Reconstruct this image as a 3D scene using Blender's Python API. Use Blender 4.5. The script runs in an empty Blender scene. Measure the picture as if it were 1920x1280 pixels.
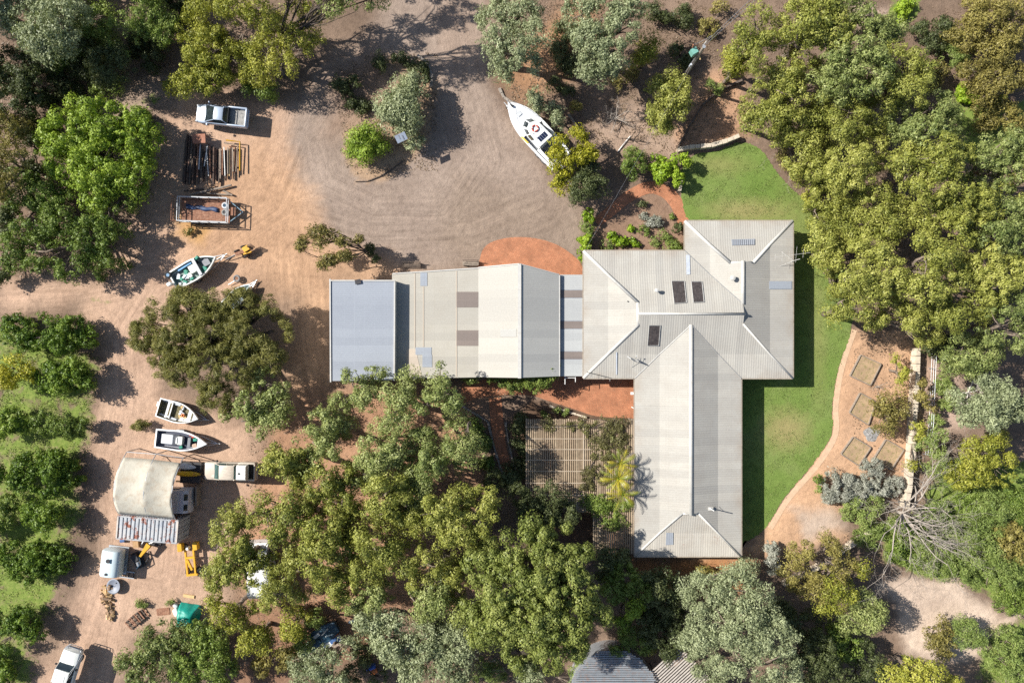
import bpy, math, random
import numpy as np
from mathutils import Vector, Matrix

# ------------------------------------------------------------------ camera, sky, sun, exposure
scene = bpy.context.scene
H = 72.0                # camera height above the yard (m)
S = 0.053               # metres on the ground per photograph pixel (1920 wide)
PI = math.pi
cam_d = bpy.data.cameras.new("camera")
cam = bpy.data.objects.new("camera", cam_d)
scene.collection.objects.link(cam)
cam.location = (0, 0, H)
cam.rotation_euler = (0, 0, 0)
cam_d.sensor_fit = 'HORIZONTAL'
cam_d.sensor_width = 36.0
cam_d.lens = 36.0 * H / (1920 * S)
cam_d.clip_end = 2000
scene.camera = cam

SUN_EL = math.radians(39)
SUN_DIR = Vector((-0.955 * math.cos(SUN_EL), 0.297 * math.cos(SUN_EL), math.sin(SUN_EL))).normalized()
world = bpy.data.worlds.new("World")
scene.world = world
world.use_nodes = True
wn = world.node_tree
bgn = wn.nodes["Background"]
sky = wn.nodes.new("ShaderNodeTexSky")
sky.sky_type = 'NISHITA'
sky.sun_disc = False
sky.sun_elevation = SUN_EL
sky.sun_rotation = math.atan2(SUN_DIR.x, SUN_DIR.y)
wn.links.new(sky.outputs[0], bgn.inputs[0])
bgn.inputs[1].default_value = 0.072
sun_d = bpy.data.lights.new("sun", 'SUN')
sun_d.energy = 4.8
sun_d.angle = math.radians(0.5)
sun_d.color = (1.0, 0.955, 0.88)
sun = bpy.data.objects.new("sun", sun_d)
scene.collection.objects.link(sun)
sun.rotation_euler = SUN_DIR.to_track_quat('Z', 'Y').to_euler()
sun.location = (-60, 20, 60)
scene.view_settings.view_transform = 'Standard'
scene.view_settings.look = 'None'
scene.view_settings.exposure = 0.77
scene.view_settings.gamma = 1.0
scene.cycles.max_bounces = 5
scene.cycles.diffuse_bounces = 2
scene.cycles.glossy_bounces = 2
scene.cycles.transmission_bounces = 2
scene.cycles.transparent_max_bounces = 4
scene.cycles.use_denoising = False

# ------------------------------------------------------------------ helpers
COL = scene.collection
R = random.Random(7)


def P(px, py, z=0.0):
    """photograph pixel of a point known to lie at height z -> metres"""
    k = S * (H - z) / H
    return Vector(((px - 960) * k, (640 - py) * k, z))


def link(o):
    COL.objects.link(o)
    return o


def tag(o, label=None, cat=None, group=None, kind=None):
    if label:
        o["label"] = label
    if cat:
        o["category"] = cat
    if group:
        o["group"] = group
    if kind:
        o["kind"] = kind
    return o


def thing(name, label, cat, loc=(0, 0, 0), rz=0.0, group=None):
    o = link(bpy.data.objects.new(name, None))
    o.location = loc
    o.rotation_euler = (0, 0, rz)
    o.empty_display_size = 0.2
    return tag(o, label, cat, group)


class MB:
    def __init__(self):
        self.v, self.f, self.uv = [], [], {}

    def add(self, verts, faces):
        n = len(self.v)
        self.v.extend([tuple(p) for p in verts])
        self.f.extend([tuple(i + n for i in f) for f in faces])
        return self

    def box(self, c, s, rz=0.0, ry=0.0, rx=0.0, taper=1.0):
        m = Matrix.Translation(Vector(c)) @ Matrix.Rotation(rz, 4, 'Z') @ Matrix.Rotation(ry, 4, 'Y') @ Matrix.Rotation(rx, 4, 'X')
        hx, hy, hz = s[0] / 2, s[1] / 2, s[2] / 2
        t = taper
        vs = [(-hx, -hy, -hz), (hx, -hy, -hz), (hx, hy, -hz), (-hx, hy, -hz),
              (-hx * t, -hy * t, hz), (hx * t, -hy * t, hz), (hx * t, hy * t, hz), (-hx * t, hy * t, hz)]
        return self.add([m @ Vector(p) for p in vs], [(3, 2, 1, 0), (4, 5, 6, 7), (0, 1, 5, 4), (1, 2, 6, 5), (2, 3, 7, 6), (3, 0, 4, 7)])

    def rbox(self, c, s, rz=0.0, r=0.1, n=3):
        """box with rounded plan corners and a softened top edge"""
        pts = []
        for (sx, sy, a0) in ((1, 1, 0), (-1, 1, PI / 2), (-1, -1, PI), (1, -1, 1.5 * PI)):
            for i in range(n + 1):
                a = a0 + i * PI / 2 / n
                pts.append((sx * (s[0] / 2 - r) + r * math.cos(a), sy * (s[1] / 2 - r) + r * math.sin(a)))
        m = Matrix.Translation(Vector(c)) @ Matrix.Rotation(rz, 4, 'Z')
        k = len(pts)
        e = min(r, s[2] * .4) * .6
        rings = []
        for (z, ins) in ((-s[2] / 2, 0), (s[2] / 2 - e, 0), (s[2] / 2 - e * .3, e * .3), (s[2] / 2, e)):
            rings.append([m @ Vector((x * (1 - 2 * ins / s[0]), y * (1 - 2 * ins / s[1]), z)) for x, y in pts])
        vs = [p for rg in rings for p in rg]
        fs = [tuple(range(k - 1, -1, -1)), tuple(range(3 * k, 4 * k))]
        for j in range(3):
            for i in range(k):
                fs.append((j * k + i, j * k + (i + 1) % k, (j + 1) * k + (i + 1) % k, (j + 1) * k + i))
        return self.add(vs, fs)

    def tube(self, pts, rad, n=6, cap=True):
        pts = [Vector(p) for p in pts]
        if not hasattr(rad, '__len__'):
            rad = [rad] * len(pts)
        rings = []
        up = Vector((0, 0, 1))
        for i, p in enumerate(pts):
            d = (pts[min(i + 1, len(pts) - 1)] - pts[max(i - 1, 0)])
            if d.length < 1e-6:
                d = up.copy()
            d.normalize()
            a = d.cross(up)
            if a.length < .05:
                a = d.cross(Vector((1, 0, 0)))
            a.normalize()
            b = d.cross(a)
            rings.append([p + (a * math.cos(2 * PI * k / n) + b * math.sin(2 * PI * k / n)) * rad[i] for k in range(n)])
        vs = [q for r in rings for q in r]
        fs = []
        for j in range(len(pts) - 1):
            for k in range(n):
                fs.append((j * n + k, (j + 1) * n + k, (j + 1) * n + (k + 1) % n, j * n + (k + 1) % n))
        if cap:
            fs.append(tuple(range(n)))
            fs.append(tuple(range(len(pts) * n - 1, (len(pts) - 1) * n - 1, -1)))
        return self.add(vs, fs)

    def prism(self, poly, z0, z1):
        n = len(poly)
        vs = [(p[0], p[1], z0) for p in poly] + [(p[0], p[1], z1) for p in poly]
        area = sum(poly[i][0] * poly[(i + 1) % n][1] - poly[(i + 1) % n][0] * poly[i][1] for i in range(n))
        top, bot = tuple(range(n, 2 * n)), tuple(range(n - 1, -1, -1))
        if area < 0:
            top, bot = top[::-1], bot[::-1]
        return self.add(vs, [top, bot] + [(i, (i + 1) % n, n + (i + 1) % n, n + i) if area > 0 else (n + i, n + (i + 1) % n, (i + 1) % n, i) for i in range(n)])

    def loft(self, rings, closed=True, caps=True):
        n = len(rings[0])
        vs = [p for r in rings for p in r]
        fs = []
        for j in range(len(rings) - 1):
            for k in range(n if closed else n - 1):
                fs.append((j * n + k, j * n + (k + 1) % n, (j + 1) * n + (k + 1) % n, (j + 1) * n + k))
        if caps and closed:
            fs.append(tuple(range(n - 1, -1, -1)))
            fs.append(tuple(range((len(rings) - 1) * n, len(rings) * n)))
        return self.add(vs, fs)

    def torus(self, c, R_, r, axis='Z', n=20, m=8):
        vs, fs = [], []
        for i in range(n):
            a = 2 * PI * i / n
            for j in range(m):
                b = 2 * PI * j / m
                q = ((R_ + r * math.cos(b)) * math.cos(a), (R_ + r * math.cos(b)) * math.sin(a), r * math.sin(b))
                if axis == 'Y':
                    q = (q[0], q[2], q[1])
                elif axis == 'X':
                    q = (q[2], q[0], q[1])
                vs.append((c[0] + q[0], c[1] + q[1], c[2] + q[2]))
                fs.append((i * m + j, ((i + 1) % n) * m + j, ((i + 1) % n) * m + (j + 1) % m, i * m + (j + 1) % m))
        return self.add(vs, fs)

    def build(self, name, mat, parent=None, world=False, smooth=False, bevel=0.0):
        me = bpy.data.meshes.new(name)
        vs = self.v
        if world and parent is not None:
            mi = (Matrix.Translation(parent.location) @ Matrix.Rotation(parent.rotation_euler.z, 4, 'Z')).inverted()
            vs = [tuple(mi @ Vector(p)) for p in vs]
        me.from_pydata(vs, [], self.f)
        me.materials.append(mat)
        if smooth:
            me.polygons.foreach_set("use_smooth", [True] * len(me.polygons))
        me.update()
        o = link(bpy.data.objects.new(name, me))
        if parent is not None:
            o.parent = parent
        if smooth == 2:
            try:
                me.set_sharp_from_angle(angle=math.radians(40))
            except Exception:
                pass
        if bevel:
            b = o.modifiers.new("bevel", 'BEVEL')
            b.width = bevel
            b.segments = 2
            b.limit_method = 'ANGLE'
        return o


def clone(o, parent=None):
    c = link(o.copy())
    c.parent = parent
    for ch in list(o.children):
        clone(ch, c)
    return c


# ------------------------------------------------------------------ materials
def new_mat(name):
    m = bpy.data.materials.new(name)
    m.use_nodes = True
    return m, m.node_tree, m.node_tree.nodes["Principled BSDF"]


def ramp(nt, stops):
    r = nt.nodes.new("ShaderNodeValToRGB")
    e = r.color_ramp.elements
    while len(e) < len(stops):
        e.new(0.5)
    for i, (p, c) in enumerate(stops):
        e[i].position = p
        e[i].color = (c[0], c[1], c[2], 1)
    return r


def noise(nt, vec, scale, detail=4, rough=.6, dist=0.0):
    n = nt.nodes.new("ShaderNodeTexNoise")
    n.inputs["Scale"].default_value = scale
    n.inputs["Detail"].default_value = detail
    n.inputs["Roughness"].default_value = rough
    n.inputs["Distortion"].default_value = dist
    if vec is not None:
        nt.links.new(vec, n.inputs["Vector"])
    return n.outputs["Fac"]


def mathn(nt, op, a, b=None, clamp=False):
    n = nt.nodes.new("ShaderNodeMath")
    n.operation = op
    n.use_clamp = clamp
    for i, q in enumerate((a, b)):
        if q is None:
            continue
        if isinstance(q, (int, float)):
            n.inputs[i].default_value = q
        else:
            nt.links.new(q, n.inputs[i])
    return n.outputs[0]


def mixc(nt, fac, a, b, mode='MIX'):
    n = nt.nodes.new("ShaderNodeMix")
    n.data_type = 'RGBA'
    n.blend_type = mode
    for i, q in ((0, fac), (6, a), (7, b)):
        if isinstance(q, (int, float)):
            n.inputs[i].default_value = q
        elif isinstance(q, (tuple, list)):
            n.inputs[i].default_value = (q[0], q[1], q[2], 1)
        else:
            nt.links.new(q, n.inputs[i])
    return n.outputs[2]


def texco(nt, kind="Object"):
    t = nt.nodes.new("ShaderNodeTexCoord")
    return t.outputs[kind]


def bump(nt, bsdf, height, strength=.5, dist=.05):
    b = nt.nodes.new("ShaderNodeBump")
    b.inputs["Strength"].default_value = strength
    b.inputs["Distance"].default_value = dist
    nt.links.new(height, b.inputs["Height"])
    nt.links.new(b.outputs[0], bsdf.inputs["Normal"])
    return b


MATS = {}


def mat(name, col, rough=.6, metal=0.0, var=.25, scale=2.5, col2=None, thr=(.45, .62), bmp=.0, spec=None, fine=0.0):
    """base colour with soft blotches (var) and an optional second wear colour"""
    if name in MATS:
        return MATS[name]
    m, nt, b = new_mat(name)
    vec = texco(nt)
    n1 = noise(nt, vec, scale, 5, .65)
    lo = tuple(c * (1 - var) for c in col)
    hi = tuple(min(1, c * (1 + var)) for c in col)
    r = ramp(nt, [(.3, lo), (.7, hi)])
    nt.links.new(n1, r.inputs[0])
    out = r.outputs[0]
    if col2:
        n2 = noise(nt, vec, scale * 1.9 + .4, 7, .7, .4)
        r2 = ramp(nt, [(thr[0], (0, 0, 0)), (thr[1], (1, 1, 1))])
        nt.links.new(n2, r2.inputs[0])
        out = mixc(nt, r2.outputs[0], out, col2)
    if fine:
        n3 = noise(nt, vec, 30, 3, .7)
        r3 = ramp(nt, [(.3, (1 - fine,) * 3), (.7, (1 + fine,) * 3)])
        nt.links.new(n3, r3.inputs[0])
        out = mixc(nt, 1.0, out, r3.outputs[0], 'MULTIPLY')
    nt.links.new(out, b.inputs["Base Color"])
    b.inputs["Roughness"].default_value = rough
    b.inputs["Metallic"].default_value = metal
    if spec is not None:
        b.inputs["Specular IOR Level"].default_value = spec
    if bmp:
        bump(nt, b, noise(nt, vec, scale * 8, 4, .6), bmp, .03)
    MATS[name] = m
    return m


def glass_mat(name, col=(.02, .028, .032), rough=.06):
    m, nt, b = new_mat(name)
    vec = texco(nt)
    r = ramp(nt, [(.3, tuple(c * .6 for c in col)), (.7, tuple(c * 1.5 for c in col))])
    nt.links.new(noise(nt, vec, 3, 2), r.inputs[0])
    nt.links.new(r.outputs[0], b.inputs["Base Color"])
    b.inputs["Roughness"].default_value = rough
    b.inputs["Specular IOR Level"].default_value = .8
    MATS[name] = m
    return m


# paints and metals used around the yard
M_white = mat("white_paint", (.78, .78, .76), .35, var=.06, scale=1.2, col2=(.5, .46, .4), thr=(.62, .8))
M_gel = mat("white_gelcoat", (.82, .83, .84), .25, var=.04, scale=.8, col2=(.6, .58, .54), thr=(.66, .85))
M_alu = mat("weathered_aluminium", (.5, .51, .5), .45, metal=.35, var=.2, scale=3, col2=(.32, .31, .29), thr=(.55, .75))
M_silver = mat("silver_blue_paint", (.40, .47, .57), .35, metal=.15, var=.06, scale=1, col2=(.4, .37, .33), thr=(.62, .82))
M_beige = mat("faded_beige_paint", (.52, .45, .37), .5, var=.1, scale=1.5, col2=(.38, .30, .24), thr=(.58, .78))
M_cream = mat("off_white_paint", (.7, .71, .67), .45, var=.08, scale=1.5, col2=(.45, .42, .36), thr=(.6, .8))
M_black = mat("black_rubber", (.018, .018, .02), .8, var=.4, scale=4, col2=(.07, .06, .05), thr=(.55, .75))
M_dark = mat("dark_metal", (.035, .035, .04), .6, metal=.2, var=.4, scale=3, col2=(.09, .05, .03), thr=(.55, .7))
M_galv = mat("galvanised_steel", (.42, .44, .46), .45, metal=.5, var=.15, scale=4, col2=(.28, .2, .15), thr=(.6, .75))
M_rust = mat("rusty_steel", (.24, .11, .065), .85, var=.35, scale=3, col2=(.33, .2, .13), thr=(.5, .65), bmp=.3)
M_rustd = mat("dark_rusty_steel", (.07, .045, .035), .85, var=.4, scale=3, col2=(.16, .08, .05), thr=(.5, .65), bmp=.3)
M_timber = mat("grey_weathered_timber", (.3, .25, .2), .85, var=.3, scale=3, col2=(.18, .14, .11), thr=(.45, .65), bmp=.3)
M_timberd = mat("dark_old_timber", (.1, .075, .06), .9, var=.4, scale=3, col2=(.2, .15, .11), thr=(.5, .7), bmp=.3)
M_pine = mat("fresh_pale_timber", (.62, .42, .2), .75, var=.15, scale=3, col2=(.45, .28, .12), thr=(.5, .7))
M_yellow = mat("yellow_machine_paint", (.62, .34, .02), .45, var=.15, scale=2, col2=(.2, .11, .05), thr=(.6, .72))
M_blue = mat("blue_paint", (.05, .11, .26), .45, var=.2, scale=2, col2=(.2, .16, .13), thr=(.6, .75))
M_dkblue = mat("dark_blue_car_paint", (.03, .075, .12), .3, metal=.2, var=.25, scale=2, col2=(.15, .19, .22), thr=(.55, .7))
M_aqua = mat("pale_blue_white_plastic", (.58, .68, .7), .4, var=.05, scale=.7, col2=(.45, .52, .52), thr=(.6, .8))
M_red = mat("faded_red_plastic", (.42, .06, .035), .55, var=.15, scale=3)
M_orange = mat("orange_plastic", (.7, .2, .05), .55, var=.15, scale=3)
M_teal = mat("teal_tarp", (.0, .26, .2), .5, var=.16, scale=1.2, col2=(.03, .34, .27), thr=(.5, .7))
M_green = mat("green_plastic", (.02, .22, .15), .5, var=.2, scale=3)
M_canvas = mat("stained_canvas", (.47, .44, .365), .9, var=.1, scale=.5, col2=(.38, .31, .23), thr=(.48, .72), bmp=.8)
M_lime = mat("limestone", (.56, .48, .37), .9, var=.22, scale=2.5, col2=(.36, .3, .24), thr=(.52, .72), bmp=.6)
M_glass = glass_mat("car_glass")
M_glassg = glass_mat("green_tinted_glass", (.05, .09, .085), .1)
M_wall = mat("cream_wall_render", (.5, .42, .33), .9, var=.08, scale=1.5)
M_terr = mat("terracotta_pot", (.4, .2, .12), .9, var=.2)
M_solar = mat("solar_cells", (.012, .018, .05), .15, var=.2, scale=6)
M_greym = mat("grey_plastic", (.2, .21, .23), .5, var=.15)
M_ltgrey = mat("light_grey_vinyl", (.5, .52, .54), .5, var=.08)
M_tgreen = mat("transformer_green", (.16, .36, .3), .5, var=.1)
M_bark = mat("grey_brown_bark", (.17, .13, .10), .9, var=.35, scale=4, col2=(.3, .25, .2), thr=(.5, .7), bmp=.4)
M_barkd = mat("dark_bark", (.06, .045, .035), .9, var=.35, scale=4, col2=(.13, .1, .08), thr=(.5, .7), bmp=.4)
M_barkp = mat("pale_bark", (.42, .37, .32), .85, var=.2, scale=3, col2=(.24, .19, .16), thr=(.5, .7), bmp=.3)
M_stone = mat("garden_stone", (.3, .26, .22), .9, var=.3, scale=3, bmp=.5)
# ------------------------------------------------------------------ ground
def sdf_poly(X, Y, poly):
    """signed distance (negative inside) from arrays to a polygon"""
    n = len(poly)
    d = np.full(X.shape, 1e9)
    inside = np.zeros(X.shape, bool)
    for i in range(n):
        ax, ay = poly[i]
        bx, by = poly[(i + 1) % n]
        ex, ey = bx - ax, by - ay
        t = np.clip(((X - ax) * ex + (Y - ay) * ey) / (ex * ex + ey * ey + 1e-9), 0, 1)
        d = np.minimum(d, np.hypot(X - ax - t * ex, Y - ay - t * ey))
        c = ((ay > Y) != (by > Y)) & (X < (bx - ax) * (Y - ay) / (by - ay + 1e-12) + ax)
        inside ^= c
    return np.where(inside, -d, d)


def wob(X, Y, s, seed=0):
    r = np.random.RandomState(seed)
    o = np.zeros_like(X)
    for k in range(7):
        a, f, p = r.rand() * 6.28, (0.5 + r.rand() * 2.2) / s, r.rand() * 6.28
        o += np.sin((X * math.cos(a) + Y * math.sin(a)) * f * 6.28 + p)
    return o / 3.0


# zone: polygon in photograph pixels (all at ground level), softness px, colour
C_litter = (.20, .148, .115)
ZONES = [
    # sandy pink track down the left and out to the left edge
    ([(150, 560), (0, 590), (0, 520), (200, 525), (250, 380), (300, 200), (240, 170), (330, 150), (560, 200), (620, 330), (560, 480), (480, 520), (330, 600), (300, 740), (480, 800), (500, 980), (420, 1060), (430, 1160), (250, 1190), (210, 1290), (60, 1290), (120, 1200), (190, 1020), (170, 800), (200, 680)], 26, (.44, .315, .24)),
    ([(120, 190), (230, 150), (330, 140), (340, 200), (250, 230)], 25, (.30, .235, .19)),
    # orange dirt in front of the sheds and between them and the sheoak
    ([(330, 330), (480, 260), (600, 300), (640, 420), (760, 470), (760, 520), (625, 530), (625, 720), (560, 820), (520, 780), (560, 560), (470, 530), (330, 470)], 60, (.43, .285, .19)),
    ([(330, 395), (400, 415), (380, 450), (320, 440)], 16, (.46, .285, .13)),
    # grey gravel turning circle and drive
    ([(560, 330), (540, 220), (600, 130), (700, 60), (740, -20), (890, -20), (900, 90), (925, 165), (960, 230), (1030, 320), (1085, 400), (1092, 520), (800, 515), (690, 470), (600, 420)], 28, (.285, .232, .20)),
    ([(860, 330), (1080, 380), (1092, 500), (880, 505), (800, 440)], 40, (.25, .20, .165)),
    ([(800, -20), (905, -20), (915, 120), (840, 140)], 30, (.31, .245, .205)),
    # litter islands
    ([(655, 220), (720, 110), (800, 110), (820, 180), (800, 270), (720, 335), (665, 335), (640, 290)], 6, (.37, .27, .19)),
    ([(620, 130), (700, 90), (760, 140), (700, 230), (620, 250)], 40, (.25, .18, .14)),
    ([(1110, 210), (1230, 170), (1260, 240), (1380, 250), (1240, 300), (1100, 290)], 25, (.33, .25, .20)),
    ([(1260, 160), (1390, 130), (1400, 260), (1280, 270)], 20, (.40, .255, .17)),
    ([(940, 130), (1060, 0), (1130, 0), (1120, 120), (990, 200)], 30, (.33, .2, .12)),
    # sandy apron round the raised beds, and the path below
    ([(1590, 615), (1740, 620), (1740, 700), (1715, 900), (1640, 900), (1570, 960), (1590, 1010), (1480, 1030), (1300, 1060), (1300, 1035), (1400, 1030), (1440, 985), (1500, 910), (1560, 830), (1560, 760), (1575, 690)], 9, (.45, .30, .20)),
    ([(1595, 640), (1610, 640), (1590, 760), (1580, 840), (1500, 960), (1440, 1010), (1440, 985), (1500, 905), (1562, 820), (1562, 750), (1575, 690)], 8, (.53, .35, .23)),
    ([(1480, 960), (1560, 950), (1600, 985), (1520, 1010)], 18, (.45, .37, .31)),
    ([(1190, 1045), (1420, 1045), (1420, 1110), (1190, 1120)], 12, (.36, .19, .095)),
    ([(1730, 690), (1800, 690), (1800, 800), (1740, 820)], 25, (.42, .32, .27)),
    # pale sand clearing
    ([(1640, 1090), (1700, 1078), (1800, 1100), (1850, 1135), (1915, 1155), (1870, 1185), (1860, 1230), (1780, 1250), (1700, 1230), (1690, 1160)], 16, (.52, .43, .36)),
    ([(1590, 5), (1680, 15), (1690, 50), (1600, 40)], 14, (.42, .33, .28)),
    # garden bed soil north of the house, brick court surrounds
    ([(1130, 370), (1230, 350), (1290, 420), (1285, 475), (1110, 470)], 10, (.25, .17, .125)),
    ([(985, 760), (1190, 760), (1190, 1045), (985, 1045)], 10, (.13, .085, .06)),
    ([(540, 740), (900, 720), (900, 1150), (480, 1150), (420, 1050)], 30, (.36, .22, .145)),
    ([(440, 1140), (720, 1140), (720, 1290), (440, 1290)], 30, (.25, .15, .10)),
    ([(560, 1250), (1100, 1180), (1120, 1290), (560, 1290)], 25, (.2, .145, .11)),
]
GRASSZ = [  # weedy green ground: polygon, softness, strength
    ([(-20, 600), (150, 600), (185, 700), (165, 860), (150, 1000), (120, 1120), (60, 1200), (70, 1290), (-20, 1290)], 26, .60),
    ([(1690, -5), (1735, 0), (1700, 45), (1670, 30)], 8, 1.0),
    ([(1770, 180), (1930, 180), (1930, 330), (1800, 290)], 30, .8),
    ([(1620, 1000), (1720, 960), (1760, 880), (1940, 860), (1940, 1150), (1840, 1110), (1700, 1070)], 22, .9),
    ([(1850, 1170), (1940, 1160), (1940, 1290), (1840, 1290)], 22, .7),
    ([(220, 180), (300, 170), (300, 200), (240, 210)], 14, .5),
    ([(60, 20), (240, 20), (240, 120), (90, 150)], 30, .5),
    ([(150, 545), (240, 545), (220, 590), (160, 580)], 18, .35),
]
TRACKS = [
    [(175, 1300), (222, 1100), (205, 900), (235, 760), (230, 640), (290, 540), (400, 470), (520, 390), (570, 260), (640, 170)],
    [(-20, 560), (150, 550), (300, 520)],
    [(830, -20), (860, 150), (900, 300), (830, 400), (700, 400), (600, 350), (570, 250), (620, 150)],
    [(1010, 380), (880, 430), (700, 440), (560, 400)],
    [(130, 1300), (200, 1080), (320, 1100), (330, 1020)],
    [(560, 480), (570, 640), (590, 760)],
]


def ground_fields(X, Y):
    """X, Y metres -> colour (n,3), grass weight, track coords"""
    px, py = X / S + 960, 640 - Y / S
    wx = px + wob(px, py, 160, 1) * 9 + wob(px, py, 40, 2) * 4
    wy = py + wob(px, py, 160, 3) * 9 + wob(px, py, 40, 4) * 4
    c = np.tile(np.array(C_litter), (len(px), 1))
    c *= (1 + .12 * wob(px, py, 220, 5))[:, None]
    for poly, soft, col in ZONES:
        d = sdf_poly(wx, wy, poly)
        w = np.clip(.5 - d / (2 * soft), 0, 1)
        w = w * w * (3 - 2 * w)
        c = c * (1 - w[:, None]) + np.array(col) * w[:, None]
    g = np.zeros(len(px))
    for poly, soft, st in GRASSZ:
        d = sdf_poly(wx, wy, poly)
        w = np.clip(.5 - d / (2 * soft), 0, 1) * st
        g = np.maximum(g, w)
    best = np.full(len(px), 1e9)
    cr, al = np.zeros(len(px)), np.zeros(len(px))
    for ti, tr in enumerate(TRACKS):
        acc = 0
        for (ax, ay), (bx, by) in zip(tr[:-1], tr[1:]):
            ex, ey = bx - ax, by - ay
            L = math.hypot(ex, ey)
            t = np.clip(((px - ax) * ex + (py - ay) * ey) / (L * L), 0, 1)
            d = np.hypot(px - ax - t * ex, py - ay - t * ey)
            sg = np.sign((px - ax) * ey - (py - ay) * ex)
            m = d < best
            best = np.where(m, d, best)
            cr = np.where(m, d * sg * S + ti * 9, cr)
            al = np.where(m, (acc + t * L) * S, al)
            acc += L
    wt = np.exp(-(best / 75.0) ** 2)
    c = c * np.array([1.04, 1.0, .95])
    return c, g, np.stack([cr, al, wt], 1)


def earth_material():
    m, nt, b = new_mat("earth")
    L = nt.links
    vec = texco(nt)

    def attr(n):
        a = nt.nodes.new("ShaderNodeAttribute")
        a.attribute_name = n
        return a
    col = attr("zone").outputs["Color"]
    trk = attr("track").outputs["Vector"]
    grs = attr("grass").outputs["Fac"]
    # mottling at three scales
    n1 = noise(nt, vec, .22, 6, .62, .3)
    n2 = noise(nt, vec, 1.6, 6, .7)
    n3 = noise(nt, vec, 9.0, 4, .75)
    r1 = ramp(nt, [(.3, (.82, .80, .79)), (.7, (1.15, 1.15, 1.14))])
    L.new(n1, r1.inputs[0])
    r2 = ramp(nt, [(.28, (.74, .73, .72)), (.5, (1, 1, 1)), (.75, (1.16, 1.15, 1.13))])
    L.new(n2, r2.inputs[0])
    r3 = ramp(nt, [(.25, (.72, .70, .69)), (.5, (1, 1, 1)), (.78, (1.2, 1.2, 1.2))])
    L.new(n3, r3.inputs[0])
    c = mixc(nt, 1.0, col, r1.outputs[0], 'MULTIPLY')
    c = mixc(nt, 1.0, c, r2.outputs[0], 'MULTIPLY')
    c = mixc(nt, 1.0, c, r3.outputs[0], 'MULTIPLY')
    n6 = noise(nt, vec, 34.0, 3, .8)
    r6 = ramp(nt, [(.25, (.8, .79, .78)), (.5, (1, 1, 1)), (.75, (1.18, 1.18, 1.17))])
    L.new(n6, r6.inputs[0])
    c = mixc(nt, 1.0, c, r6.outputs[0], 'MULTIPLY')
    # wheel ruts: noise stretched along the track direction
    sep = nt.nodes.new("ShaderNodeSeparateXYZ")
    L.new(trk, sep.inputs[0])
    cmb = nt.nodes.new("ShaderNodeCombineXYZ")
    L.new(sep.outputs[0], cmb.inputs[0])
    L.new(mathn(nt, 'MULTIPLY', sep.outputs[1], .045), cmb.inputs[1])
    nr = noise(nt, cmb.outputs[0], 2.1, 5, .72, .15)
    rr = ramp(nt, [(.34, (.82, .81, .80)), (.5, (1, 1, 1)), (.66, (1.15, 1.145, 1.14))])
    L.new(nr, rr.inputs[0])
    c = mixc(nt, sep.outputs[2], c, mixc(nt, 1.0, c, rr.outputs[0], 'MULTIPLY'))
    # dark organic specks and damp blotches
    n4 = noise(nt, vec, 3.3, 8, .8)
    r4 = ramp(nt, [(.60, (0, 0, 0)), (.70, (1, 1, 1))])
    L.new(n4, r4.inputs[0])
    c = mixc(nt, mathn(nt, 'MULTIPLY', r4.outputs[0], .32), c, (.12, .085, .06))
    # weeds
    n5 = noise(nt, vec, .55, 7, .72, .4)
    gm = mathn(nt, 'MULTIPLY', mathn(nt, 'SUBTRACT', mathn(nt, 'ADD', mathn(nt, 'MULTIPLY', grs, .75), n5), .78), 6.0, True)
    gcol = ramp(nt, [(.3, (.10, .165, .03)), (.55, (.20, .255, .06)), (.75, (.33, .30, .13))])
    L.new(noise(nt, vec, 2.4, 6, .75), gcol.inputs[0])
    c = mixc(nt, gm, c, gcol.outputs[0])
    L.new(c, b.inputs["Base Color"])
    b.inputs["Roughness"].default_value = .95
    b.inputs["Specular IOR Level"].default_value = .15
    h = mathn(nt, 'ADD', mathn(nt, 'MULTIPLY', n3, .5), mathn(nt, 'ADD', mathn(nt, 'MULTIPLY', n2, 1.2), mathn(nt, 'MULTIPLY', mathn(nt, 'MULTIPLY', nr, sep.outputs[2]), .5)))
    bump(nt, b, h, .75, .10)
    return m


M_earth = earth_material()


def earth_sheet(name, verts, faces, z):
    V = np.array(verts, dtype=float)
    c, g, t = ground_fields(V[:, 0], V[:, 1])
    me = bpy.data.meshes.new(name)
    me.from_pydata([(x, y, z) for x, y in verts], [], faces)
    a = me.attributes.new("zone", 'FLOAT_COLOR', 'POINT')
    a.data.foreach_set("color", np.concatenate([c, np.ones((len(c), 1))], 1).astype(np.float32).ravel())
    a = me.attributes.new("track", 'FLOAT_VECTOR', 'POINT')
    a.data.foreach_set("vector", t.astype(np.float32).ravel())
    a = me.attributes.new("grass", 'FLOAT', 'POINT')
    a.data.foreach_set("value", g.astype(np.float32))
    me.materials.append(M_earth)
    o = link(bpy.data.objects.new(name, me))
    return tag(o, kind='structure')


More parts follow.
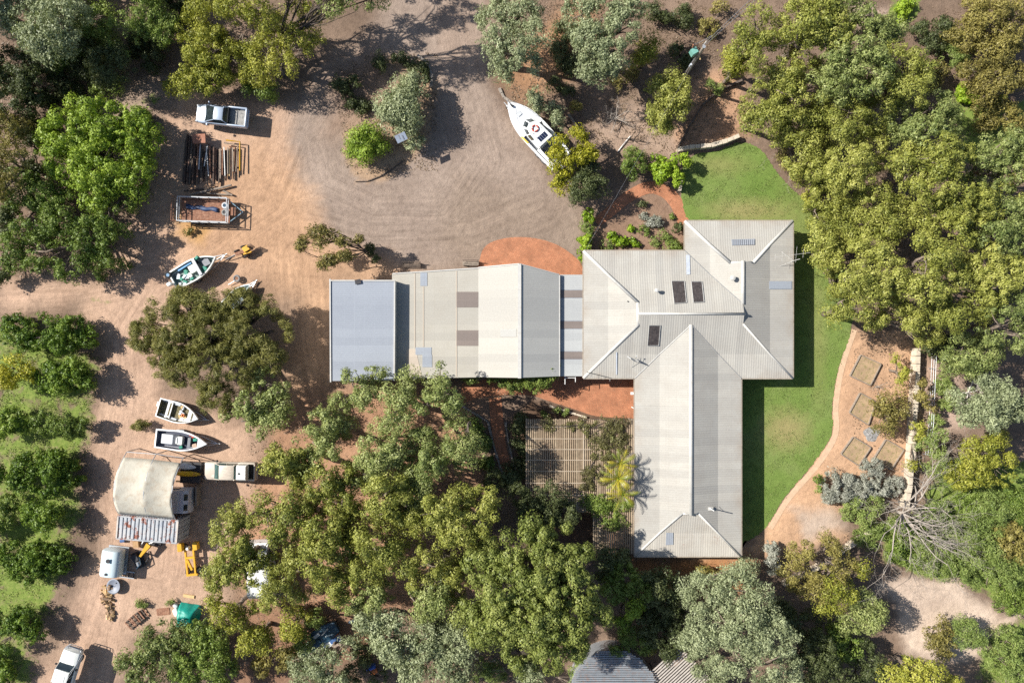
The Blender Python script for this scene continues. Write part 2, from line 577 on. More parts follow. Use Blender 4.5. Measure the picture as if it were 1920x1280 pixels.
def grid_sheet(name, poly_px, step, z, extend=None):
    if poly_px is None:
        xs = np.arange(-58, 58.01, step)
        ys = np.arange(-40, 40.01, step)
        if extend:
            xs = np.concatenate([[-extend, -120, -75], xs, [75, 120, extend]])
            ys = np.concatenate([[-extend, -120, -60], ys, [60, 120, extend]])
    else:
        q = [P(*p)[:2] for p in poly_px]
        xs = np.arange(min(p[0] for p in q), max(p[0] for p in q) + step, step)
        ys = np.arange(min(p[1] for p in q), max(p[1] for p in q) + step, step)
    nx, ny = len(xs), len(ys)
    Xg, Yg = np.meshgrid(xs, ys)
    X, Y = Xg.ravel(), Yg.ravel()
    faces = []
    if poly_px is None:
        keep = np.ones((ny - 1) * (nx - 1), bool)
    else:
        cx = (xs[:-1] + xs[1:]) / 2
        cy = (ys[:-1] + ys[1:]) / 2
        CX, CY = np.meshgrid(cx, cy)
        keep = (sdf_poly(CX.ravel(), CY.ravel(), q) < 0)
    idx = np.nonzero(keep)[0]
    j, i = idx // (nx - 1), idx % (nx - 1)
    a = j * nx + i
    F = np.stack([a, a + 1, a + nx + 1, a + nx], 1)
    used, inv = np.unique(F, return_inverse=True)
    F = inv.reshape(F.shape)
    return earth_sheet(name, list(zip(X[used], Y[used])), [tuple(f) for f in F.tolist()], z)


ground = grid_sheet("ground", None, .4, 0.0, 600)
drive = grid_sheet("driveway", [(560, 330), (540, 220), (590, 150), (690, 70), (730, -40), (890, -40), (900, 90), (925, 165), (960, 230), (1030, 320), (1085, 400), (1092, 520), (800, 530), (690, 480), (600, 420)], .4, .006)
track = grid_sheet("sand_track", [(150, 560), (0, 600), (-60, 600), (-60, 520), (200, 525), (290, 500), (420, 440), (560, 400), (560, 470), (400, 540), (300, 600), (270, 740), (270, 840), (215, 860), (210, 1020), (260, 1190), (210, 1320), (60, 1320), (130, 1200), (190, 1020), (175, 800), (200, 680)], .4, .006)


def smooth_poly(pts, n=6, closed=True):
    out = []
    m = len(pts)
    for i in range(m if closed else m - 1):
        p0, p1, p2, p3 = (pts[(i - 1) % m] if closed or i else pts[0]), pts[i], pts[(i + 1) % m], (pts[(i + 2) % m] if closed or i + 2 < m else pts[-1])
        for k in range(n):
            t = k / n
            out.append(tuple(.5 * (2 * p1[a] + (p2[a] - p0[a]) * t + (2 * p0[a] - 5 * p1[a] + 4 * p2[a] - p3[a]) * t * t + (3 * p1[a] - p0[a] - 3 * p2[a] + p3[a]) * t ** 3) for a in (0, 1)))
    if not closed:
        out.append(tuple(pts[-1]))
    return out


# lawn
def lawn_material():
    m, nt, b = new_mat("lawn_grass")
    vec = texco(nt)
    n1 = noise(nt, vec, .16, 5, .6, .3)
    n2 = noise(nt, vec, 1.3, 6, .7)
    n3 = noise(nt, vec, 16, 4, .75)
    r1 = ramp(nt, [(.3, (.135, .21, .045)), (.5, (.165, .235, .058)), (.7, (.205, .25, .085))])
    nt.links.new(n1, r1.inputs[0])
    c = r1.outputs[0]
    # dry, worn patches: one on the south lawn, one along the north edge
    for (cx, cy, rx, ry, w) in ((27.2, -8.8, 2.6, 2.3, .75), (23.5, 13.0, 4.5, 1.3, .6), (20.5, 17.5, 3.5, 1.2, .35), (30.4, 1.0, 1.0, 8.0, .28), (29, 12, 3, 5, .2)):
        mp = nt.nodes.new("ShaderNodeMapping")
        mp.vector_type = 'POINT'
        mp.inputs["Location"].default_value = (-cx / rx, -cy / ry, 0)
        mp.inputs["Scale"].default_value = (1 / rx, 1 / ry, 0)
        nt.links.new(vec, mp.inputs["Vector"])
        ln = nt.nodes.new("ShaderNodeVectorMath")
        ln.operation = 'LENGTH'
        nt.links.new(mp.outputs[0], ln.inputs[0])
        f = mathn(nt, 'SUBTRACT', 1.25, mathn(nt, 'ADD', ln.outputs["Value"], mathn(nt, 'MULTIPLY', mathn(nt, 'SUBTRACT', n2, .5), 1.2)), True)
        c = mixc(nt, mathn(nt, 'MULTIPLY', f, w), c, (.34, .27, .13))
    r2 = ramp(nt, [(.3, (.86, .88, .84)), (.7, (1.13, 1.1, 1.13))])
    nt.links.new(n2, r2.inputs[0])
    r3 = ramp(nt, [(.25, (.62, .66, .6)), (.5, (1, 1, 1)), (.75, (1.35, 1.3, 1.3))])
    nt.links.new(n3, r3.inputs[0])
    c = mixc(nt, 1.0, c, r2.outputs[0], 'MULTIPLY')
    c = mixc(nt, 1.0, c, r3.outputs[0], 'MULTIPLY')
    nt.links.new(c, b.inputs["Base Color"])
    b.inputs["Roughness"].default_value = .9
    b.inputs["Specular IOR Level"].default_value = .1
    bump(nt, b, n3, .8, .08)
    return m


lawn_px = [(1276, 330), (1300, 292), (1345, 283), (1385, 268), (1425, 280), (1462, 330), (1505, 372), (1545, 400), (1570, 470), (1600, 560), (1594, 625), (1572, 690), (1560, 760), (1559, 812), (1525, 868), (1474, 928), (1438, 985), (1415, 1006), (1396, 1014), (1375, 1010), (1370, 600), (1300, 430), (1284, 400)]
lawn_poly = [tuple(P(p[0] + R.uniform(-1.3, 1.3), p[1] + R.uniform(-1.3, 1.3))[:2]) for p in smooth_poly(lawn_px, 22)]
o = MB().prism(lawn_poly, -.05, .03).build("lawn", lawn_material())
tag(o, kind='structure')


# brick paving
def brick_material(name, rot=0.0, col=(.40, .155, .075), col2=(.48, .2, .10), mort=(.3, .17, .1)):
    m, nt, b = new_mat(name)
    vec = texco(nt)
    mp = nt.nodes.new("ShaderNodeMapping")
    mp.inputs["Rotation"].default_value = (0, 0, rot)
    nt.links.new(vec, mp.inputs["Vector"])
    bt = nt.nodes.new("ShaderNodeTexBrick")
    nt.links.new(mp.outputs[0], bt.inputs["Vector"])
    bt.inputs["Scale"].default_value = 1.0
    bt.inputs["Brick Width"].default_value = .24
    bt.inputs["Row Height"].default_value = .12
    bt.inputs["Mortar Size"].default_value = .012
    bt.inputs["Color1"].default_value = (*col, 1)
    bt.inputs["Color2"].default_value = (*col2, 1)
    bt.inputs["Mortar"].default_value = (*mort, 1)
    n1 = noise(nt, vec, .9, 6, .7)
    r = ramp(nt, [(.3, (.72, .7, .7)), (.7, (1.25, 1.2, 1.2))])
    nt.links.new(n1, r.inputs[0])
    c = mixc(nt, 1.0, bt.outputs["Color"], r.outputs[0], 'MULTIPLY')
    n2 = noise(nt, vec, 2.2, 6, .75)
    r2 = ramp(nt, [(.58, (0, 0, 0)), (.72, (1, 1, 1))])
    nt.links.new(n2, r2.inputs[0])
    c = mixc(nt, mathn(nt, 'MULTIPLY', r2.outputs[0], .5), c, (.22, .14, .10))
    nt.links.new(c, b.inputs["Base Color"])
    b.inputs["Roughness"].default_value = .9
    bump(nt, b, mathn(nt, 'SUBTRACT', noise(nt, vec, 12, 3, .7), bt.outputs["Fac"]), .6, .02)
    return m


M_brick = brick_material("red_brick_paving", .35)
M_brickc = brick_material("red_brick_court", .9)


def flat(name, px_pts, z, m, sm=4, th=.05):
    pts = [tuple(P(*p)[:2]) for p in (smooth_poly(px_pts, sm) if sm else px_pts)]
    return tag(MB().prism(pts, -th, z).build(name, m), kind='structure')


def ribbon(name, px_line, w, z, m, sm=5):
    pts = [Vector(P(*p)[:2]) for p in smooth_poly(px_line, sm, False)]
    lft, rgt = [], []
    for i, p in enumerate(pts):
        d = (pts[min(i + 1, len(pts) - 1)] - pts[max(i - 1, 0)]).normalized()
        nrm = Vector((-d.y, d.x))
        ww = w[0] + (w[1] - w[0]) * i / (len(pts) - 1) if hasattr(w, '__len__') else w
        lft.append(p + nrm * ww / 2)
        rgt.append(p - nrm * ww / 2)
    b = MB()
    n = len(pts)
    vs = [(q.x, q.y, z) for q in lft] + [(q.x, q.y, z) for q in rgt] + [(q.x, q.y, -.05) for q in lft] + [(q.x, q.y, -.05) for q in rgt]
    fs = []
    for i in range(n - 1):
        fs += [(i, n + i, n + i + 1, i + 1), (2 * n + i, i, i + 1, 2 * n + i + 1), (n + i, 3 * n + i, 3 * n + i + 1, n + i + 1)]
    b.add(vs, fs)
    return tag(b.build(name, m), kind='structure')


flat("brick_patio", [(903, 520), (900, 485), (912, 460), (945, 447), (990, 445), (1035, 455), (1070, 475), (1092, 500), (1092, 540), (1000, 540)], .02, M_brick)
flat("brick_courtyard", [(1060, 690), (1205, 690), (1205, 785), (1185, 784), (1120, 780), (1080, 768), (1030, 752), (985, 740), (900, 745), (870, 756), (865, 735), (890, 705)], .02, M_brickc)
ribbon("brick_path", [(928, 745), (932, 790), (938, 840), (950, 885)], 1.25, .026, M_brickc)
ribbon("garden_brick_path", [(1118, 418), (1150, 392), (1180, 368), (1215, 352), (1245, 358), (1268, 380), (1282, 410), (1290, 425)], (1.0, 1.5), .024, M_brick)
ribbon("lawn_edge_path", [(1602, 618), (1578, 690), (1567, 760), (1566, 815), (1532, 872), (1480, 932), (1444, 990)], .55, .018, mat("pale_path_sand", (.55, .38, .25), .95, var=.15, scale=2, fine=.2))
# ------------------------------------------------------------------ metal roofing material (uv in metres: u along the eave, v up the slope)
def roof_material(name, col, pitch=.22, dirt=(.36, .33, .29), rust=0.0, amp=.5, dirt_amt=.5, rough=.75, stain=False):
    m, nt, b = new_mat(name)
    L = nt.links
    uvn = nt.nodes.new("ShaderNodeUVMap")
    uv = uvn.outputs[0]
    sep = nt.nodes.new("ShaderNodeSeparateXYZ")
    L.new(uv, sep.inputs[0])
    u, v = sep.outputs[0], sep.outputs[1]
    wv = mathn(nt, 'SINE', mathn(nt, 'MULTIPLY', u, 2 * PI / pitch))
    wv = mathn(nt, 'ADD', mathn(nt, 'MULTIPLY', wv, .5), .5)
    # sheet by sheet tone (0.76 m cover)
    wn_ = nt.nodes.new("ShaderNodeTexWhiteNoise")
    wn_.noise_dimensions = '1D'
    L.new(mathn(nt, 'FLOOR', mathn(nt, 'DIVIDE', u, .76)), wn_.inputs["W"])
    st = ramp(nt, [(0, (.92, .92, .93)), (1, (1.06, 1.055, 1.05))])
    L.new(wn_.outputs["Value"], st.inputs[0])
    # streaks down the slope + blotches
    cmb = nt.nodes.new("ShaderNodeCombineXYZ")
    L.new(mathn(nt, 'MULTIPLY', u, 5.0), cmb.inputs[0])
    L.new(mathn(nt, 'MULTIPLY', v, .35), cmb.inputs[1])
    s1 = noise(nt, cmb.outputs[0], 1.0, 5, .7)
    s2 = noise(nt, uv, .55, 6, .68, .3)
    s3 = noise(nt, uv, 7, 5, .75)
    c = mixc(nt, 1.0, col, st.outputs[0], 'MULTIPLY')
    r1 = ramp(nt, [(.52, (0, 0, 0)), (.72, (1, 1, 1))])
    L.new(s1, r1.inputs[0])
    r2 = ramp(nt, [(.42, (0, 0, 0)), (.72, (1, 1, 1))])
    L.new(s2, r2.inputs[0])
    c = mixc(nt, mathn(nt, 'MULTIPLY', r1.outputs[0], .32 * dirt_amt), c, dirt)
    c = mixc(nt, mathn(nt, 'MULTIPLY', r2.outputs[0], .45 * dirt_amt), c, dirt)
    r3 = ramp(nt, [(.3, (.9, .9, .9)), (.7, (1.08, 1.08, 1.08))])
    L.new(s3, r3.inputs[0])
    c = mixc(nt, 1.0, c, r3.outputs[0], 'MULTIPLY')
    # dirt settled in the corrugation pans and along the sheet end laps
    c = mixc(nt, mathn(nt, 'MULTIPLY', mathn(nt, 'SUBTRACT', 1.0, wv), .16 * amp), c, dirt)
    lap = mathn(nt, 'FRACT', mathn(nt, 'DIVIDE', v, 3.1))
    lapm = mathn(nt, 'LESS_THAN', lap, .012)
    c = mixc(nt, mathn(nt, 'MULTIPLY', lapm, .22), c, dirt)
    # screw rows along the purlins, and brown staining just above the gutter
    scr = mathn(nt, 'MULTIPLY', mathn(nt, 'LESS_THAN', mathn(nt, 'FRACT', mathn(nt, 'DIVIDE', v, .95)), .05), mathn(nt, 'GREATER_THAN', wv, .6))
    c = mixc(nt, mathn(nt, 'MULTIPLY', scr, .35), c, dirt)
    edge = mathn(nt, 'MULTIPLY', mathn(nt, 'SUBTRACT', 1.0, mathn(nt, 'DIVIDE', v, .9), True), r2.outputs[0])
    c = mixc(nt, mathn(nt, 'MULTIPLY', edge, .5 if stain else 0.0), c, (.30, .22, .15))
    r7 = ramp(nt, [(.68, (0, 0, 0)), (.74, (1, 1, 1))])
    L.new(noise(nt, uv, 2.3, 8, .8, .5), r7.inputs[0])
    c = mixc(nt, mathn(nt, 'MULTIPLY', r7.outputs[0], .35), c, (.25, .2, .15))
    if rust:
        r4 = ramp(nt, [(.60, (0, 0, 0)), (.66, (1, 1, 1))])
        L.new(noise(nt, uv, 1.3, 8, .75, .6), r4.inputs[0])
        c = mixc(nt, mathn(nt, 'MULTIPLY', r4.outputs[0], rust), c, (.26, .09, .045))
    L.new(c, b.inputs["Base Color"])
    b.inputs["Roughness"].default_value = rough
    b.inputs["Specular IOR Level"].default_value = .2
    h = mathn(nt, 'ADD', wv, mathn(nt, 'MULTIPLY', s2, .6))
    bump(nt, b, h, amp * .55, .03)
    MATS[name] = m
    return m


M_roof = roof_material("cream_corrugated_iron", (.405, .39, .35), dirt=(.29, .26, .225), dirt_amt=.8, stain=True)
M_roofs = roof_material("stained_corrugated_iron", (.48, .455, .40), dirt=(.3, .25, .2), rust=.3, dirt_amt=.9)
M_shedcream = roof_material("cream_shed_sheeting", (.41, .395, .355), pitch=.2, amp=.25, dirt=(.38, .35, .3))
M_shedtan = roof_material("tan_shed_sheeting", (.40, .38, .33), pitch=.2, amp=.25, dirt=(.33, .30, .25), dirt_amt=.8)
M_shedgrey = roof_material("grey_shed_sheeting", (.42, .415, .385), pitch=.2, amp=.3, dirt=(.33, .32, .3))
M_shedblue = roof_material("blue_grey_sheeting", (.29, .315, .355), pitch=.2, amp=.4, dirt=(.36, .39, .43), dirt_amt=.5)
M_brownsheet = roof_material("brown_translucent_sheeting", (.21, .175, .155), pitch=.2, amp=.3, dirt=(.14, .12, .11))
M_bluesheet = roof_material("blue_grey_patch_sheeting", (.30, .33, .37), pitch=.2, amp=.3, dirt=(.2, .2, .22))
M_cap = mat("ridge_capping", (.49, .48, .45), .65, metal=.0, var=.08, scale=1.5, col2=(.42, .39, .35), thr=(.5, .7))
M_skyl = mat("dark_translucent_skylight", (.055, .045, .042), .35, var=.35, scale=2.5, col2=(.11, .095, .085), thr=(.5, .7))
M_flash = mat("bright_flashing", (.62, .66, .72), .35, metal=.3, var=.12, scale=3)

EAVE = 2.6


def uv_plane(ob, origin, udir, vdir):
    me = ob.data
    uvl = me.uv_layers.new(name="UVMap")
    for lp in me.loops:
        p = Vector(me.vertices[lp.vertex_index].co) - origin
        uvl.data[lp.index].uv = (p.dot(udir), p.dot(vdir))


import bmesh


def facet(name, parent, plan, eave_pt, inward, prof, m, base, split=None, th=.035):
    """roof face: plan polygon (metres, world), eave line through eave_pt with inward normal; height = base + prof(distance)"""
    n = Vector((inward[0], inward[1], 0)).normalized()
    e = Vector((eave_pt[0], eave_pt[1], 0))
    bm = bmesh.new()
    vs = [bm.verts.new((p[0], p[1], 0)) for p in plan]
    f = bm.faces.new(vs)
    f.normal_update()
    if f.normal.z < 0:
        bmesh.ops.reverse_faces(bm, faces=[f])
    if split:
        for d in (split if hasattr(split, '__len__') else [split]):
            bmesh.ops.bisect_plane(bm, geom=list(bm.verts) + list(bm.edges) + list(bm.faces), plane_co=e + n * d, plane_no=n)
    bmesh.ops.triangulate(bm, faces=list(bm.faces))
    for v in bm.verts:
        v.co.z = base + prof((v.co - e).dot(n))
    me = bpy.data.meshes.new(name)
    bm.to_mesh(me)
    bm.free()
    me.materials.append(m)
    o = link(bpy.data.objects.new(name, me))
    uv_plane(o, e, Vector((-n.y, n.x, 0)), n)
    loc = parent.location
    for v in me.vertices:
        v.co -= loc
    o.parent = parent
    s = o.modifiers.new("sheet", 'SOLIDIFY')
    s.thickness = th
    s.offset = -1
    return o


TL, TU, BW = math.tan(math.radians(7.5)), math.tan(math.radians(19)), 2.32


def prof(d):
    return d * TL if d < BW else BW * TL + (d - BW) * TU


k_e = S * (H - EAVE) / H
hx = lambda px: (px - 960) * k_e
hy = lambda py: (640 - py) * k_e
W_, E_, N_, S_ = hx(1094), hx(1487), hy(470), hy(709)
yr = (N_ + S_) / 2
hm = (N_ - S_) / 2
EX0, N2 = hx(1284), hy(414)
xr = (EX0 + E_) / 2
he = (E_ - EX0) / 2
SX0, SX1, S2 = hx(1190), hx(1390), hy(1043)
xs = (SX0 + SX1) / 2
hs = (SX1 - SX0) / 2
dW, dN, dS = 5.03, 4.11, 4.36
gx = W_ + dW
gW = hm - dW
gN = N2 - dN
wN = he - dN
gS = S2 + dS
wS = hs - dS

house = thing("house", "rambling single-storey house with a pale cream corrugated hipped roof in three wings", "house", (18.0, 0, 0))
main_roof = house


def hfacet(plan, eave_pt, inward, m=M_roof):
    return facet("roof_slope", house, plan, eave_pt, inward, prof, m, EAVE, BW)


hfacet([(W_, N_), (W_, S_), (gx, yr - gW), (gx, yr + gW)], (W_, 0), (1, 0))
hfacet([(W_, N_), (EX0, N_), (xr, N_ - he), (xr, yr), (gx, yr), (gx, yr + gW)], (0, N_), (0, -1))
hfacet([(EX0, N_), (EX0, N2), (EX0 + dN, gN), (xr, gN), (xr, N_ - he)], (EX0, 0), (1, 0))
hfacet([(EX0, N2), (E_, N2), (E_ - dN, gN), (EX0 + dN, gN)], (0, N2), (0, -1))
hfacet([(E_, N2), (E_, S_), (xr, S_ + he), (xr, gN), (E_ - dN, gN)], (E_, 0), (-1, 0))
hfacet([(W_, S_), (SX0, S_), (xs, S_ + hs), (SX1, S_), (E_, S_), (xr, S_ + he), (xr, yr), (gx, yr), (gx, yr - gW)], (0, S_), (0, 1))
hfacet([(SX0, S_), (xs, S_ + hs), (xs, gS), (xs - wS, gS), (SX0, S2)], (SX0, 0), (1, 0))
hfacet([(SX1, S_), (xs, S_ + hs), (xs, gS), (xs + wS, gS), (SX1, S2)], (SX1, 0), (-1, 0))
hfacet([(SX0, S2), (SX1, S2), (xs + wS, gS), (xs - wS, gS)], (0, S2), (0, 1), M_roofs)


def hp(x, y, z):
    return (x - 18.0, y, z)


def tri(pts, m, name="gable_end"):
    b = MB()
    b.add([hp(*p) for p in pts], [(0, 1, 2), (2, 1, 0)][:1])
    o = b.build(name, m, main_roof)
    s = o.modifiers.new("t", 'SOLIDIFY')
    s.thickness = .05
    return o


RM = EAVE + prof(hm)
RE = EAVE + prof(he)
RS = EAVE + prof(hs)
tri([(gx - .002, yr + gW, EAVE + prof(dW) - .02), (gx - .002, yr - gW, EAVE + prof(dW) - .02), (gx - .002, yr, RM)], M_cap)
tri([(xr + .01, S_ + he, RE - .02), (xr + .01, N_ - he, RE - .02), (xr + .01, yr, RM)], M_cap)
tri([(xr - wN, gN + .002, EAVE + prof(dN)), (xr + wN, gN + .002, EAVE + prof(dN)), (xr, gN + .002, RE)], M_cap)
tri([(xs - wS, gS - .002, EAVE + prof(dS)), (xs + wS, gS - .002, EAVE + prof(dS)), (xs, gS - .002, RS)], M_cap)


def capping(pts, w=.15, name="ridge_capping", m=M_cap):
    """half-round-ish capping strip along a 3d line that may break pitch"""
    P3 = [Vector(hp(*p)) for p in pts]
    rings = []
    for i, p in enumerate(P3):
        d = (P3[min(i + 1, len(P3) - 1)] - P3[max(i - 1, 0)])
        d.z = 0
        d.normalize()
        s = Vector((-d.y, d.x, 0))
        rings.append([p - s * w + Vector((0, 0, -.035)), p - s * w * .45 + Vector((0, 0, .04)), p + Vector((0, 0, .075)), p + s * w * .45 + Vector((0, 0, .04)), p + s * w + Vector((0, 0, -.035))])
    b = MB()
    b.loft(rings, closed=False, caps=False)
    o = b.build(name, m, main_roof, smooth=True)
    s = o.modifiers.new("t", 'SOLIDIFY')
    s.thickness = .02
    return o


def hip(c, g, **k):
    """corner c to gable foot g (45 degree in plan); break point at BW"""
    L = abs(g[0] - c[0])
    t = BW / L
    b = (c[0] + (g[0] - c[0]) * t, c[1] + (g[1] - c[1]) * t)
    capping([(c[0], c[1], EAVE), (b[0], b[1], EAVE + prof(BW)), (g[0], g[1], EAVE + prof(L))], **k)


hip((W_, N_), (gx, yr + gW))
hip((W_, S_), (gx, yr - gW))
hip((EX0, N2), (EX0 + dN, gN))
hip((E_, N2), (E_ - dN, gN))
hip((E_, S_), (xr, S_ + he), w=.09)
hip((SX0, S2), (xs - wS, gS), w=.1)
hip((SX1, S2), (xs + wS, gS), w=.1)
capping([(gx - .12, yr, RM), (xr + .12, yr, RM)], .11)
capping([(xr, gN + .15, RE), (xr, N_ - he, RE)], .18)
capping([(xs, S_ + hs, RS), (xs, gS - .12, RS)], .18)
capping([(gx, yr + gW, EAVE + prof(dW)), (gx, yr - gW, EAVE + prof(dW))], .17)
capping([(EX0 + dN, gN, EAVE + prof(dN)), (E_ - dN, gN, EAVE + prof(dN))], .12)
capping([(xs - wS, gS, EAVE + prof(dS)), (xs + wS, gS, EAVE + prof(dS))], .12)
# valley gutters
M_valley = mat("valley_tray", (.36, .36, .35), .5, metal=.3, var=.2)
for c, g in (((EX0, N_), (xr, N_ - he)), ((SX0, S_), (xs, S_ + hs)), ((SX1, S_), (xs, S_ + hs))):
    L = abs(g[0] - c[0])
    t = BW / L
    bq = (c[0] + (g[0] - c[0]) * t, c[1] + (g[1] - c[1]) * t)
    MB().tube([hp(c[0], c[1], EAVE + .02), hp(bq[0], bq[1], EAVE + prof(BW) + .02), hp(g[0], g[1], EAVE + prof(L) + .02)], .045, 5).build("valley_gutter", M_valley, main_roof)

# gutters and fascia along every eave
outline = [(W_, N_), (EX0, N_), (EX0, N2), (E_, N2), (E_, S_), (SX1, S_), (SX1, S2), (SX0, S2), (SX0, S_), (W_, S_)]
M_gut = mat("brown_gutter", (.33, .28, .22), .5, var=.15, scale=2, col2=(.2, .16, .12), thr=(.5, .7))
for (a, b) in zip(outline, outline[1:] + outline[:1]):
    va, vb = Vector((*a, 0)), Vector((*b, 0))
    d = (vb - va).normalized()
    out = Vector((-d.y, d.x, 0))          # outline runs clockwise seen from above: left is outside
    ang = math.atan2(d.y, d.x)
    mid = (va + vb) / 2 + out * .045
    MB().box(hp(mid.x, mid.y, EAVE - .07), ((vb - va).length - .02, .085, .11), ang).build("gutter", M_gut, main_roof)
    mid = (va + vb) / 2 - out * .06
    MB().box(hp(mid.x, mid.y, EAVE - .13), ((vb - va).length - .22, .03, .18), ang).build("fascia", M_wall, main_roof)

# walls set back under the verandah, with windows, posts
M_brickwall = mat("brown_brick_wall", (.3, .19, .13), .9, var=.2, scale=4, bmp=.3)
for (x0, x1, y0, y1) in ((W_ + 2.0, E_ - 1.2, S_ + 1.2, N_ - 1.0), (EX0 + .9, E_ - 1.25, N_ - 1.3, N2 - .8), (SX0 + 1.2, SX1 - 1.2, S2 + .8, S_ + 1.3)):
    MB().box(hp((x0 + x1) / 2, (y0 + y1) / 2, 1.27), (x1 - x0, y1 - y0, 2.54)).build("wall", M_brickwall, house)
for (x, y, w, ax) in ((E_ - 1.2, 3, 1.8, 0), (E_ - 1.2, 7, 1.6, 0), (E_ - 1.2, -1, 1.8, 0), (SX1 - 1.2, -8, 1.8, 0), (SX1 - 1.2, -14, 1.8, 0), (SX0 + 1.2, -8, 1.8, 0), (W_ + 2.0, 3, 1.8, 0), (10.5, N_ - 1.0, 1.8, 1), (14, N_ - 1.0, 1.6, 1), (20, N2 - .8, 1.8, 1), (16.8, S2 + .8, 2, 1)):
    wdw = MB().box(hp(x, y, 1.45), ((.12, w, 1.2) if ax == 0 else (w, .12, 1.2))).build("window", M_white, house)
    MB().box(hp(x, y, 1.45), ((.14, w - .14, 1.06) if ax == 0 else (w - .14, .14, 1.06))).build("pane", M_glass, wdw)
for (x, y) in [(E_ - .15, yy) for yy in (-3.3, -.4, 2.6, 5.6, 8.6, 11.3)] + [(SX1 - .15, yy) for yy in (-6.5, -9.5, -12.5, -15.5, -20.4)] + [(SX0 + .15, yy) for yy in (-6.5, -9.5, -12.5, -15.5, -20.4)] + [(W_ + .15, yy) for yy in (-3.3, -.3, 2.7, 5.7, 8.5)]:
    MB().box(hp(x, y, 1.27), (.1, .1, 2.54)).build("verandah_post", M_white, house)


# roof fittings
def on_slope(px, py, eave, inward):
    """point on a house roof slope seen at pixel (px,py)"""
    z = EAVE + .8
    for _ in range(12):
        p = P(px, py, z)
        d = (p.x - eave[0]) * inward[0] + (p.y - eave[1]) * inward[1]
        z = EAVE + prof(d)
    return P(px, py, z)


NS = ((0, N_), (0, -1))
ES = ((E_, 0), (-1, 0))
SS = ((0, S_), (0, 1))
WSS = ((W_, 0), (1, 0))
NES = ((0, N2), (0, -1))
EWS = ((EX0, 0), (1, 0))
SES = ((SX1, 0), (-1, 0))
SSS = ((0, S2), (0, 1))


def patch(name, corners, slope, m, lift=.03, parent=None, label=None):
    """sheet lying on a slope, from 4 pixel corners; uv follows slope"""
    e, n = Vector((*slope[0], 0)), Vector((*slope[1], 0))
    vs = [on_slope(px, py, *slope) for px, py in corners]
    b = MB()
    b.add([hp(v.x, v.y, v.z + lift) for v in vs], [(0, 1, 2, 3)])
    o = b.build(name, m, parent or main_roof)
    if o.data.polygons[0].normal.z < 0:
        o.data.flip_normals()
    uv_plane(o, Vector(hp(e.x, e.y, 0)), Vector((-n.y, n.x, 0)), n)
    s = o.modifiers.new("t", 'SOLIDIFY')
    s.thickness = .025
    s.offset = 1
    if label:
        o["label"] = label
    return o


def framed(corners, slope, label=None):
    fr = patch("skylight", corners, slope, M_skyl, .04, label=label)
    cs = [on_slope(px, py, *slope) for px, py in corners]
    for a, b in zip(cs, cs[1:] + cs[:1]):
        MB().tube([hp(a.x, a.y, a.z + .075), hp(b.x, b.y, b.z + .075)], .035, 4).build("skylight_frame", M_valley, fr)
    c0, c1, c2, c3 = cs
    for t in (.33, .66):
        a, b = c0.lerp(c1, t), c3.lerp(c2, t)
        MB().tube([hp(a.x, a.y, a.z + .07), hp(b.x, b.y, b.z + .07)], .012, 4).build("glazing_bar", M_dark, fr)


framed([(1259, 527), (1283, 527), (1287, 567), (1264, 569)], NS)
framed([(1296, 528), (1316, 528), (1320, 566), (1300, 567)], NS)
framed([(1217, 610), (1238, 610), (1235, 648), (1214, 648)], SS)
lv = patch("louvre_skylight", [(1371, 449), (1415, 448), (1415, 459), (1372, 460)], NES, M_bluesheet, .04)
for i in range(12):
    x = 1373 + i * 3.6
    a, b = on_slope(x, 449, *NES), on_slope(x, 459, *NES)
    MB().tube([hp(a.x, a.y, a.z + .1), hp(b.x, b.y, b.z + .1)], .03, 4).build("louvre_blade", M_greym, lv)
patch("translucent_sheet", [(1442, 527), (1484, 527), (1484, 542), (1442, 542)], ES, M_bluesheet)
patch("valley_flashing", [(1286, 478), (1293, 478), (1294, 514), (1287, 515)], NS, M_flash)
patch("translucent_sheet", [(1249, 998), (1262, 998), (1262, 1020), (1248, 1021)], SSS, M_bluesheet)
patch("patch_sheet", [(1155, 660), (1157, 660), (1157, 702), (1155, 702)], SS, M_flash, .03)


def vent(px, py, slope, h=.5, r=.14, cowl=True):
    p = on_slope(px, py, *slope)
    v = MB()
    v.tube([hp(p.x, p.y, p.z - .1), hp(p.x, p.y, p.z + h)], r * .6, 10)
    o = v.build("flue", M_galv, main_roof, smooth=2)
    c = MB()
    c.tube([hp(p.x, p.y, p.z + h - .12), hp(p.x, p.y, p.z + h), hp(p.x, p.y, p.z + h + .12), hp(p.x, p.y, p.z + h + .17)], [r * .9, r * 1.3, r * 1.2, r * .4], 12)
    c.build("flue_cowl", M_cap, o, smooth=2)


vent(1229, 545, NS, .55, .16)
vent(1371, 522, EWS, .5, .2)
p = on_slope(1177, 565, *WSS)
MB().tube([hp(p.x, p.y, p.z - .05), hp(p.x, p.y, p.z + .12)], .06, 8).build("pipe_boot", M_dark, main_roof)

# satellite dish, on the south slope
p = on_slope(1187, 676, *SS)
dish = thing("satellite_dish", "small grey satellite dish on a tripod on the south-west roof slope", "satellite dish", p)
MB().tube([(0, 0, 0), (0, 0, .75)], .03, 6).build("mast", M_galv, dish)
for a in (.4, 2.5, 4.6):
    MB().tube([(0, 0, .5), (.7 * math.cos(a), .7 * math.sin(a), .0 + (.12 if math.sin(a) > 0 else -.12))], .018, 5).build("stay", M_galv, dish)


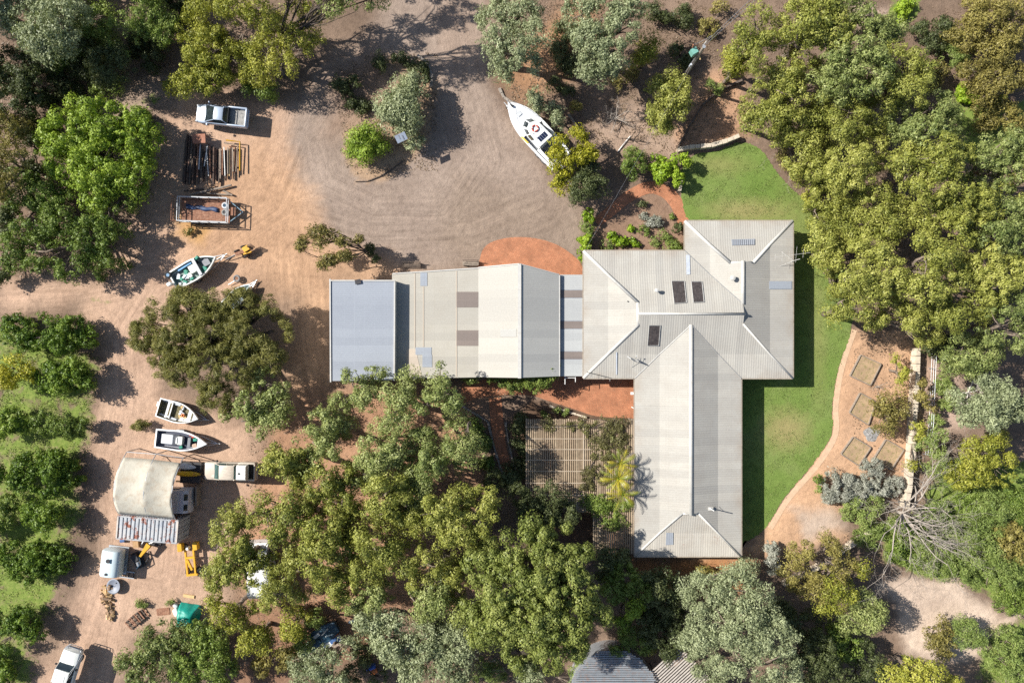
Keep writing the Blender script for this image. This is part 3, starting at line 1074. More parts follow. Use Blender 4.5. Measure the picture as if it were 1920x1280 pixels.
def dish_mesh(r, depth, tilt, az, c, n=20):
    b = MB()
    rings = []
    m = Matrix.Translation(Vector(c)) @ Matrix.Rotation(az, 4, 'Z') @ Matrix.Rotation(tilt, 4, 'Y')
    for k in range(6):
        q = k / 5 * r
        rings.append([m @ Vector((q * math.cos(2 * PI * i / n) + 1e-4 * i, q * math.sin(2 * PI * i / n), depth * (q / r) ** 2)) for i in range(n)])
    b.loft(rings, closed=True, caps=False)
    return b


o = dish_mesh(.42, .1, 1.25, 1.2, (0, 0, .75)).build("reflector", M_cap, dish, smooth=True)
MB().tube([(.0, .0, .7), (.2, .42, .78)], .015, 5).build("feed_arm", M_dark, dish)
MB().box((.2, .44, .79), (.1, .08, .08)).build("feed_horn", M_ltgrey, dish)

# tv antenna hanging off the east eave
p = on_slope(1484, 490, *ES)
an = thing("tv_antenna", "large pale television antenna on a mast at the east eave", "antenna", p)
MB().tube([(0, 0, -.1), (0, 0, 2.0)], .03, 6).build("mast", M_cap, an)
MB().tube([(-2.2, .2, 1.75), (1.0, .6, 1.95)], .015, 5).build("boom", M_cap, an)
for i, (t, l) in enumerate(((0, .3), (.2, .45), (.4, .4), (.6, .75), (.8, .4))):
    x, y, z = -2.2 + 3.2 * t, .2 + .4 * t, 1.75 + .2 * t
    MB().tube([(x - .08 * l, y - l, z), (x, y, z), (x + .1 * l, y + l, z)], .009, 4).build("element", M_cap, an)
MB().tube([(0, 0, .6), (-1.2, -.5, .15)], .018, 4).build("stay", M_cap, an)
MB().tube([(0, 0, .6), (-1.0, .9, .12)], .018, 4).build("stay", M_cap, an)

# thin mast on the south wing
p = on_slope(1331, 952, *SES)
ms = thing("roof_mast", "thin white pole with a small bracket on the south wing roof", "mast", p)
MB().tube([(0, 0, 0), (-.05, .1, 1.5)], .05, 6).build("pole", M_white, ms)
MB().box((.05, -.05, .06), (.5, .3, .06)).build("foot_plate", M_cap, ms)
MB().tube([(-.03, .05, .9), (.5, .2, .1)], .018, 4).build("stay", M_dark, ms)

# aerial rod at the south-west eave
p = on_slope(1100, 697, *SS)
ar = thing("eave_aerial", "dark thin aerial rod lying along the south-west roof corner", "antenna", p)
MB().tube([(0, 0, .25), (2.2, -.55, .1)], .03, 5).build("rod", M_dark, ar)
for t in (.1, .4, .7, 1.0):
    MB().tube([(2.2 * t, -.55 * t, .2 - .1 * t), (2.2 * t + .02, -.55 * t - .35, .15 - .1 * t)], .012, 4).build("element", M_cap, ar)

# ------------------------------------------------------------------ sheds
def quad_roof(name, corners, m, parent, uvdir=(1, 0), th=.05, sub=1):
    """corners: (px,py,z) clockwise from top-left; flat sheet roof face"""
    vs = [P(*c) for c in corners]
    b = MB()
    b.add(vs, [(3, 2, 1, 0)])
    o = b.build(name, m, parent, world=True)
    if o.data.polygons[0].normal.z < 0:
        o.data.flip_normals()
    u = Vector((uvdir[1], -uvdir[0], 0))
    uv_plane(o, Vector((0, 0, 0)), u, Vector((*uvdir, 0)))
    s = o.modifiers.new("t", 'SOLIDIFY')
    s.thickness = th
    s.offset = -1
    return o


def strip(name, a, b, w, h, m, parent):
    a, b = P(*a), P(*b)
    d = b - a
    o = MB()
    L = d.length
    o.box((a + b) / 2, (L, w, h), math.atan2(d.y, d.x), -math.asin(d.z / L))
    return o.build(name, m, parent, world=True)


def shed_walls(parent, corners, m, inset=.12):
    pts = [P(*c) for c in corners]
    c = sum(pts, Vector()) / len(pts)
    ins = [p + (Vector((c.x - p.x, c.y - p.y, 0)).normalized() * inset) for p in pts]
    for a, b in zip(ins, ins[1:] + ins[:1]):
        q = MB()
        q.add([(a.x, a.y, 0), (b.x, b.y, 0), (b.x, b.y, b.z - .08), (a.x, a.y, a.z - .08)], [(0, 1, 2, 3)])
        o = q.build("wall", m, parent, world=True)
        s = o.modifiers.new("t", 'SOLIDIFY')
        s.thickness = .06


M_shedwall = mat("shed_wall_steel", (.45, .44, .4), .6, var=.1, scale=2)
zb0, zb1 = 3.95, 3.75
blue = thing("blue_grey_shed", "square shed with a flat blue-grey metal roof and white edge trim", "shed", P(680, 618))
bc = [(618, 525, zb0), (741, 525, zb1), (740, 713, zb1), (619, 714, zb0)]
quad_roof("roof", bc, M_shedblue, blue, (1, 0))
shed_walls(blue, bc, M_shedwall)
strip("roof_trim", (617.5, 526, zb0 + .03), (669, 526, (zb0 + zb1) / 2 + .03), .12, .12, M_cap, blue)
strip("roof_trim", (681, 526, (zb0 + zb1) / 2 + .03), (741, 526, zb1 + .03), .12, .12, M_cap, blue)
strip("roof_trim", (619, 523, zb0 + .03), (620, 716, zb0 + .03), .12, .12, M_cap, blue)
strip("roof_trim", (740, 528, zb1 + .03), (739, 714, zb1 + .03), .12, .1, M_cap, blue)

zt0, zt1 = 2.75, 3.0
tan = thing("tan_roofed_shed", "wide shed with a nearly flat tan metal roof patched with brown and blue sheets", "shed", P(820, 610))
tc = [(735, 514, zt0), (898, 503, zt1), (898, 707, zt1), (738, 710, zt0)]
quad_roof("roof", tc, M_shedtan, tan, (1, 0))
shed_walls(tan, tc, M_shedwall)


def tz(px):
    return zt0 + (zt1 - zt0) * (px - 736) / 162


for (x0, y0, x1, y1, m, nm) in ((855, 547, 897, 576, M_brownsheet, "brown_sheet"), (856, 619, 897, 648, M_brownsheet, "brown_sheet"), (788, 511, 801, 536, M_bluesheet, "blue_sheet"), (779, 651, 809, 665, M_bluesheet, "blue_sheet"), (792, 665, 810, 688, M_bluesheet, "blue_sheet")):
    quad_roof(nm, [(x0, y0, tz(x0) + .03), (x1, y0, tz(x1) + .03), (x1, y1, tz(x1) + .03), (x0, y1, tz(x0) + .03)], m, tan, (1, 0), .025)
M_tanpale = roof_material("sandy_sheet", (.49, .42, .34), pitch=.2, amp=.25, dirt=(.36, .31, .25))
quad_roof("sandy_sheet", [(762, 654, tz(762) + .02), (779, 654, tz(779) + .02), (792, 708, tz(792) + .02), (762, 709, tz(762) + .02)], M_tanpale, tan, (1, 0), .02)
for (x, y0, y1) in ((778, 512, 653), (794, 537, 650), (856, 508, 706)):
    strip("sheet_joint", (x, y0, tz(x) + .015), (x, y1, tz(x) + .015), .09, .03, M_tanpale, tan)
strip("barge_trim", (736, 513, zt0 + .03), (898, 502.5, zt1 + .03), .1, .1, M_cap, tan)

zg0, zr, zg1 = 3.02, 4.25, 2.9
gab = thing("gabled_shed", "gable-roofed shed with cream west slope and grey east slope, joining the tan roof", "shed", P(970, 605))
g1 = [(897, 502, zg0), (974, 495, zr), (974, 708, zr), (897, 707, zg0)]
g2 = [(974, 495, zr), (1048, 515, zg1), (1048, 705, zg1), (974, 708, zr)]
quad_roof("roof_slope", g1, M_shedcream, gab, (1, 0))
quad_roof("roof_slope", g2, M_shedgrey, gab, (1, 0))
shed_walls(gab, [(897, 503, zg0), (974, 496, zr), (1048, 516, zg1), (1048, 704, zg1), (974, 707, zr), (897, 706, zg0)], M_shedwall)
strip("ridge_capping", (974, 494, zr + .02), (974, 709, zr + .02), .32, .05, M_cap, gab)
strip("barge_trim", (897, 501.5, zg0 + .02), (974, 494.5, zr + .02), .09, .1, M_cap, gab)
strip("barge_trim", (974, 494.5, zr + .02), (1048, 514.5, zg1 + .02), .09, .1, M_cap, gab)
strip("gutter", (1049, 515, zg1 - .05), (1049, 705, zg1 - .05), .1, .1, M_cap, gab)
quad_roof("faded_sheet", [(938, 617, 3.72), (968, 616, 4.18), (968, 631, 4.18), (938, 631, 3.72)], M_shedgrey, gab, (1, 0), .015)

zl = 2.5
lnk = thing("breezeway_roof", "flat grey linking roof with three brown strips between gabled shed and house", "roof", P(1070, 610))
lc = [(1046, 515, zl), (1094, 515, zl), (1094, 705, zl), (1046, 705, zl)]
quad_roof("roof", lc, M_bluesheet, lnk, (1, 0))
for (y0, y1) in ((544, 558), (602, 616), (659, 673)):
    quad_roof("brown_sheet", [(1046, y0, zl + .03), (1094, y0, zl + .03), (1094, y1, zl + .03), (1046, y1, zl + .03)], M_brownsheet, lnk, (1, 0), .02)
M_linkpale = roof_material("pale_link_sheet", (.40, .41, .40), pitch=.2, amp=.3, dirt=(.3, .3, .3))
for (y0, y1) in ((515, 543), (559, 601), (617, 658), (674, 705)):
    quad_roof("pale_sheet", [(1047, y0, zl + .02), (1094, y0, zl + .02), (1094, y1, zl + .02), (1047, y1, zl + .02)], M_linkpale, lnk, (1, 0), .012)
for (px, py) in ((1049, 517), (1049, 703), (1092, 517), (1092, 703)):
    q = P(px, py, zl)
    MB().box((q.x, q.y, zl / 2 - .03), (.1, .1, zl - .06)).build("post", M_white, lnk, world=True)

MB().box((0, 0, 0), (.55, .42, .05), .2).build("dark_notch_plate", M_dark, blue).location = P(671, 528, 3.98) - blue.location  # dark plate added to stand in for the shadowed gap in the trim
# ------------------------------------------------------------------ vehicles
def rot_px(dx, dy):
    return math.atan2(-dy, dx)


def wheel(parent, x, y, r=.36, w=.24, tyre=M_black, rim=M_galv):
    t = MB()
    prof_ = [(-w / 2, r * .62), (-w / 2, r * .93), (-w * .36, r), (w * .36, r), (w / 2, r * .93), (w / 2, r * .62)]
    rings = []
    for i in range(18):
        a = 2 * PI * i / 18
        rings.append([(x + q * math.cos(a), y + yy, r + q * math.sin(a)) for yy, q in prof_])
    rings.append(rings[0])
    t.loft(rings, closed=False, caps=False)
    o = t.build("wheel", tyre, parent, smooth=2)
    c = MB()
    c.tube([(x, y - w * .38, r), (x, y + w * .38, r)], r * .62, 14)
    c.tube([(x, y - w * .46, r), (x, y + w * .46, r)], r * .2, 8)
    c.build("rim", rim, o)
    return o


def body_ring(x, hw, zb, zt, cr=.04, sh=.86):
    return [(x, -hw * .9, zb), (x, -hw, zb + .18), (x, -hw, zt - .16), (x, -hw * .965, zt - .06), (x, -hw * sh, zt), (x, 0, zt + cr),
            (x, hw * sh, zt), (x, hw * .965, zt - .06), (x, hw, zt - .16), (x, hw, zb + .18), (x, hw * .9, zb)]


def ute(label, loc, rz, paint, L=5.1, W=1.84, hood=1.25, cab=1.5, belt=.98, roof=1.46, tray='liner', group=None, rake=.62, boxy=False, glass=M_glass, dual=False):
    t = thing("utility_vehicle", label, "ute", loc, rz, group)
    hw = W / 2
    xf = L / 2
    xw0 = xf - hood                      # windscreen base
    xw1 = xw0 - rake                     # windscreen top
    xc = xw0 - cab - .35                 # cab rear at belt
    xr1 = xc + (.14 if boxy else .3)    # roof rear
    f = .93 if boxy else .8
    b = MB()
    b.loft([body_ring(xf, hw * f * (.86 if boxy else .62), .38, .62), body_ring(xf - .07, hw * f * (1 if boxy else .85), .3, .74), body_ring(xf - .15, hw * (.95 if boxy else .86), .28, belt - (.1 if boxy else .2)), body_ring(xf - .28, hw * (.97 if boxy else .93), .26, belt - (.08 if boxy else .17)),
            body_ring(xf - .6, hw * .99, .25, belt - (.05 if boxy else .1)), body_ring(xw0, hw, .25, belt, .05), body_ring(xw0 - .3, hw, .25, belt, .0), body_ring(xc, hw, .25, belt, 0)])
    b.build("body", paint, t, smooth=2)
    # bonnet crease panel
    MB().add([(xf - .25, -hw * .55, belt - .1), (xf - .25, hw * .55, belt - .1), (xw0 - .02, hw * .68, belt + .035), (xw0 - .02, -hw * .68, belt + .035)], [(0, 1, 2, 3)]).build("bonnet", paint, t).modifiers.new("t", 'SOLIDIFY').thickness = .03
    rw, bw = hw * (.8 if boxy else .68), hw * .9
    # roof panel, gently crowned
    r = MB()
    rings = []
    for k, x in enumerate((xw1 + .04, xw1 - .12, (xw1 + xr1) / 2, xr1 + .1, xr1)):
        zz = roof - (.05 if k in (0, 4) else 0.0)
        rings.append([(x, -rw, zz - .03), (x, -rw * .8, zz + .012), (x, 0, zz + .035), (x, rw * .8, zz + .012), (x, rw, zz - .03), (x, rw * .95, zz - .07), (x, -rw * .95, zz - .07)])
    r.loft(rings)
    r.build("roof", paint, t, smooth=2)
    g = belt - .01

    def pane(name, q, m=glass, par=t, th=.02):
        o = MB().add(q, [(0, 1, 2, 3)]).build(name, m, par)
        o.modifiers.new("t", 'SOLIDIFY').thickness = th
        return o
    wz = roof - .06
    pane("windscreen", [(xw0, -bw * .93, g + .02), (xw0, bw * .93, g + .02), (xw1, rw * .95, wz), (xw1, -rw * .95, wz)])
    pane("rear_window", [(xc, bw * .9, g), (xc, -bw * .9, g), (xr1, -rw * .95, wz), (xr1, rw * .95, wz)])
    for s in (-1, 1):
        segs = [(0.02, .98)] if not dual else [(.02, .5), (.55, .98)]
        for (a, c) in segs:
            x0b, x1b = xw0 - .12 + (xc + .06 - xw0 + .12) * a, xw0 - .12 + (xc + .06 - xw0 + .12) * c
            x0t, x1t = xw1 - .05 + (xr1 - xw1 + .08) * a, xw1 - .05 + (xr1 - xw1 + .08) * c
            pane("side_window", [(x0b, s * bw, g), (x1b, s * bw, g), (x1t, s * rw, wz), (x0t, s * rw, wz)])
        MB().tube([(xw0, s * bw * .96, g), (xw1, s * rw, wz + .02)], .035, 5).build("pillar", paint, t)
        MB().tube([(xc, s * bw * .95, g), (xr1, s * rw, wz + .02)], .06, 5).build("pillar", paint, t)
        xm = xw0 - .12 + (xc + .06 - xw0 + .12) * .52
        xt = xw1 - .05 + (xr1 - xw1 + .08) * .52
        if dual:
            MB().tube([(xm, s * bw * .99, g), (xt, s * rw, wz + .02)], .04, 5).build("pillar", paint, t)
        mr = MB()
        mr.rbox((xw0 - .28, s * (hw + .13), belt + .08), (.13, .22, .16), 0, .05)
        mr.build("mirror", paint if not boxy else M_black, t, smooth=2)
        MB().rbox((xf - .1, s * hw * .7, .66), (.16, .36, .16), -s * .35, .05).build("headlight", M_ltgrey, t)
        MB().box((-xf + .03, s * hw * .88, .8), (.05, .14, .24)).build("taillight", M_red, t)
        MB().box((xw0 - .55, s * (hw + .012), belt - .18), (.16, .03, .04)).build("door_handle", M_dark, t)
    # tub
    xt0, xt1 = xc - .01, -xf
    Lt = xt0 - xt1
    for s in (-1, 1):
        q = MB()
        q.rbox(((xt0 + xt1) / 2, s * (hw - .07), (belt + .3) / 2), (Lt, .15, belt - .3), 0, .06)
        q.build("tray_side", paint, t, smooth=2)
    MB().rbox((xt1 + .05, 0, (belt + .4) / 2), (.12, W - .1, belt - .42), 0, .05).build("tailgate", paint, t, smooth=2)
    MB().box((xt0 - .03, 0, .75), (.06, W - .3, .46)).build("tray_front", paint if tray != 'liner' else M_black, t)
    liner = {'liner': M_ltgrey, 'canopy': M_timberd, 'tools': M_dark}[tray]
    MB().box(((xt0 + xt1) / 2, 0, .56), (Lt - .1, W - .3, .1)).build("tray_floor", mat("scuffed_tray_liner", (.3, .29, .27), .8, var=.25, scale=3, col2=(.12, .12, .12), thr=(.5, .65)) if tray == 'liner' else liner, t)
    MB().box((0, 0, .34), (L - .7, W - .5, .18)).build("chassis", M_dark, t)
    for x in (xf - .85, -xf + 1.0):
        for s in (-1, 1):
            wheel(t, x, s * (hw - .13))
    MB().rbox((xf - .02, 0, .45), (.14, W * .88, .2), 0, .05).build("front_bumper", M_black if boxy else paint, t, smooth=2)
    MB().rbox((-xf - .03, 0, .48), (.14, W * .9, .16), 0, .05).build("rear_bumper", M_galv if boxy else paint, t, smooth=2)
    if tray == 'liner':
        MB().tube([(xt0 - .12, -hw + .14, belt), (xt0 - .12, -hw + .2, belt + .22), (xt0 - .12, hw - .2, belt + .22), (xt0 - .12, hw - .14, belt)], .035, 6).build("sports_bar", M_black, t)
    if tray == 'canopy':
        Lc = Lt * .62
        cx = xt0 - .06 - Lc / 2
        cb = MB()
        cb.loft([[(cx - Lc / 2 + k[0], s2 * k[1], k[2]) for (s2, k) in ((-1, (0, hw - .1, belt)), (-1, (.04, hw - .14, roof - .12)), (-1, (.08, hw - .26, roof + .06)), (1, (.08, hw - .26, roof + .06)), (1, (.04, hw - .14, roof - .12)), (1, (0, hw - .1, belt)))],
                 [(cx + Lc / 2 - k[0], s2 * k[1], k[2]) for (s2, k) in ((-1, (0, hw - .1, belt)), (-1, (.02, hw - .14, roof - .12)), (-1, (.04, hw - .26, roof + .06)), (1, (.04, hw - .26, roof + .06)), (1, (.02, hw - .14, roof - .12)), (1, (0, hw - .1, belt)))]])
        cb.build("canopy", M_cream, t)
        for s in (-1, 1):
            pane("canopy_window", [(cx - Lc / 2 + .15, s * (hw - .095), belt + .06), (cx + Lc / 2 - .12, s * (hw - .095), belt + .06), (cx + Lc / 2 - .15, s * (hw - .135), roof - .15), (cx - Lc / 2 + .18, s * (hw - .135), roof - .15)])
        for yy in (-.45, -.15, .15, .45):
            MB().box((cx, yy, roof + .068), (Lc * .8, .05, .03)).build("canopy_rib", M_cream, t)
        MB().tube([(cx + Lc * .2, .05, roof + .05), (cx + Lc * .2, .05, roof + .13)], .09, 10).build("roof_vent", M_dark, t)
    if boxy:
        bb = MB()
        for z in (.5, .78, 1.0):
            bb.tube([(xf - .1, -hw * .9, z - .05), (xf + .22, -hw * .7, z), (xf + .26, 0, z), (xf + .22, hw * .7, z), (xf - .1, hw * .9, z - .05)], .035, 6)
        for y in (-hw * .5, hw * .5):
            bb.tube([(xf + .22, y, .4), (xf + .22, y, 1.03)], .03, 6)
        bb.build("bull_bar", M_black if paint is M_beige else M_galv, t)
        for yy in (-.4, -.13, .13, .4):
            MB().box(((xw1 + xr1) / 2 - .1, yy, roof + .03), (abs(xr1 - xw1) * .6, .05, .025)).build("roof_rib", paint, t)
    return t


ute("silver-blue sedan-style ute with an open tray, parked on the sand", P(421, 221, .7), rot_px(-96, -10), M_silver, L=4.95, W=1.88, hood=1.0, cab=1.8, belt=.96, roof=1.42, rake=1.0)
ute("faded beige dual-cab ute with white canopy, parked beside the canvas shelter", P(437, 880, .8), rot_px(-95, -2), M_beige, L=5.0, W=1.74, hood=1.1, cab=1.9, belt=1.08, roof=1.72, tray='canopy', boxy=True, rake=.72, dual=True, glass=M_glassg)
u3 = ute("white four-wheel-drive ute with bull bar and tray at the bottom left corner", P(133, 1256, .9), rot_px(23, -75), M_cream, L=5.0, W=1.78, hood=1.3, cab=1.5, belt=1.12, roof=1.8, tray='tools', boxy=True, rake=.45, dual=True)
MB().tube([(2.35, -1.0, .9), (.6, -1.05, 2.5)], .02, 4).build("whip_aerial", M_ltgrey, u3)
MB().tube([(2.2, -.95, .75), (-.8, -.98, .85)], .03, 4).build("side_step", M_galv, u3)


# ------------------------------------------------------------------ boats
def hull_mesh(parent, L, B, D, m, m_in, zk=.45, rim=.12, floor=.25, bow=2.2, deck=0.0, stern=.92):
    """hull from stern (-x) to bow (+x); zk = keel height above ground. Returns gunwale function"""
    N = 22

    def hb(t):
        q = 1 - max(0, (t - .42) / .58) ** bow
        return max(.015, B / 2 * q * (stern + (1 - stern) * min(1, t / .4)))

    def gz(t):
        return zk + D * (1 + .22 * max(0, t - .3) ** 1.6)
    out, gun, inn = [], [], []
    for i in range(N + 1):
        t = i / N
        x = -L / 2 + L * t
        b = hb(t)
        z1 = gz(t)
        k = zk + D * .75 * max(0, (t - .62) / .38) ** 2.2
        ch = k + (z1 - k) * .42
        out.append([(x, -b, z1), (x, -b * 1.0, z1 - .06), (x, -b * .93, ch), (x, -b * .5, (ch + k) / 2 - .02), (x, 0, k), (x, b * .5, (ch + k) / 2 - .02), (x, b * .93, ch), (x, b, z1 - .06), (x, b, z1)])
        bi = max(.005, b - rim)
        xi = min(x, L / 2 - rim * 1.6)
        xi = max(xi, -L / 2 + rim)
        gun.append([(x, -b, z1), (xi, -bi, z1 + .015), (xi, bi, z1 + .015), (x, b, z1)])
        fz = max(zk + floor, k + .08)
        inn.append([(xi, -bi, z1 + .014), (xi, -bi * .9, fz + .02), (xi, bi * .9, fz + .02), (xi, bi, z1 + .014)])
    b = MB()
    b.loft(out, closed=False, caps=False)
    b.add([p for p in out[0]], [tuple(range(9))])
    b.build("hull", m, parent, smooth=2)
    g = MB()
    n = len(gun)
    vs = [p for r in gun for p in r]
    fs = []
    for i in range(n - 1):
        fs += [(i * 4, (i + 1) * 4, (i + 1) * 4 + 1, i * 4 + 1), (i * 4 + 2, (i + 1) * 4 + 2, (i + 1) * 4 + 3, i * 4 + 3)]
    fs += [(0, 1, 2, 3)]
    g.add(vs, fs)
    g.build("gunwale", m, parent)
    q = MB()
    vs = [p for r in inn for p in r]
    fs = []
    for i in range(n - 1):
        for k in range(3):
            fs.append((i * 4 + k, i * 4 + k + 1, (i + 1) * 4 + k + 1, (i + 1) * 4 + k))
    fs += [(3, 2, 1, 0)]
    q.add(vs, fs)
    q.build("inner_liner", m_in, parent)
    if deck:
        d = MB()
        rows = []
        for i in range(N + 1):
            t = i / N
            if t < 1 - deck - 1e-6:
                continue
            x = -L / 2 + L * t
            bb = hb(t) - .02
            rows.append([(x, -bb, gz(t) + .025), (x, -bb * .5, gz(t) + .05 + .06 * (bb / B)), (x, bb * .5, gz(t) + .05 + .06 * (bb / B)), (x, bb, gz(t) + .025)])
        d.loft(rows, closed=False, caps=False)
        d.build("foredeck", m, parent, smooth=True)
    return hb, gz


def boat_trailer(label, loc, rz, L, B, zk, axle=-.5, axles=1, group=None):
    t = thing("boat_trailer", label, "trailer", loc, rz, group)
    fr = MB()
    for s in (-1, 1):
        fr.box((-.2 * L * .3, s * B * .3, zk - .2), (L * .75, .07, .1))
        fr.tube([(L * .3, s * B * .3, zk - .2), (L * .62, s * .03, zk - .15)], .045, 5)
    fr.tube([(L * .3, 0, zk - .17), (L * .68, 0, zk - .12)], .045, 5)
    for x in (-L * .36, -L * .1, L * .25):
        fr.box((x, 0, zk - .2), (.07, B * .6, .08))
    fr.build("frame", M_galv, t)
    for k in range(axles):
        for s in (-1, 1):
            wheel(t, axle - k * .75, s * (B * .47), .3, .2)
            MB().box((axle - k * .75, s * (B * .47), .68), (.75, .24, .04)).build("mudguard", M_galv, t)
        MB().tube([(axle - k * .75, -B * .45, .3), (axle - k * .75, B * .45, .3)], .035, 5).build("axle", M_dark, t)
    MB().tube([(L * .6, .15, 0), (L * .6, .15, zk + .05)], .03, 6).build("jockey_wheel", M_dark, t)
    return t


# large white cabin boat
bz = rot_px(-108, -118)
bl = P(1003, 250, 1.3)
big = thing("cabin_boat", "large white cabin boat with solar panel on a trailer beside the drive", "boat", (bl.x, bl.y, 0), bz)
BL, BB, BD = 7.8, 2.75, 1.15
hb, gz = hull_mesh(big, BL, BB, BD, M_gel, M_gel, zk=.55, rim=.2, floor=.45, bow=3.2, deck=.47)
zt = gz(.5)
cab = MB()
cab.loft([[(1.35, y * .38, zt), (1.15, y * .4, zt + .35), (.62, y * .62, zt + .82)][0:3] for y in (-1, -.5, .5, 1)], closed=False, caps=False)
cabp = [(1.55, .0), (1.2, .62), (.3, .88), (-1.3, .9), (-1.3, -.9), (.3, -.88), (1.2, -.62)]
rfp = [(.8, 0), (.55, .5), (0, .66), (-1.55, .72), (-1.55, -.72), (0, -.66), (.55, -.5)]
cc = MB()
cc.loft([[(x, y, zt - .15) for x, y in cabp], [(x, y, zt + .2) for x, y in cabp], [(x, y, zt + .95) for x, y in rfp]])
cc.build("cabin", M_gel, big)
ht = MB()
rr = [(x * 1.02, y * 1.08) for x, y in rfp]
ht.loft([[(x, y, zt + .952) for x, y in rr], [(x, y, zt + .99) for x, y in rr], [(x * .97, y * .93, zt + 1.03) for x, y in rr]])
ht.build("hardtop", M_gel, big)


def cab_window(i, j, a0, a1, h0, h1):
    p0, p1 = Vector((*cabp[i], zt + .2)), Vector((*cabp[j], zt + .2))
    q0, q1 = Vector((*rfp[i], zt + .95)), Vector((*rfp[j], zt + .95))
    b0, b1 = p0.lerp(p1, a0), p0.lerp(p1, a1)
    t0, t1 = q0.lerp(q1, a0), q0.lerp(q1, a1)
    n = (b1 - b0).cross(t0 - b0).normalized()
    if n.z < 0:
        n = -n
    o = MB().add([b0.lerp(t0, h0) + n * .02, b1.lerp(t1, h0) + n * .02, b1.lerp(t1, h1) + n * .02, b0.lerp(t0, h1) + n * .02], [(0, 1, 2, 3)]).build("cabin_window", M_glass, big)
    o.modifiers.new("t", 'SOLIDIFY').thickness = .02


cab_window(0, 1, .08, .92, .12, .9)
cab_window(6, 0, .08, .92, .12, .9)
cab_window(1, 2, .25, .95, .15, .85)
cab_window(2, 3, .05, .45, .15, .85)
cab_window(5, 6, .05, .75, .15, .85)
cab_window(4, 5, .55, .95, .15, .85)
MB().box((-1.0, 0, zt + 1.06), (.52, .95, .03)).build("solar_panel", M_solar, big)
for yy in (-.24, 0, .24):
    MB().box((-1.0, yy, zt + 1.077), (.5, .012, .006)).build("solar_busbar", M_ltgrey, big)
sm = MB().add([(.6, BB / 2 * .995, zt + .06), (-.35, BB / 2 - .06, zt + .05), (-.35, BB / 2 - .22, zt + .06), (.5, BB / 2 - .16, zt + .07)], [(0, 1, 2, 3)]).build("yellow_stripe", mat("yellow_sign_paint", (.75, .5, .08), .4, var=.1), big)
sm.modifiers.new("t", 'SOLIDIFY').thickness = .02
MB().box((-2.7, 0, 1.02), (2.4, 1.6, .03)).build("cockpit_floor", mat("cockpit_carpet", (.16, .17, .2), .8, var=.15), big)
for s in (-1, 1):
    MB().box((-2.55, s * .86, 1.3), (2.3, .3, .5)).build("side_locker", M_gel, big)
MB().box((-3.75, 0, 1.4), (.25, 2.2, .5)).build("transom_deck", M_gel, big)
rl = MB()
for s in (-1, 1):
    rl.tube([(1.2, s * 1.05, zt + .1), (1.25, s * 1.03, zt + .5), (2.6, s * .72, zt + .62), (3.7, s * .12, zt + .75)], .02, 5)
rl.build("bow_rail", M_galv, big)
MB().tube([(3.2, 0, zt + .25), (4.05, 0, zt + .3)], .05, 6).build("bow_sprit", M_galv, big)
MB().box((3.35, 0, zt + .3), (.3, .16, .16)).build("anchor_winch", M_dark, big)
MB().rbox((2.35, 0, zt + .17), (.5, .5, .08), 0, .1).build("deck_hatch", M_ltgrey, big)
for s in (-.45, .45):
    o = MB()
    o.rbox((-4.25, s, 1.45), (.5, .4, .55), 0, .12)
    o.box((-4.3, s, .95), (.22, .14, .7))
    o.build("outboard_motor", M_ltgrey, big)
for (x, y) in ((-.2, .45), (-.3, -.45), (.15, .3), (-.7, .55)):
    MB().tube([(x, y, zt + 1.0), (x, y, zt + 1.14)], .035, 6).build("roof_fitting", M_dark, big)
boat_trailer("galvanised twin-axle trailer under the large white cabin boat", (bl.x, bl.y, 0), bz, 6.6, 2.3, .55, -1.6, 2)
wp = Matrix.Rotation(bz, 4, 'Z') @ Vector((.05, 0, 0))
lr = thing("life_ring", "red and white life ring lying on the cabin boat's roof", "life ring", (bl.x + wp.x, bl.y + wp.y, zt + 1.03), bz)
MB().torus((0, 0, .07), .29, .075, n=24).build("ring", M_red, lr, smooth=True)
for a in (.6, 2.2, 3.7, 5.3):
    MB().tube([(.29 * math.cos(a - .12), .29 * math.sin(a - .12), .07), (.29 * math.cos(a + .12), .29 * math.sin(a + .12), .07)], .082, 8).build("band", M_white, lr)

# aluminium dinghy with clutter, north-west
z2 = rot_px(64, -36)
p2 = P(366, 505, 1.1)
tin = thing("runabout_boat", "green and white aluminium runabout full of gear beside the sheoak", "boat", (p2.x, p2.y, 0), z2)
hull_mesh(tin, 4.9, 2.1, .75, M_cream, mat("green_boat_liner", (.2, .27, .25), .7, var=.3, scale=4, col2=(.45, .45, .42), thr=(.5, .65)), zk=.6, rim=.13, floor=.2, bow=2.2)
MB().box((.35, 0, 1.3), (.3, 1.7, .35)).build("windscreen_console", M_ltgrey, tin)
MB().box((.62, 0, 1.46), (.05, 1.75, .3), 0, -.4).build("windscreen", M_glass, tin)
MB().box((1.25, .1, 1.02), (.75, .7, .3)).build("cabin_hatch", M_greym, tin)
MB().box((-.2, .15, 1.05), (.6, .75, .4)).build("seat_box", M_cream, tin)
MB().box((-.75, .75, 1.1), (1.5, .22, .25), .05).build("blue_cushion", mat("blue_vinyl", (.12, .3, .5), .5, var=.2), tin)
for i in range(14):
    x, y = R.uniform(-2.1, -.6), R.uniform(-.75, .4)
    MB().rbox((x, y, .95 + R.random() * .12), (R.uniform(.2, .5), R.uniform(.2, .45), .2), R.random() * 3, .05).build("loose_gear", R.choice([M_ltgrey, M_cream, M_green, M_aqua]), tin)
MB().rbox((.75, .8, 1.4), (.5, .3, .25), .3, .1).build("green_bag", M_green, tin)
MB().rbox((.85, -.45, 1.2), (.5, .5, .25), .5, .1).build("green_bag", M_green, tin)
o = MB()
o.rbox((-2.75, -.15, 1.45), (.45, .36, .5), 0, .12)
o.box((-2.75, -.15, .95), (.2, .14, .6))
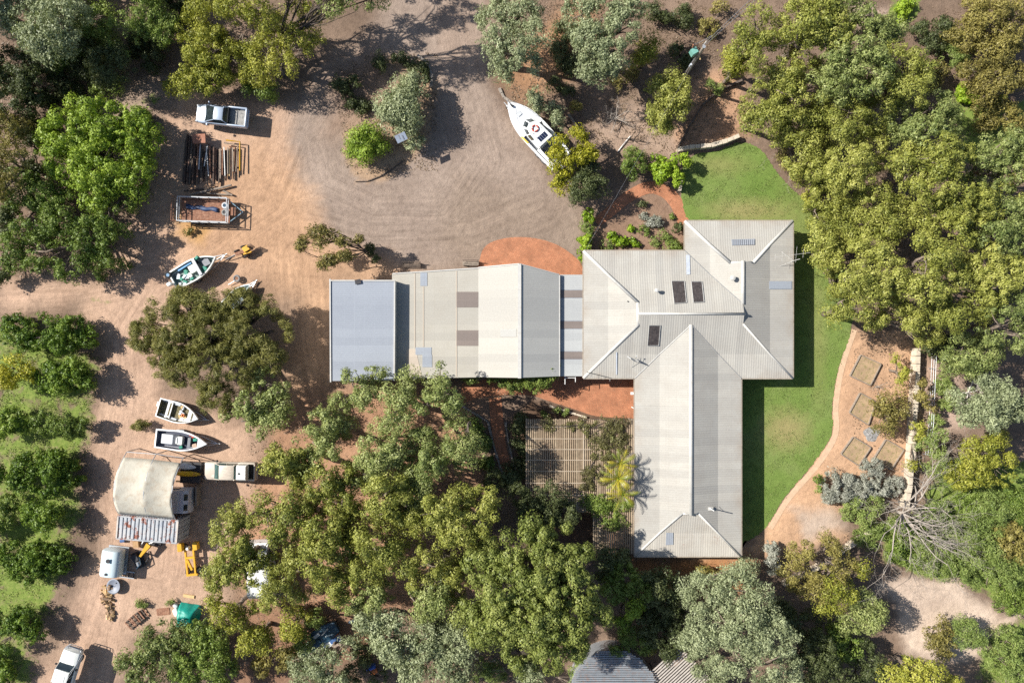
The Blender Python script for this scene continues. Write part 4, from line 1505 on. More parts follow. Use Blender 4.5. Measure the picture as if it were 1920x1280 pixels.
o.build("outboard_motor", M_white, tin)
boat_trailer("trailer under the cluttered aluminium runabout", (p2.x, p2.y, 0), z2, 4.9, 1.9, .6)
d = Matrix.Rotation(z2, 4, 'Z') @ Vector((-2.5, .75, 0))
tyv = thing("spare_tyre", "spare tyre with blue rim hung on the runabout's stern corner", "tyre", (p2.x + d.x, p2.y + d.y, 1.35), z2)
MB().torus((0, 0, 0), .24, .1).build("tyre", M_black, tyv, smooth=True)
MB().tube([(0, 0, -.06), (0, 0, .06)], .16, 12).build("rim", mat("blue_steel_rim", (.12, .25, .4), .5), tyv)

# old white dinghy
z3 = rot_px(75, 22)
p3 = P(335, 774, .9)
old = thing("open_dinghy", "weathered white open dinghy with leaf litter inside, beside the centre-console boat", "boat", (p3.x, p3.y, 0), z3)
hull_mesh(old, 4.2, 2.05, .65, M_white, mat("mossy_boat_floor", (.13, .11, .05), .9, var=.3, scale=3, col2=(.25, .22, .15), thr=(.5, .65)), zk=.35, rim=.11, floor=.15, bow=2.0, deck=.16)
MB().box((-1.15, 0, .85), (.22, 1.6, .08)).build("thwart", M_white, old)
MB().box((-.85, 0, .8), (.1, 1.6, .06)).build("thwart", M_white, old)
MB().box((1.1, 0, .85), (.35, 1.15, .1)).build("thwart", M_cream, old)
for i in range(10):
    x, y = R.uniform(-.1, .9), R.uniform(-.6, .6)
    MB().rbox((x, y, .62), (R.uniform(.2, .4), R.uniform(.15, .35), .2), R.random() * 3, .04).build("loose_gear", R.choice([M_cream, M_ltgrey, M_pine, M_white]), old)
MB().torus((.4, -.15, .75), .13, .05, n=14).build("orange_float", M_orange, old, smooth=True)
MB().rbox((-2.2, .3, .8), (.15, .5, .4), 0, .05).build("motor_bracket", M_white, old)
boat_trailer("low trailer under the weathered white dinghy", (p3.x, p3.y, 0), z3, 4.2, 1.6, .42)

# centre-console boat
z4 = rot_px(97, 11)
p4 = P(342, 826, 1.1)
cc4 = thing("centre_console_boat", "white centre-console fishing boat with grey engine cover on its trailer", "boat", (p4.x, p4.y, 0), z4)
hull_mesh(cc4, 5.15, 2.0, .75, M_gel, mat("navy_boat_floor", (.055, .065, .1), .7, var=.3, scale=3), zk=.6, rim=.14, floor=.22, bow=2.0, deck=.19)
MB().rbox((-1.35, .05, 1.2), (1.15, .95, .5), 0, .08).build("engine_cover", M_ltgrey, cc4)
MB().box((-.6, .05, 1.15), (.5, .95, .4), 0, .5).build("cover_slope", M_greym, cc4)
MB().rbox((-.05, .05, 1.35), (.5, .8, .5), 0, .06).build("console", M_cream, cc4)
MB().box((-.35, .05, 1.63), (.12, .6, .06)).build("instrument_panel", M_white, cc4)
MB().rbox((.75, -.05, 1.15), (.3, .9, .35), 0, .05).build("seat", M_greym, cc4)
MB().rbox((1.3, -.35, 1.1), (.5, .45, .3), .4, .1).build("tan_bucket", mat("tan_canvas", (.45, .32, .24), .8), cc4)
MB().rbox((1.05, .55, 1.05), (.4, .25, .2), .5, .05).build("red_fuel_can", M_red, cc4)
MB().rbox((.75, .65, 1.05), (.3, .2, .2), .1, .05).build("red_fuel_can", M_red, cc4)
MB().rbox((.8, -.75, 1.2), (.7, .12, .2), .2, .05).build("white_fender", M_white, cc4)
MB().rbox((1.25, .25, 1.1), (.4, .3, .2), .2, .05).build("green_net", M_green, cc4)
MB().rbox((-.1, -.65, 1.0), (.35, .25, .2), .4, .05).build("green_net", M_green, cc4)
boat_trailer("trailer under the white centre-console boat", (p4.x, p4.y, 0), z4, 5.1, 1.8, .6)

# white boat half hidden under the sheoak
z5 = rot_px(40, -38)
p5 = P(445, 556, .8)
hb5 = thing("small_white_boat", "small white boat half hidden under the sheoak's northern edge", "boat", (p5.x, p5.y, 0), z5)
hull_mesh(hb5, 3.6, 1.5, .5, M_gel, M_aqua, zk=.4, rim=.1, floor=.15)
MB().box((-.4, 0, .8), (.25, 1.1, .07)).build("thwart", M_cream, hb5)
MB().box((.6, 0, .82), (.25, .9, .07)).build("thwart", M_cream, hb5)
boat_trailer("trailer with upturned tyre in front of the half-hidden white boat", (p5.x, p5.y, 0), z5, 3.6, 1.2, .42)
q = P(444, 522, .4)
ty = thing("loose_tyre", "grey tyre lying on the small boat's drawbar near the sheoak", "tyre", q)
MB().torus((0, 0, 0), .27, .1).build("tyre", mat("grey_dusty_rubber", (.2, .2, .2), .9), ty, smooth=True)
MB().tube([(0, 0, -.05), (0, 0, .05)], .14, 12).build("rim", M_rust, ty)
MB().tube([(-.9, -.6, -.2), (-.2, -.2, -.1)], .04, 5).build("spindle", M_galv, ty)

# yellow trenching implement by the runabout
q = P(455, 472, .5)
im = thing("rusty_implement", "rusty orange and yellow wheeled implement near the runabout's bow", "machinery", q, rot_px(50, -18))
MB().box((0, 0, 0), (1.5, .3, .16)).build("frame", M_rust, im)
MB().box((.5, .1, .25), (.6, .5, .35), .2).build("engine", M_yellow, im)
MB().box((.45, -.3, .1), (.8, .14, .3)).build("guard", M_yellow, im)
MB().tube([(-.7, 0, 0), (-1.9, -.1, -.2)], .04, 5).build("drawbar", M_galv, im)
for (x, y) in ((.2, .5), (.2, -.5), (-.55, .3)):
    wheel(im, x, y, .3, .14, M_black, M_rust).location = (0, 0, -.45)
for i in range(5):
    MB().tube([(.55 + .12 * i, .45, .1), (.75 + .12 * i, .2, .55), (1.0 + .1 * i, -.1, .3)], .035, 5).build("tine", M_rustd, im)

# caged trailer
z6 = rot_px(100, 3)
p6 = P(385, 395, .7)
tr = thing("cage_trailer", "rust-floored stock trailer with a pale tubular cage and pointed drawbar", "trailer", (p6.x, p6.y, 0), z6)
TLn, TW = 4.8, 2.35
for i in range(7):
    MB().box((-TLn / 2 + TLn / 7 * (i + .5), 0, .62), (TLn / 7 - .015, TW - .1, .06)).build("floor_plate", M_rust, tr)
for s in (-1, 1):
    MB().box((0, s * TW / 2, .78), (TLn, .06, .32)).build("side_board", M_rust if s > 0 else M_galv, tr)
    MB().tube([(-TLn / 2, s * TW / 2, 1.55), (TLn / 2, s * TW / 2, 1.55)], .05, 6).build("top_rail", M_galv, tr)
    MB().tube([(-TLn / 2, s * TW / 2, 1.15), (TLn / 2, s * TW / 2, 1.15)], .03, 6).build("mid_rail", M_galv, tr)
    for k in range(6):
        x = -TLn / 2 + TLn * k / 5
        MB().tube([(x, s * TW / 2, .6), (x, s * TW / 2, 1.55)], .03, 6).build("cage_post", M_galv, tr)
for x in (-TLn / 2, -TLn / 2 - .55, TLn / 2):
    for z in (1.55, 1.1):
        MB().tube([(x, -TW / 2, z), (x, TW / 2, z)], .045, 6).build("end_rail", M_galv if x > -2.6 else M_rust, tr)
for s in (-1, 1):
    MB().tube([(-TLn / 2, s * TW / 2, 1.55), (-TLn / 2 - .55, s * TW / 2, 1.55), (-TLn / 2 - .55, s * TW / 2, .7)], .035, 6).build("ramp_frame", M_rust, tr)
    MB().tube([(TLn / 2, s * TW * .42, .55), (TLn / 2 + 1.25, 0, .55)], .055, 6).build("drawbar", mat("blue_grey_steel", (.15, .25, .32), .5, var=.2), tr)
    for k in (0, 1):
        wheel(tr, -.3 - k * .8, s * (TW / 2 + .05), .33, .2)
MB().box((TLn / 2 + .35, 0, .66), (.45, .8, .18)).build("toolbox", M_rust, tr)
MB().box((TLn / 2 + .62, .25, .58), (.1, .1, .3)).build("jockey_stand", M_dark, tr)
for k, (x, y, mm) in enumerate(((TLn / 2 - .45, .55, M_dkblue), (TLn / 2 - .45, -.12, M_dark))):
    w_ = Matrix.Rotation(z6, 4, 'Z') @ Vector((x, y, 0))
    ty = thing("trailer_tyre", ("tyre with dark blue centre lying in the cage trailer, upper of two" if k == 0 else "pale dusty tyre lying in the cage trailer, lower of two"), "tyre", (p6.x + w_.x, p6.y + w_.y, .76))
    MB().torus((0, 0, 0), .24, .1).build("tyre", mat("dusty_tyre", (.26, .25, .23), .9) if k else M_ltgrey, ty, smooth=True)
    MB().tube([(0, 0, -.06), (0, 0, .04)], .15, 12).build("rim", mm, ty)
w_ = Matrix.Rotation(z6, 4, 'Z') @ Vector((-.3, .35, 0))
tp = thing("blue_tarpaulin", "crumpled blue tarpaulin lying along the cage trailer floor", "tarpaulin", (p6.x + w_.x, p6.y + w_.y, .67), z6)
b = MB()
rows = []
for i in range(13):
    x = -1.6 + 3.2 * i / 12
    rows.append([(x, yy * (.2 + .07 * math.sin(i * 1.3 + yy)) - .12 * i / 6, .02 + .14 * abs(math.sin(i * 2.1 + yy * 3)) * (1 - abs(yy))) for yy in (-1, -.5, 0, .5, 1)])
b.loft(rows, closed=False, caps=False)
b.build("sheet", mat("dark_blue_tarp", (.035, .06, .13), .5, var=.3), tp, smooth=True).modifiers.new("t", 'SOLIDIFY').thickness = .02
# ------------------------------------------------------------------ stacked steel and timber lengths
pile = [  # x top, y top, x bottom, y bottom, width m, material, z
    (352, 252, 346, 345, .16, M_rustd, .15), (357, 255, 352, 347, .12, M_rustd, .25), (363, 270, 357, 345, .14, M_timberd, .15), (368, 275, 365, 348, .13, M_rustd, .3),
    (372, 268, 370, 332, .11, M_rust, .45), (376, 270, 373, 318, .09, M_galv, .55), (380, 280, 372, 345, .12, M_timberd, .2), (384, 285, 381, 340, .12, M_rustd, .15),
    (389, 272, 383, 312, .09, M_alu, .5), (387, 278, 391, 330, .08, M_alu, .5), (393, 270, 395, 335, .11, M_rust, .4), (398, 274, 397, 345, .15, M_timberd, .15),
    (404, 278, 403, 332, .1, M_rust, .45), (408, 280, 407, 340, .14, M_rustd, .2), (413, 278, 413, 335, .12, M_timber, .35), (417, 279, 417, 328, .09, M_rust, .5),
    (420, 276, 422, 330, .08, M_alu, .55), (424, 282, 424, 335, .14, M_rustd, .2), (427, 277, 427, 326, .09, M_timber, .5),
    (430, 279, 430, 330, .1, M_pine, .4), (436, 277, 437, 322, .12, M_timber, .5)]
ORD = "first second third fourth fifth sixth seventh eighth ninth tenth eleventh twelfth thirteenth fourteenth fifteenth sixteenth seventeenth eighteenth nineteenth twentieth twenty-first twenty-second twenty-third twenty-fourth twenty-fifth twenty-sixth twenty-seventh twenty-eighth twenty-ninth thirtieth thirty-first".split()
pile += [(349, 262, 343, 342, .15, M_timberd, .12), (360, 258, 355, 346, .13, M_timberd, .5), (366, 262, 361, 344, .12, M_rustd, .6), (378, 272, 377, 344, .12, M_timberd, .4), (391, 280, 388, 344, .12, M_timberd, .3), (401, 276, 400, 346, .13, M_rustd, .55), (411, 282, 410, 344, .12, M_timberd, .3), (433, 276, 434, 336, .12, M_rustd, .3), (440, 280, 440, 330, .1, M_timberd, .3)]
pile.sort(key=lambda q: q[0] + q[2])
for i, (x0, y0, x1, y1, w, m, z) in enumerate(pile):
    a, b = P(x0, y0, z), P(x1, y1, z)
    d = b - a
    L = d.length
    ang = math.atan2(d.y, d.x)
    kind = {id(M_rustd): "dark rusty steel", id(M_rust): "reddish rusty steel", id(M_timberd): "dark timber", id(M_timber): "grey timber", id(M_alu): "pale metal", id(M_galv): "galvanised steel", id(M_pine): "yellowish timber"}[id(m)]
    lb = "long %s length, %s from the left in the stack below the silver ute" % (kind, ORD[i])
    t = thing("stacked_length", lb, "beam", (a + b) / 2, ang, "long lengths stacked below the silver ute")
    if m in (M_rustd, M_rust, M_galv):            # steel sections: I or channel
        q = MB()
        q.box((0, 0, 0), (L, .02, w))
        q.box((0, 0, w / 2), (L, w, .02))
        q.box((0, 0, -w / 2), (L, w, .02))
        q.build("steel_section", m, t)
    else:
        MB().box((0, 0, 0), (L, w, w * .7)).build("plank", m, t, bevel=.01)
# right-angled steel frames on the right of the stack
for i, (pts, m) in enumerate((([(424, 263), (450, 266), (450, 320)], M_yellow), ([(420, 268), (446, 272), (443, 322)], M_timber), ([(430, 275), (441, 276), (440, 325)], M_rust))):
    t = thing("angle_frame", ["outermost yellowish right-angled steel frame", "middle pale right-angled frame", "innermost rusty right-angled frame"][i] + " at the stack's right end", "frame", P(*pts[1], .5))
    MB().tube([P(*q, .55 - .08 * i) for q in pts], .07, 4).build("rail", m, t, world=True)
# timber bearers under the stack
for i, y in enumerate((285, 318)):
    a, b = P(350, y + 4, .06), P(446, y - 4, .06)
    t = thing("bearer", "dark timber bearer under the %s of the stacked lengths" % ("upper half", "lower half")[i], "beam", (a + b) / 2, math.atan2(b.y - a.y, b.x - a.x))
    MB().box((0, 0, 0), ((b - a).length, .12, .12)).build("baulk", M_timberd, t)
t = thing("rusty_plate", "square rusty brown steel sheet resting on top of the stacked lengths", "steel plate", P(373, 260, 1.0), .04)
MB().box((0, 0, 0), (1.25, .9, .025)).build("sheet", mat("orange_rusty_sheet", (.33, .14, .085), .8, var=.15, scale=2, col2=(.4, .2, .13), thr=(.5, .7)), t)
for sx in (-1, 1):
    for sy in (-1, 1):
        MB().box((sx * .55, sy * .38, -.48), (.06, .06, .94)).build("leg", M_rust, t)
for i, (a, b, w, m) in enumerate((((356, 366, .3), (434, 347, .3), .22, M_timber), ((418, 358, .2), (436, 366, .2), .2, M_timber), ((372, 362, .15), (432, 365, .15), .16, M_timber), ((345, 358, .12), (400, 352, .12), .18, M_timberd))):
    pa, pb = P(*a), P(*b)
    t = thing("timber_pole", ["long pale pole lying slanted above the cage trailer", "short thick pale pole end above the cage trailer", "thin grey pole along the cage trailer's top edge", "dark pole in the tree shade above the cage trailer"][i], "pole", (pa + pb) / 2, math.atan2(pb.y - pa.y, pb.x - pa.x))
    L = (pb - pa).length
    MB().tube([(-L / 2, 0, 0), (-L * .2, .03, 0), (L * .2, -.02, 0), (L / 2, 0, 0)], [w * .42, w * .46, w * .48, w * .5], 8).build("log", m, t, smooth=2)

# ------------------------------------------------------------------ shipping container
cz = 2.6
c0, c1, c2, c3 = P(222, 966, cz), P(336, 975, cz), P(330, 1020, cz), P(216, 1009, cz)
ctr = (c0 + c1 + c2 + c3) / 4
ux = (c1 - c0).normalized()
crz = math.atan2(ux.y, ux.x)
CL, CW = (c1 - c0).length, (c3 - c0).length
cont = thing("shipping_container", "rusty pale blue shipping container with ribbed roof against the canvas shelter", "container", (ctr.x, ctr.y, 0), crz)


def container_mat():
    m, nt, b = new_mat("rusty_container_paint")
    v = texco(nt)
    r = ramp(nt, [(.35, (.26, .29, .335)), (.5, (.38, .395, .41)), (.7, (.46, .44, .425))])
    nt.links.new(noise(nt, v, .9, 6, .7, .4), r.inputs[0])
    r2 = ramp(nt, [(.545, (0, 0, 0)), (.59, (1, 1, 1))])
    nt.links.new(noise(nt, v, 1.5, 8, .72, .5), r2.inputs[0])
    c = mixc(nt, r2.outputs[0], r.outputs[0], (.24, .07, .035))
    nt.links.new(c, b.inputs["Base Color"])
    b.inputs["Roughness"].default_value = .6
    return m


M_cont = container_mat()
body = MB()
body.box((0, 0, cz / 2), (CL, CW, cz - .06))
body.build("body", M_cont, cont)
nrib = 14
for i in range(nrib):
    x = -CL / 2 + .25 + (CL - .5) * (i + .5) / nrib
    w = (CL - .5) / nrib
    q = MB()
    q.loft([[(x - w * .36, y, cz - .031), (x - w * .22, y, cz + .045), (x + w * .22, y, cz + .045), (x + w * .36, y, cz - .031)] for y in (-CW / 2 + .12, CW / 2 - .12)])
    q.build("roof_rib", M_cont, cont)
for s in (-1, 1):
    MB().box((0, s * (CW / 2 - .03), cz), (CL, .1, .1)).build("top_rail", M_cont, cont)
    MB().box((s * (CL / 2 - .05), 0, cz + .004), (.14, CW - .18, .1)).build("end_rail", mat("pale_container_end", (.5, .45, .4), .6, var=.15), cont)
    MB().box((CL / 2 + .02, s * CW * .245, cz / 2), (.06, CW * .47, cz - .3)).build("door", mat("grey_container_door", (.36, .38, .4), .6, var=.2, scale=2, col2=(.22, .2, .18), thr=(.55, .7)), cont)
    for k in (.12, .36):
        MB().tube([(CL / 2 + .08, s * CW * k, .2), (CL / 2 + .08, s * CW * k, cz - .2)], .025, 6).build("lock_rod", M_galv, cont)
for s in (-1, 1):
    for k in range(22):
        x = -CL / 2 + .2 + (CL - .4) * k / 21
        MB().box((x, s * (CW / 2 + .015), cz / 2), (.12, .04, cz - .35)).build("side_rib", M_cont, cont)

# ------------------------------------------------------------------ canvas shelter
north = [P(238, 847, 2.3), P(293, 851, 2.5), P(344, 858, 2.3)]
south = [P(223, 963, 2.75), P(278, 968, 2.85), P(329, 973, 2.75)]
sh = thing("canvas_shelter", "cream canvas shelter stretched over curved hoops beside the rusty container", "shelter", P(285, 905))
hoops = []
for a, b in zip(north, south):
    pts = []
    for i in range(15):
        t = i / 14
        p = a.lerp(b, t)
        p.z += 1.55 * math.sin(PI * t) ** .8
        pts.append(p)
    hoops.append(pts)
rows = []
NU = 24
for i in range(NU + 1):
    u = i / NU
    row = []
    for j in range(15):
        if u <= .5:
            p = hoops[0][j].lerp(hoops[1][j], u * 2)
        else:
            p = hoops[1][j].lerp(hoops[2][j], u * 2 - 1)
        sag = .2 * math.sin(PI * ((u * 2) % 1)) * math.sin(PI * j / 14)
        p.z += -sag + .03 * math.sin(u * 19 + j * 1.7) * math.sin(PI * j / 14) + .05
        p.x += .05 * math.sin(j * 1.1 + u * 7)
        row.append(p)
    rows.append(row[1:])
b = MB()
b.loft(rows, closed=False, caps=False)
o = b.build("canvas", M_canvas, sh, world=True, smooth=True)
s_ = o.modifiers.new("t", 'SOLIDIFY')
s_.thickness = .015
for h in hoops:
    MB().tube(h, .045, 6).build("hoop", M_galv, sh, world=True)
for j in (0, 14):
    MB().tube([h[j] for h in hoops], .035, 6).build("purlin", M_galv, sh, world=True)
for p in north:
    MB().tube([(p.x, p.y, 0), p], .05, 6).build("post", M_galv, sh, world=True)
for p in (south[0], south[2]):
    MB().tube([(p.x, p.y, cz + .06), p], .04, 6).build("post", M_galv, sh, world=True)
# lashing rope along the south edge
MB().tube([hoops[0][14] + Vector((0, .05, .05)), hoops[1][14] + Vector((0, .05, .05)), hoops[2][14] + Vector((0, .05, .05))], .05, 5).build("lashing", M_dark, sh, world=True)

# boards on a rack, half under the canvas
rk = thing("board_rack", "dark flat steel rack beside the canvas shelter holding two boards", "rack", P(358, 885, .6), rot_px(100, 6))
MB().box((0, 0, 0), (1.9, 2.1, .06)).build("deck", M_dark, rk)
for s in (-1, 1):
    MB().box((0, s * 1.05, .04), (2.0, .07, .08)).build("rail", M_rustd, rk)
    MB().box((s * .97, 0, .045), (.07, 2.1, .08)).build("rail", M_timberd, rk)
    for s2 in (-1, 1):
        MB().box((s * .9, s2 * .95, -.32), (.07, .07, .56)).build("leg", M_rustd, rk)


def surfboard(label, loc, rz, L, W, m, cat="surfboard"):
    t = thing("surfboard", label, cat, loc, rz)
    rings = []
    for i in range(15):
        u = i / 14
        x = -L / 2 + L * u
        w = max(.01, W / 2 * math.sin(PI * min(1, max(0, u * .9 + .08))) ** .6) if u < .999 else .01
        z = .1 * (u - .5) ** 2
        rings.append([(x, -w, z), (x, -w * .7, z + .06), (x, 0, z + .075), (x, w * .7, z + .06), (x, w, z), (x, 0, z - .03)])
    MB().loft(rings).build("board", m, t, smooth=True)
    MB().box((-L / 2 + .3, 0, -.08), (.18, .015, .12)).build("fin", M_dark, t)
    return t


surfboard("white pointed board poking out from under the canvas shelter", P(347, 874, .75), rot_px(100, 8), 2.3, .62, M_ltgrey)
surfboard("yellow and orange pointed board beside the white one under the canvas", P(353, 888, .75), rot_px(100, 3), 2.6, .55, mat("yellow_gelcoat", (.62, .38, .015), .35, var=.1, scale=1.2, col2=(.42, .14, .06), thr=(.55, .7)))
t = thing("pale_plank", "pale plank lying between the yellow board and the caravan", "plank", P(339, 902, .6), rot_px(60, 2))
MB().box((0, 0, 0), (1.0, .16, .05)).build("board", M_pine, t)
t = thing("rack_plank", "upright weathered plank at the caravan's right end", "plank", P(371, 928, .5), PI / 2)
MB().box((0, 0, 0), (1.9, .14, .9)).build("board", M_timber, t)

# caravan under the shelter
cv = thing("slide_on_camper", "grey-white camper body sheltering under the canvas beside the container", "camper", P(344, 932, 0), rot_px(100, 4))
q = MB()
q.loft([[(x, -1.15, .5), (x, -1.2, 1.1), (x, -1.1, z1), (x, 1.1, z1), (x, 1.2, 1.1), (x, 1.15, .5)] for x, z1 in ((-1.6, 2.0), (.9, 2.05), (1.25, 1.75))])
q.build("shell", mat("shade_tinted_white_panels", (.55, .56, .62), .4, var=.05), cv)  # white shell; the lilac cast of the canvas shade is put into its colour
MB().box((1.1, .55, 1.93), (.02, .02, .02)).build("latch", M_dark, cv)
for y0 in (-.55, .45):
    o = MB().add([(.95, y0 - .3, 2.04), (.95, y0 + .3, 2.04), (1.23, y0 + .3, 1.8), (1.23, y0 - .3, 1.8)], [(0, 3, 2, 1)]).build("front_window", M_glass, cv)
    o.modifiers.new("t", 'SOLIDIFY').thickness = .02
MB().rbox((.2, .4, 2.07), (.5, .6, .06), 0, .06).build("roof_hatch", M_ltgrey, cv)
MB().rbox((.3, -.5, 2.06), (.3, .75, .04), 0, .04).build("roof_panel", M_ltgrey, cv)
for s in (-1, 1):
    MB().box((-.2, s * 1.22, 1.45), (.9, .04, .45)).build("side_window", M_glass, cv)
MB().box((-.2, 0, .3), (2.6, 2.0, .4)).build("chassis", M_dark, cv)

# ------------------------------------------------------------------ water tank, machine parts, dish, firewood
wt = thing("water_cart_tank", "pale blue-white barrel water tank with dark lids on a steel skid", "tank", P(223, 1047, 0), rot_px(6, -50))
rings = []
for k, (x, f) in enumerate(((-1.3, .82), (-1.25, .95), (-1.12, 1), (-.4, 1.0), (.4, 1.0), (1.12, 1), (1.25, .95), (1.3, .82))):
    rings.append([(x, f * .98 * math.copysign(abs(math.cos(a)) ** .7, math.cos(a)), 1.15 + f * .8 * math.copysign(abs(math.sin(a)) ** .7, math.sin(a))) for a in [2 * PI * i / 24 for i in range(24)]])
MB().loft(rings).build("barrel", M_aqua, wt, smooth=2)
for x in (-.6, .1, .75):
    MB().torus((x, 0, 1.15), .01, .01).build("seam", M_aqua, wt)
for (x, y, r) in ((.35, .05, .2), (-.95, .1, .13)):
    MB().tube([(x, y, 1.9), (x, y, 2.01)], r, 14).build("lid", M_dark, wt)
MB().box((.35, -.22, 1.97), (.42, .08, .05)).build("lid_strap", M_dkblue, wt)
MB().box((0, 0, .2), (2.7, 2.0, .14)).build("skid", M_galv, wt)
for s in (-1, 1):
    MB().box((0, s * .75, .35), (2.4, .1, .2)).build("cradle", M_galv, wt)

cl = thing("pump_unit", "dark pump and engine unit beside the water tank", "machinery", P(258, 1050, .4), .4)
MB().box((0, 0, -.2), (1.0, 1.6, .1)).build("base", M_dark, cl)
MB().rbox((0, .3, .1), (.6, .7, .5), .2, .08).build("engine", M_dark, cl)
MB().tube([(0, -.5, .1), (.1, -.1, .2)], .2, 10).build("pump", M_galv, cl)
MB().tube([(-.3, -.7, .2), (.4, -.4, .4), (.5, .3, .4)], .05, 6).build("hose", M_dkblue, cl)
MB().tube([(.3, -.7, -.1), (1.0, -.2, -.2), (1.2, .4, -.3)], .06, 6).build("hose", M_dark, cl)
ch = thing("yellow_chute", "bright yellow chute lying between the water tank and container", "chute", P(272, 1031, .8), rot_px(16, -22))
MB().loft([[(x, -w, 0), (x, -w * .8, .22), (x, w * .8, .22), (x, w, 0)] for x, w in ((-.7, .12), (0, .2), (.6, .3), (.75, .25))]).build("trough", M_yellow, ch, smooth=2)
MB().box((-.6, 0, -.4), (.1, .2, .8)).build("stand", M_dark, ch)
MB().box((.4, 0, -.4), (.1, .3, .8)).build("stand", M_dark, ch)
bx = thing("cardboard_box", "brown cardboard box near the container's lower edge", "box", P(257, 1019, .3), .1)
MB().box((0, 0, 0), (.55, .6, .6)).build("carton", mat("cardboard", (.42, .26, .13), .85), bx)
wf = thing("white_frame_scrap", "white angled frame lying against the container's lower side", "frame", P(275, 1016, .2), 0)
MB().tube([(-.5, -.3, .1), (-.1, .35, .25)], .07, 5).build("bar", M_white, wf)
MB().tube([(0, -.25, .1), (.9, .15, .2)], .06, 5).build("bar", M_white, wf)
MB().box((.8, -.1, 0), (1.3, .35, .2), -.1).build("box_section", M_dark, wf)
st = thing("steel_skid", "pale steel ladder-like skid lying below the water tank", "frame", P(228, 1075, .12), rot_px(60, 8))
for s in (-1, 1):
    MB().box((0, s * .3, 0), (2.6, .1, .12)).build("rail", M_galv, st)
for i in range(6):
    MB().box((-1.2 + i * .48, 0, 0), (.08, .6, .08)).build("rung", M_dark, st)
bt = thing("blue_tub", "small blue tub at the container's lower left corner", "tub", P(230, 1013, .2))
MB().rbox((0, 0, 0), (.5, .3, .3), .1, .08).build("tub", M_blue, bt)

sd = thing("large_satellite_dish", "large grey satellite dish lying face up beside the firewood", "satellite dish", P(215, 1098, .25))
b = dish_mesh(.74, .2, .18, 2.6, (0, 0, 0), 28)
o = b.build("reflector", mat("blue_grey_dish", (.17, .19, .235), .5, var=.1), sd, smooth=True)
o.modifiers.new("t", 'SOLIDIFY').thickness = .02
MB().tube([(.15, .3, .06), (.18, .36, .2)], .06, 8).build("feed_mount", M_greym, sd)
MB().tube([(0, 0, -.25), (0, 0, 0)], .12, 8).build("hub", M_dark, sd)

fw_g = "split firewood logs heaped by the satellite dish"
base_log = MB()
base_log.loft([[(x, -.1, 0), (x, .1, 0), (x, .02, .16)] for x in (-.22, .22)])
protoL = base_log.build("firewood_log", mat("split_firewood", (.64, .44, .23), .8, var=.35, scale=3, col2=(.3, .2, .12), thr=(.6, .78)))
protoB = MB().tube([(-.22, 0, .1), (.22, .02, .1)], .1, 7).build("firewood_log", mat("barky_firewood", (.26, .17, .11), .85, var=.4, scale=3, col2=(.5, .32, .16), thr=(.5, .65)))
for i in range(78):
    u = R.random()
    cx = 205 - 4 * math.sin(u * 5) + R.gauss(0, 5.5) * (1 - .3 * u)
    cy = 1100 + u * 58 + R.gauss(0, 2)
    z = max(0, .32 * (1 - u * .5) * R.random() * math.exp(-((cx - 203) / 8) ** 2))
    src = protoL if R.random() < .65 else protoB
    o = src if i == 0 and src is protoL else link(src.copy())
    o.location = P(cx, cy, z)
    o.rotation_euler = (R.uniform(-.5, .5), R.uniform(-.35, .35), R.random() * 6.28)
    k = R.uniform(.9, 1.55)
    o.scale = (k, k * R.uniform(.8, 1.3), k)
    split = src is protoL
    tag(o, "pale split log in the heap below the large satellite dish" if split else "round bark-covered log in the heap below the large satellite dish", "log", fw_g + (", split" if split else ", round"))
bpy.data.objects.remove(protoB)

# broken pallets
for i, (px, py, a) in enumerate(((258, 1158, .7), (248, 1166, .75), (266, 1152, .6))):
    t = thing("pallet", ["dark pallet in the middle of the broken pallet stack", "dark pallet at the lower left of the broken pallet stack", "dark pallet at the upper right of the broken pallet stack"][i], "pallet", P(px, py, .1 + .16 * (i == 0)), a)
    for k in range(5):
        MB().box((-.5 + .25 * k, 0, .06), (.1, 1.0, .03)).build("slat", M_timberd if k % 2 else M_rust, t)
    for s in (-1, 0, 1):
        MB().box((0, s * .42, 0), (1.15, .08, .09)).build("bearer", M_timberd, t)

# teal tarpaulin over a lump
q = P(355, 1153, 0)
tt = thing("tarp_covered_load", "bright teal tarpaulin tied over a bulky load beside the bushes", "tarpaulin", q, -.15)
N = 18
rr = np.random.RandomState(3)
rows = []
for i in range(N + 1):
    row = []
    for j in range(N + 1):
        x, y = (i / N - .5) * 2.2, (j / N - .5) * 2.4
        e = max(abs(x) / 1.1, abs(y) / 1.2)
        z = 1.15 * (1 - max(0, (e - .55) / .45) ** 1.6)
        z += .07 * math.sin(x * 5 + y * 2) + .06 * math.sin(y * 7 - x * 2) + rr.rand() * .05
        row.append((x * (1 + .06 * math.sin(y * 4)), y, max(.02, z)))
    rows.append(row)
MB().loft(rows, closed=False, caps=False).build("tarpaulin", M_teal, tt, smooth=True)
MB().tube([(-1.0, 1.1, .15), (0, 0, 1.32), (1.0, -1.1, .15)], .015, 4).build("rope", M_white, tt)
MB().tube([(-1.0, -1.0, .15), (-.2, 0, 1.32), (.9, 1.1, .15)], .015, 4).build("rope", M_white, tt)
sk = thing("white_sack", "dirty white sack slumped against the teal tarpaulin", "sack", P(331, 1147, .25), .4)
MB().rbox((0, 0, 0), (.55, .8, .5), 0, .2).build("sack", M_cream, sk, smooth=True)
MB().rbox((.15, .6, -.05), (.4, .5, .35), .5, .15).build("fold", M_ltgrey, sk, smooth=True)
br = thing("brown_mat", "brown carpet piece on the sand left of the teal tarpaulin", "mat", P(306, 1146, .03), .1)
MB().rbox((0, 0, 0), (1.3, .7, .05), 0, .1).build("carpet", M_rust, br)
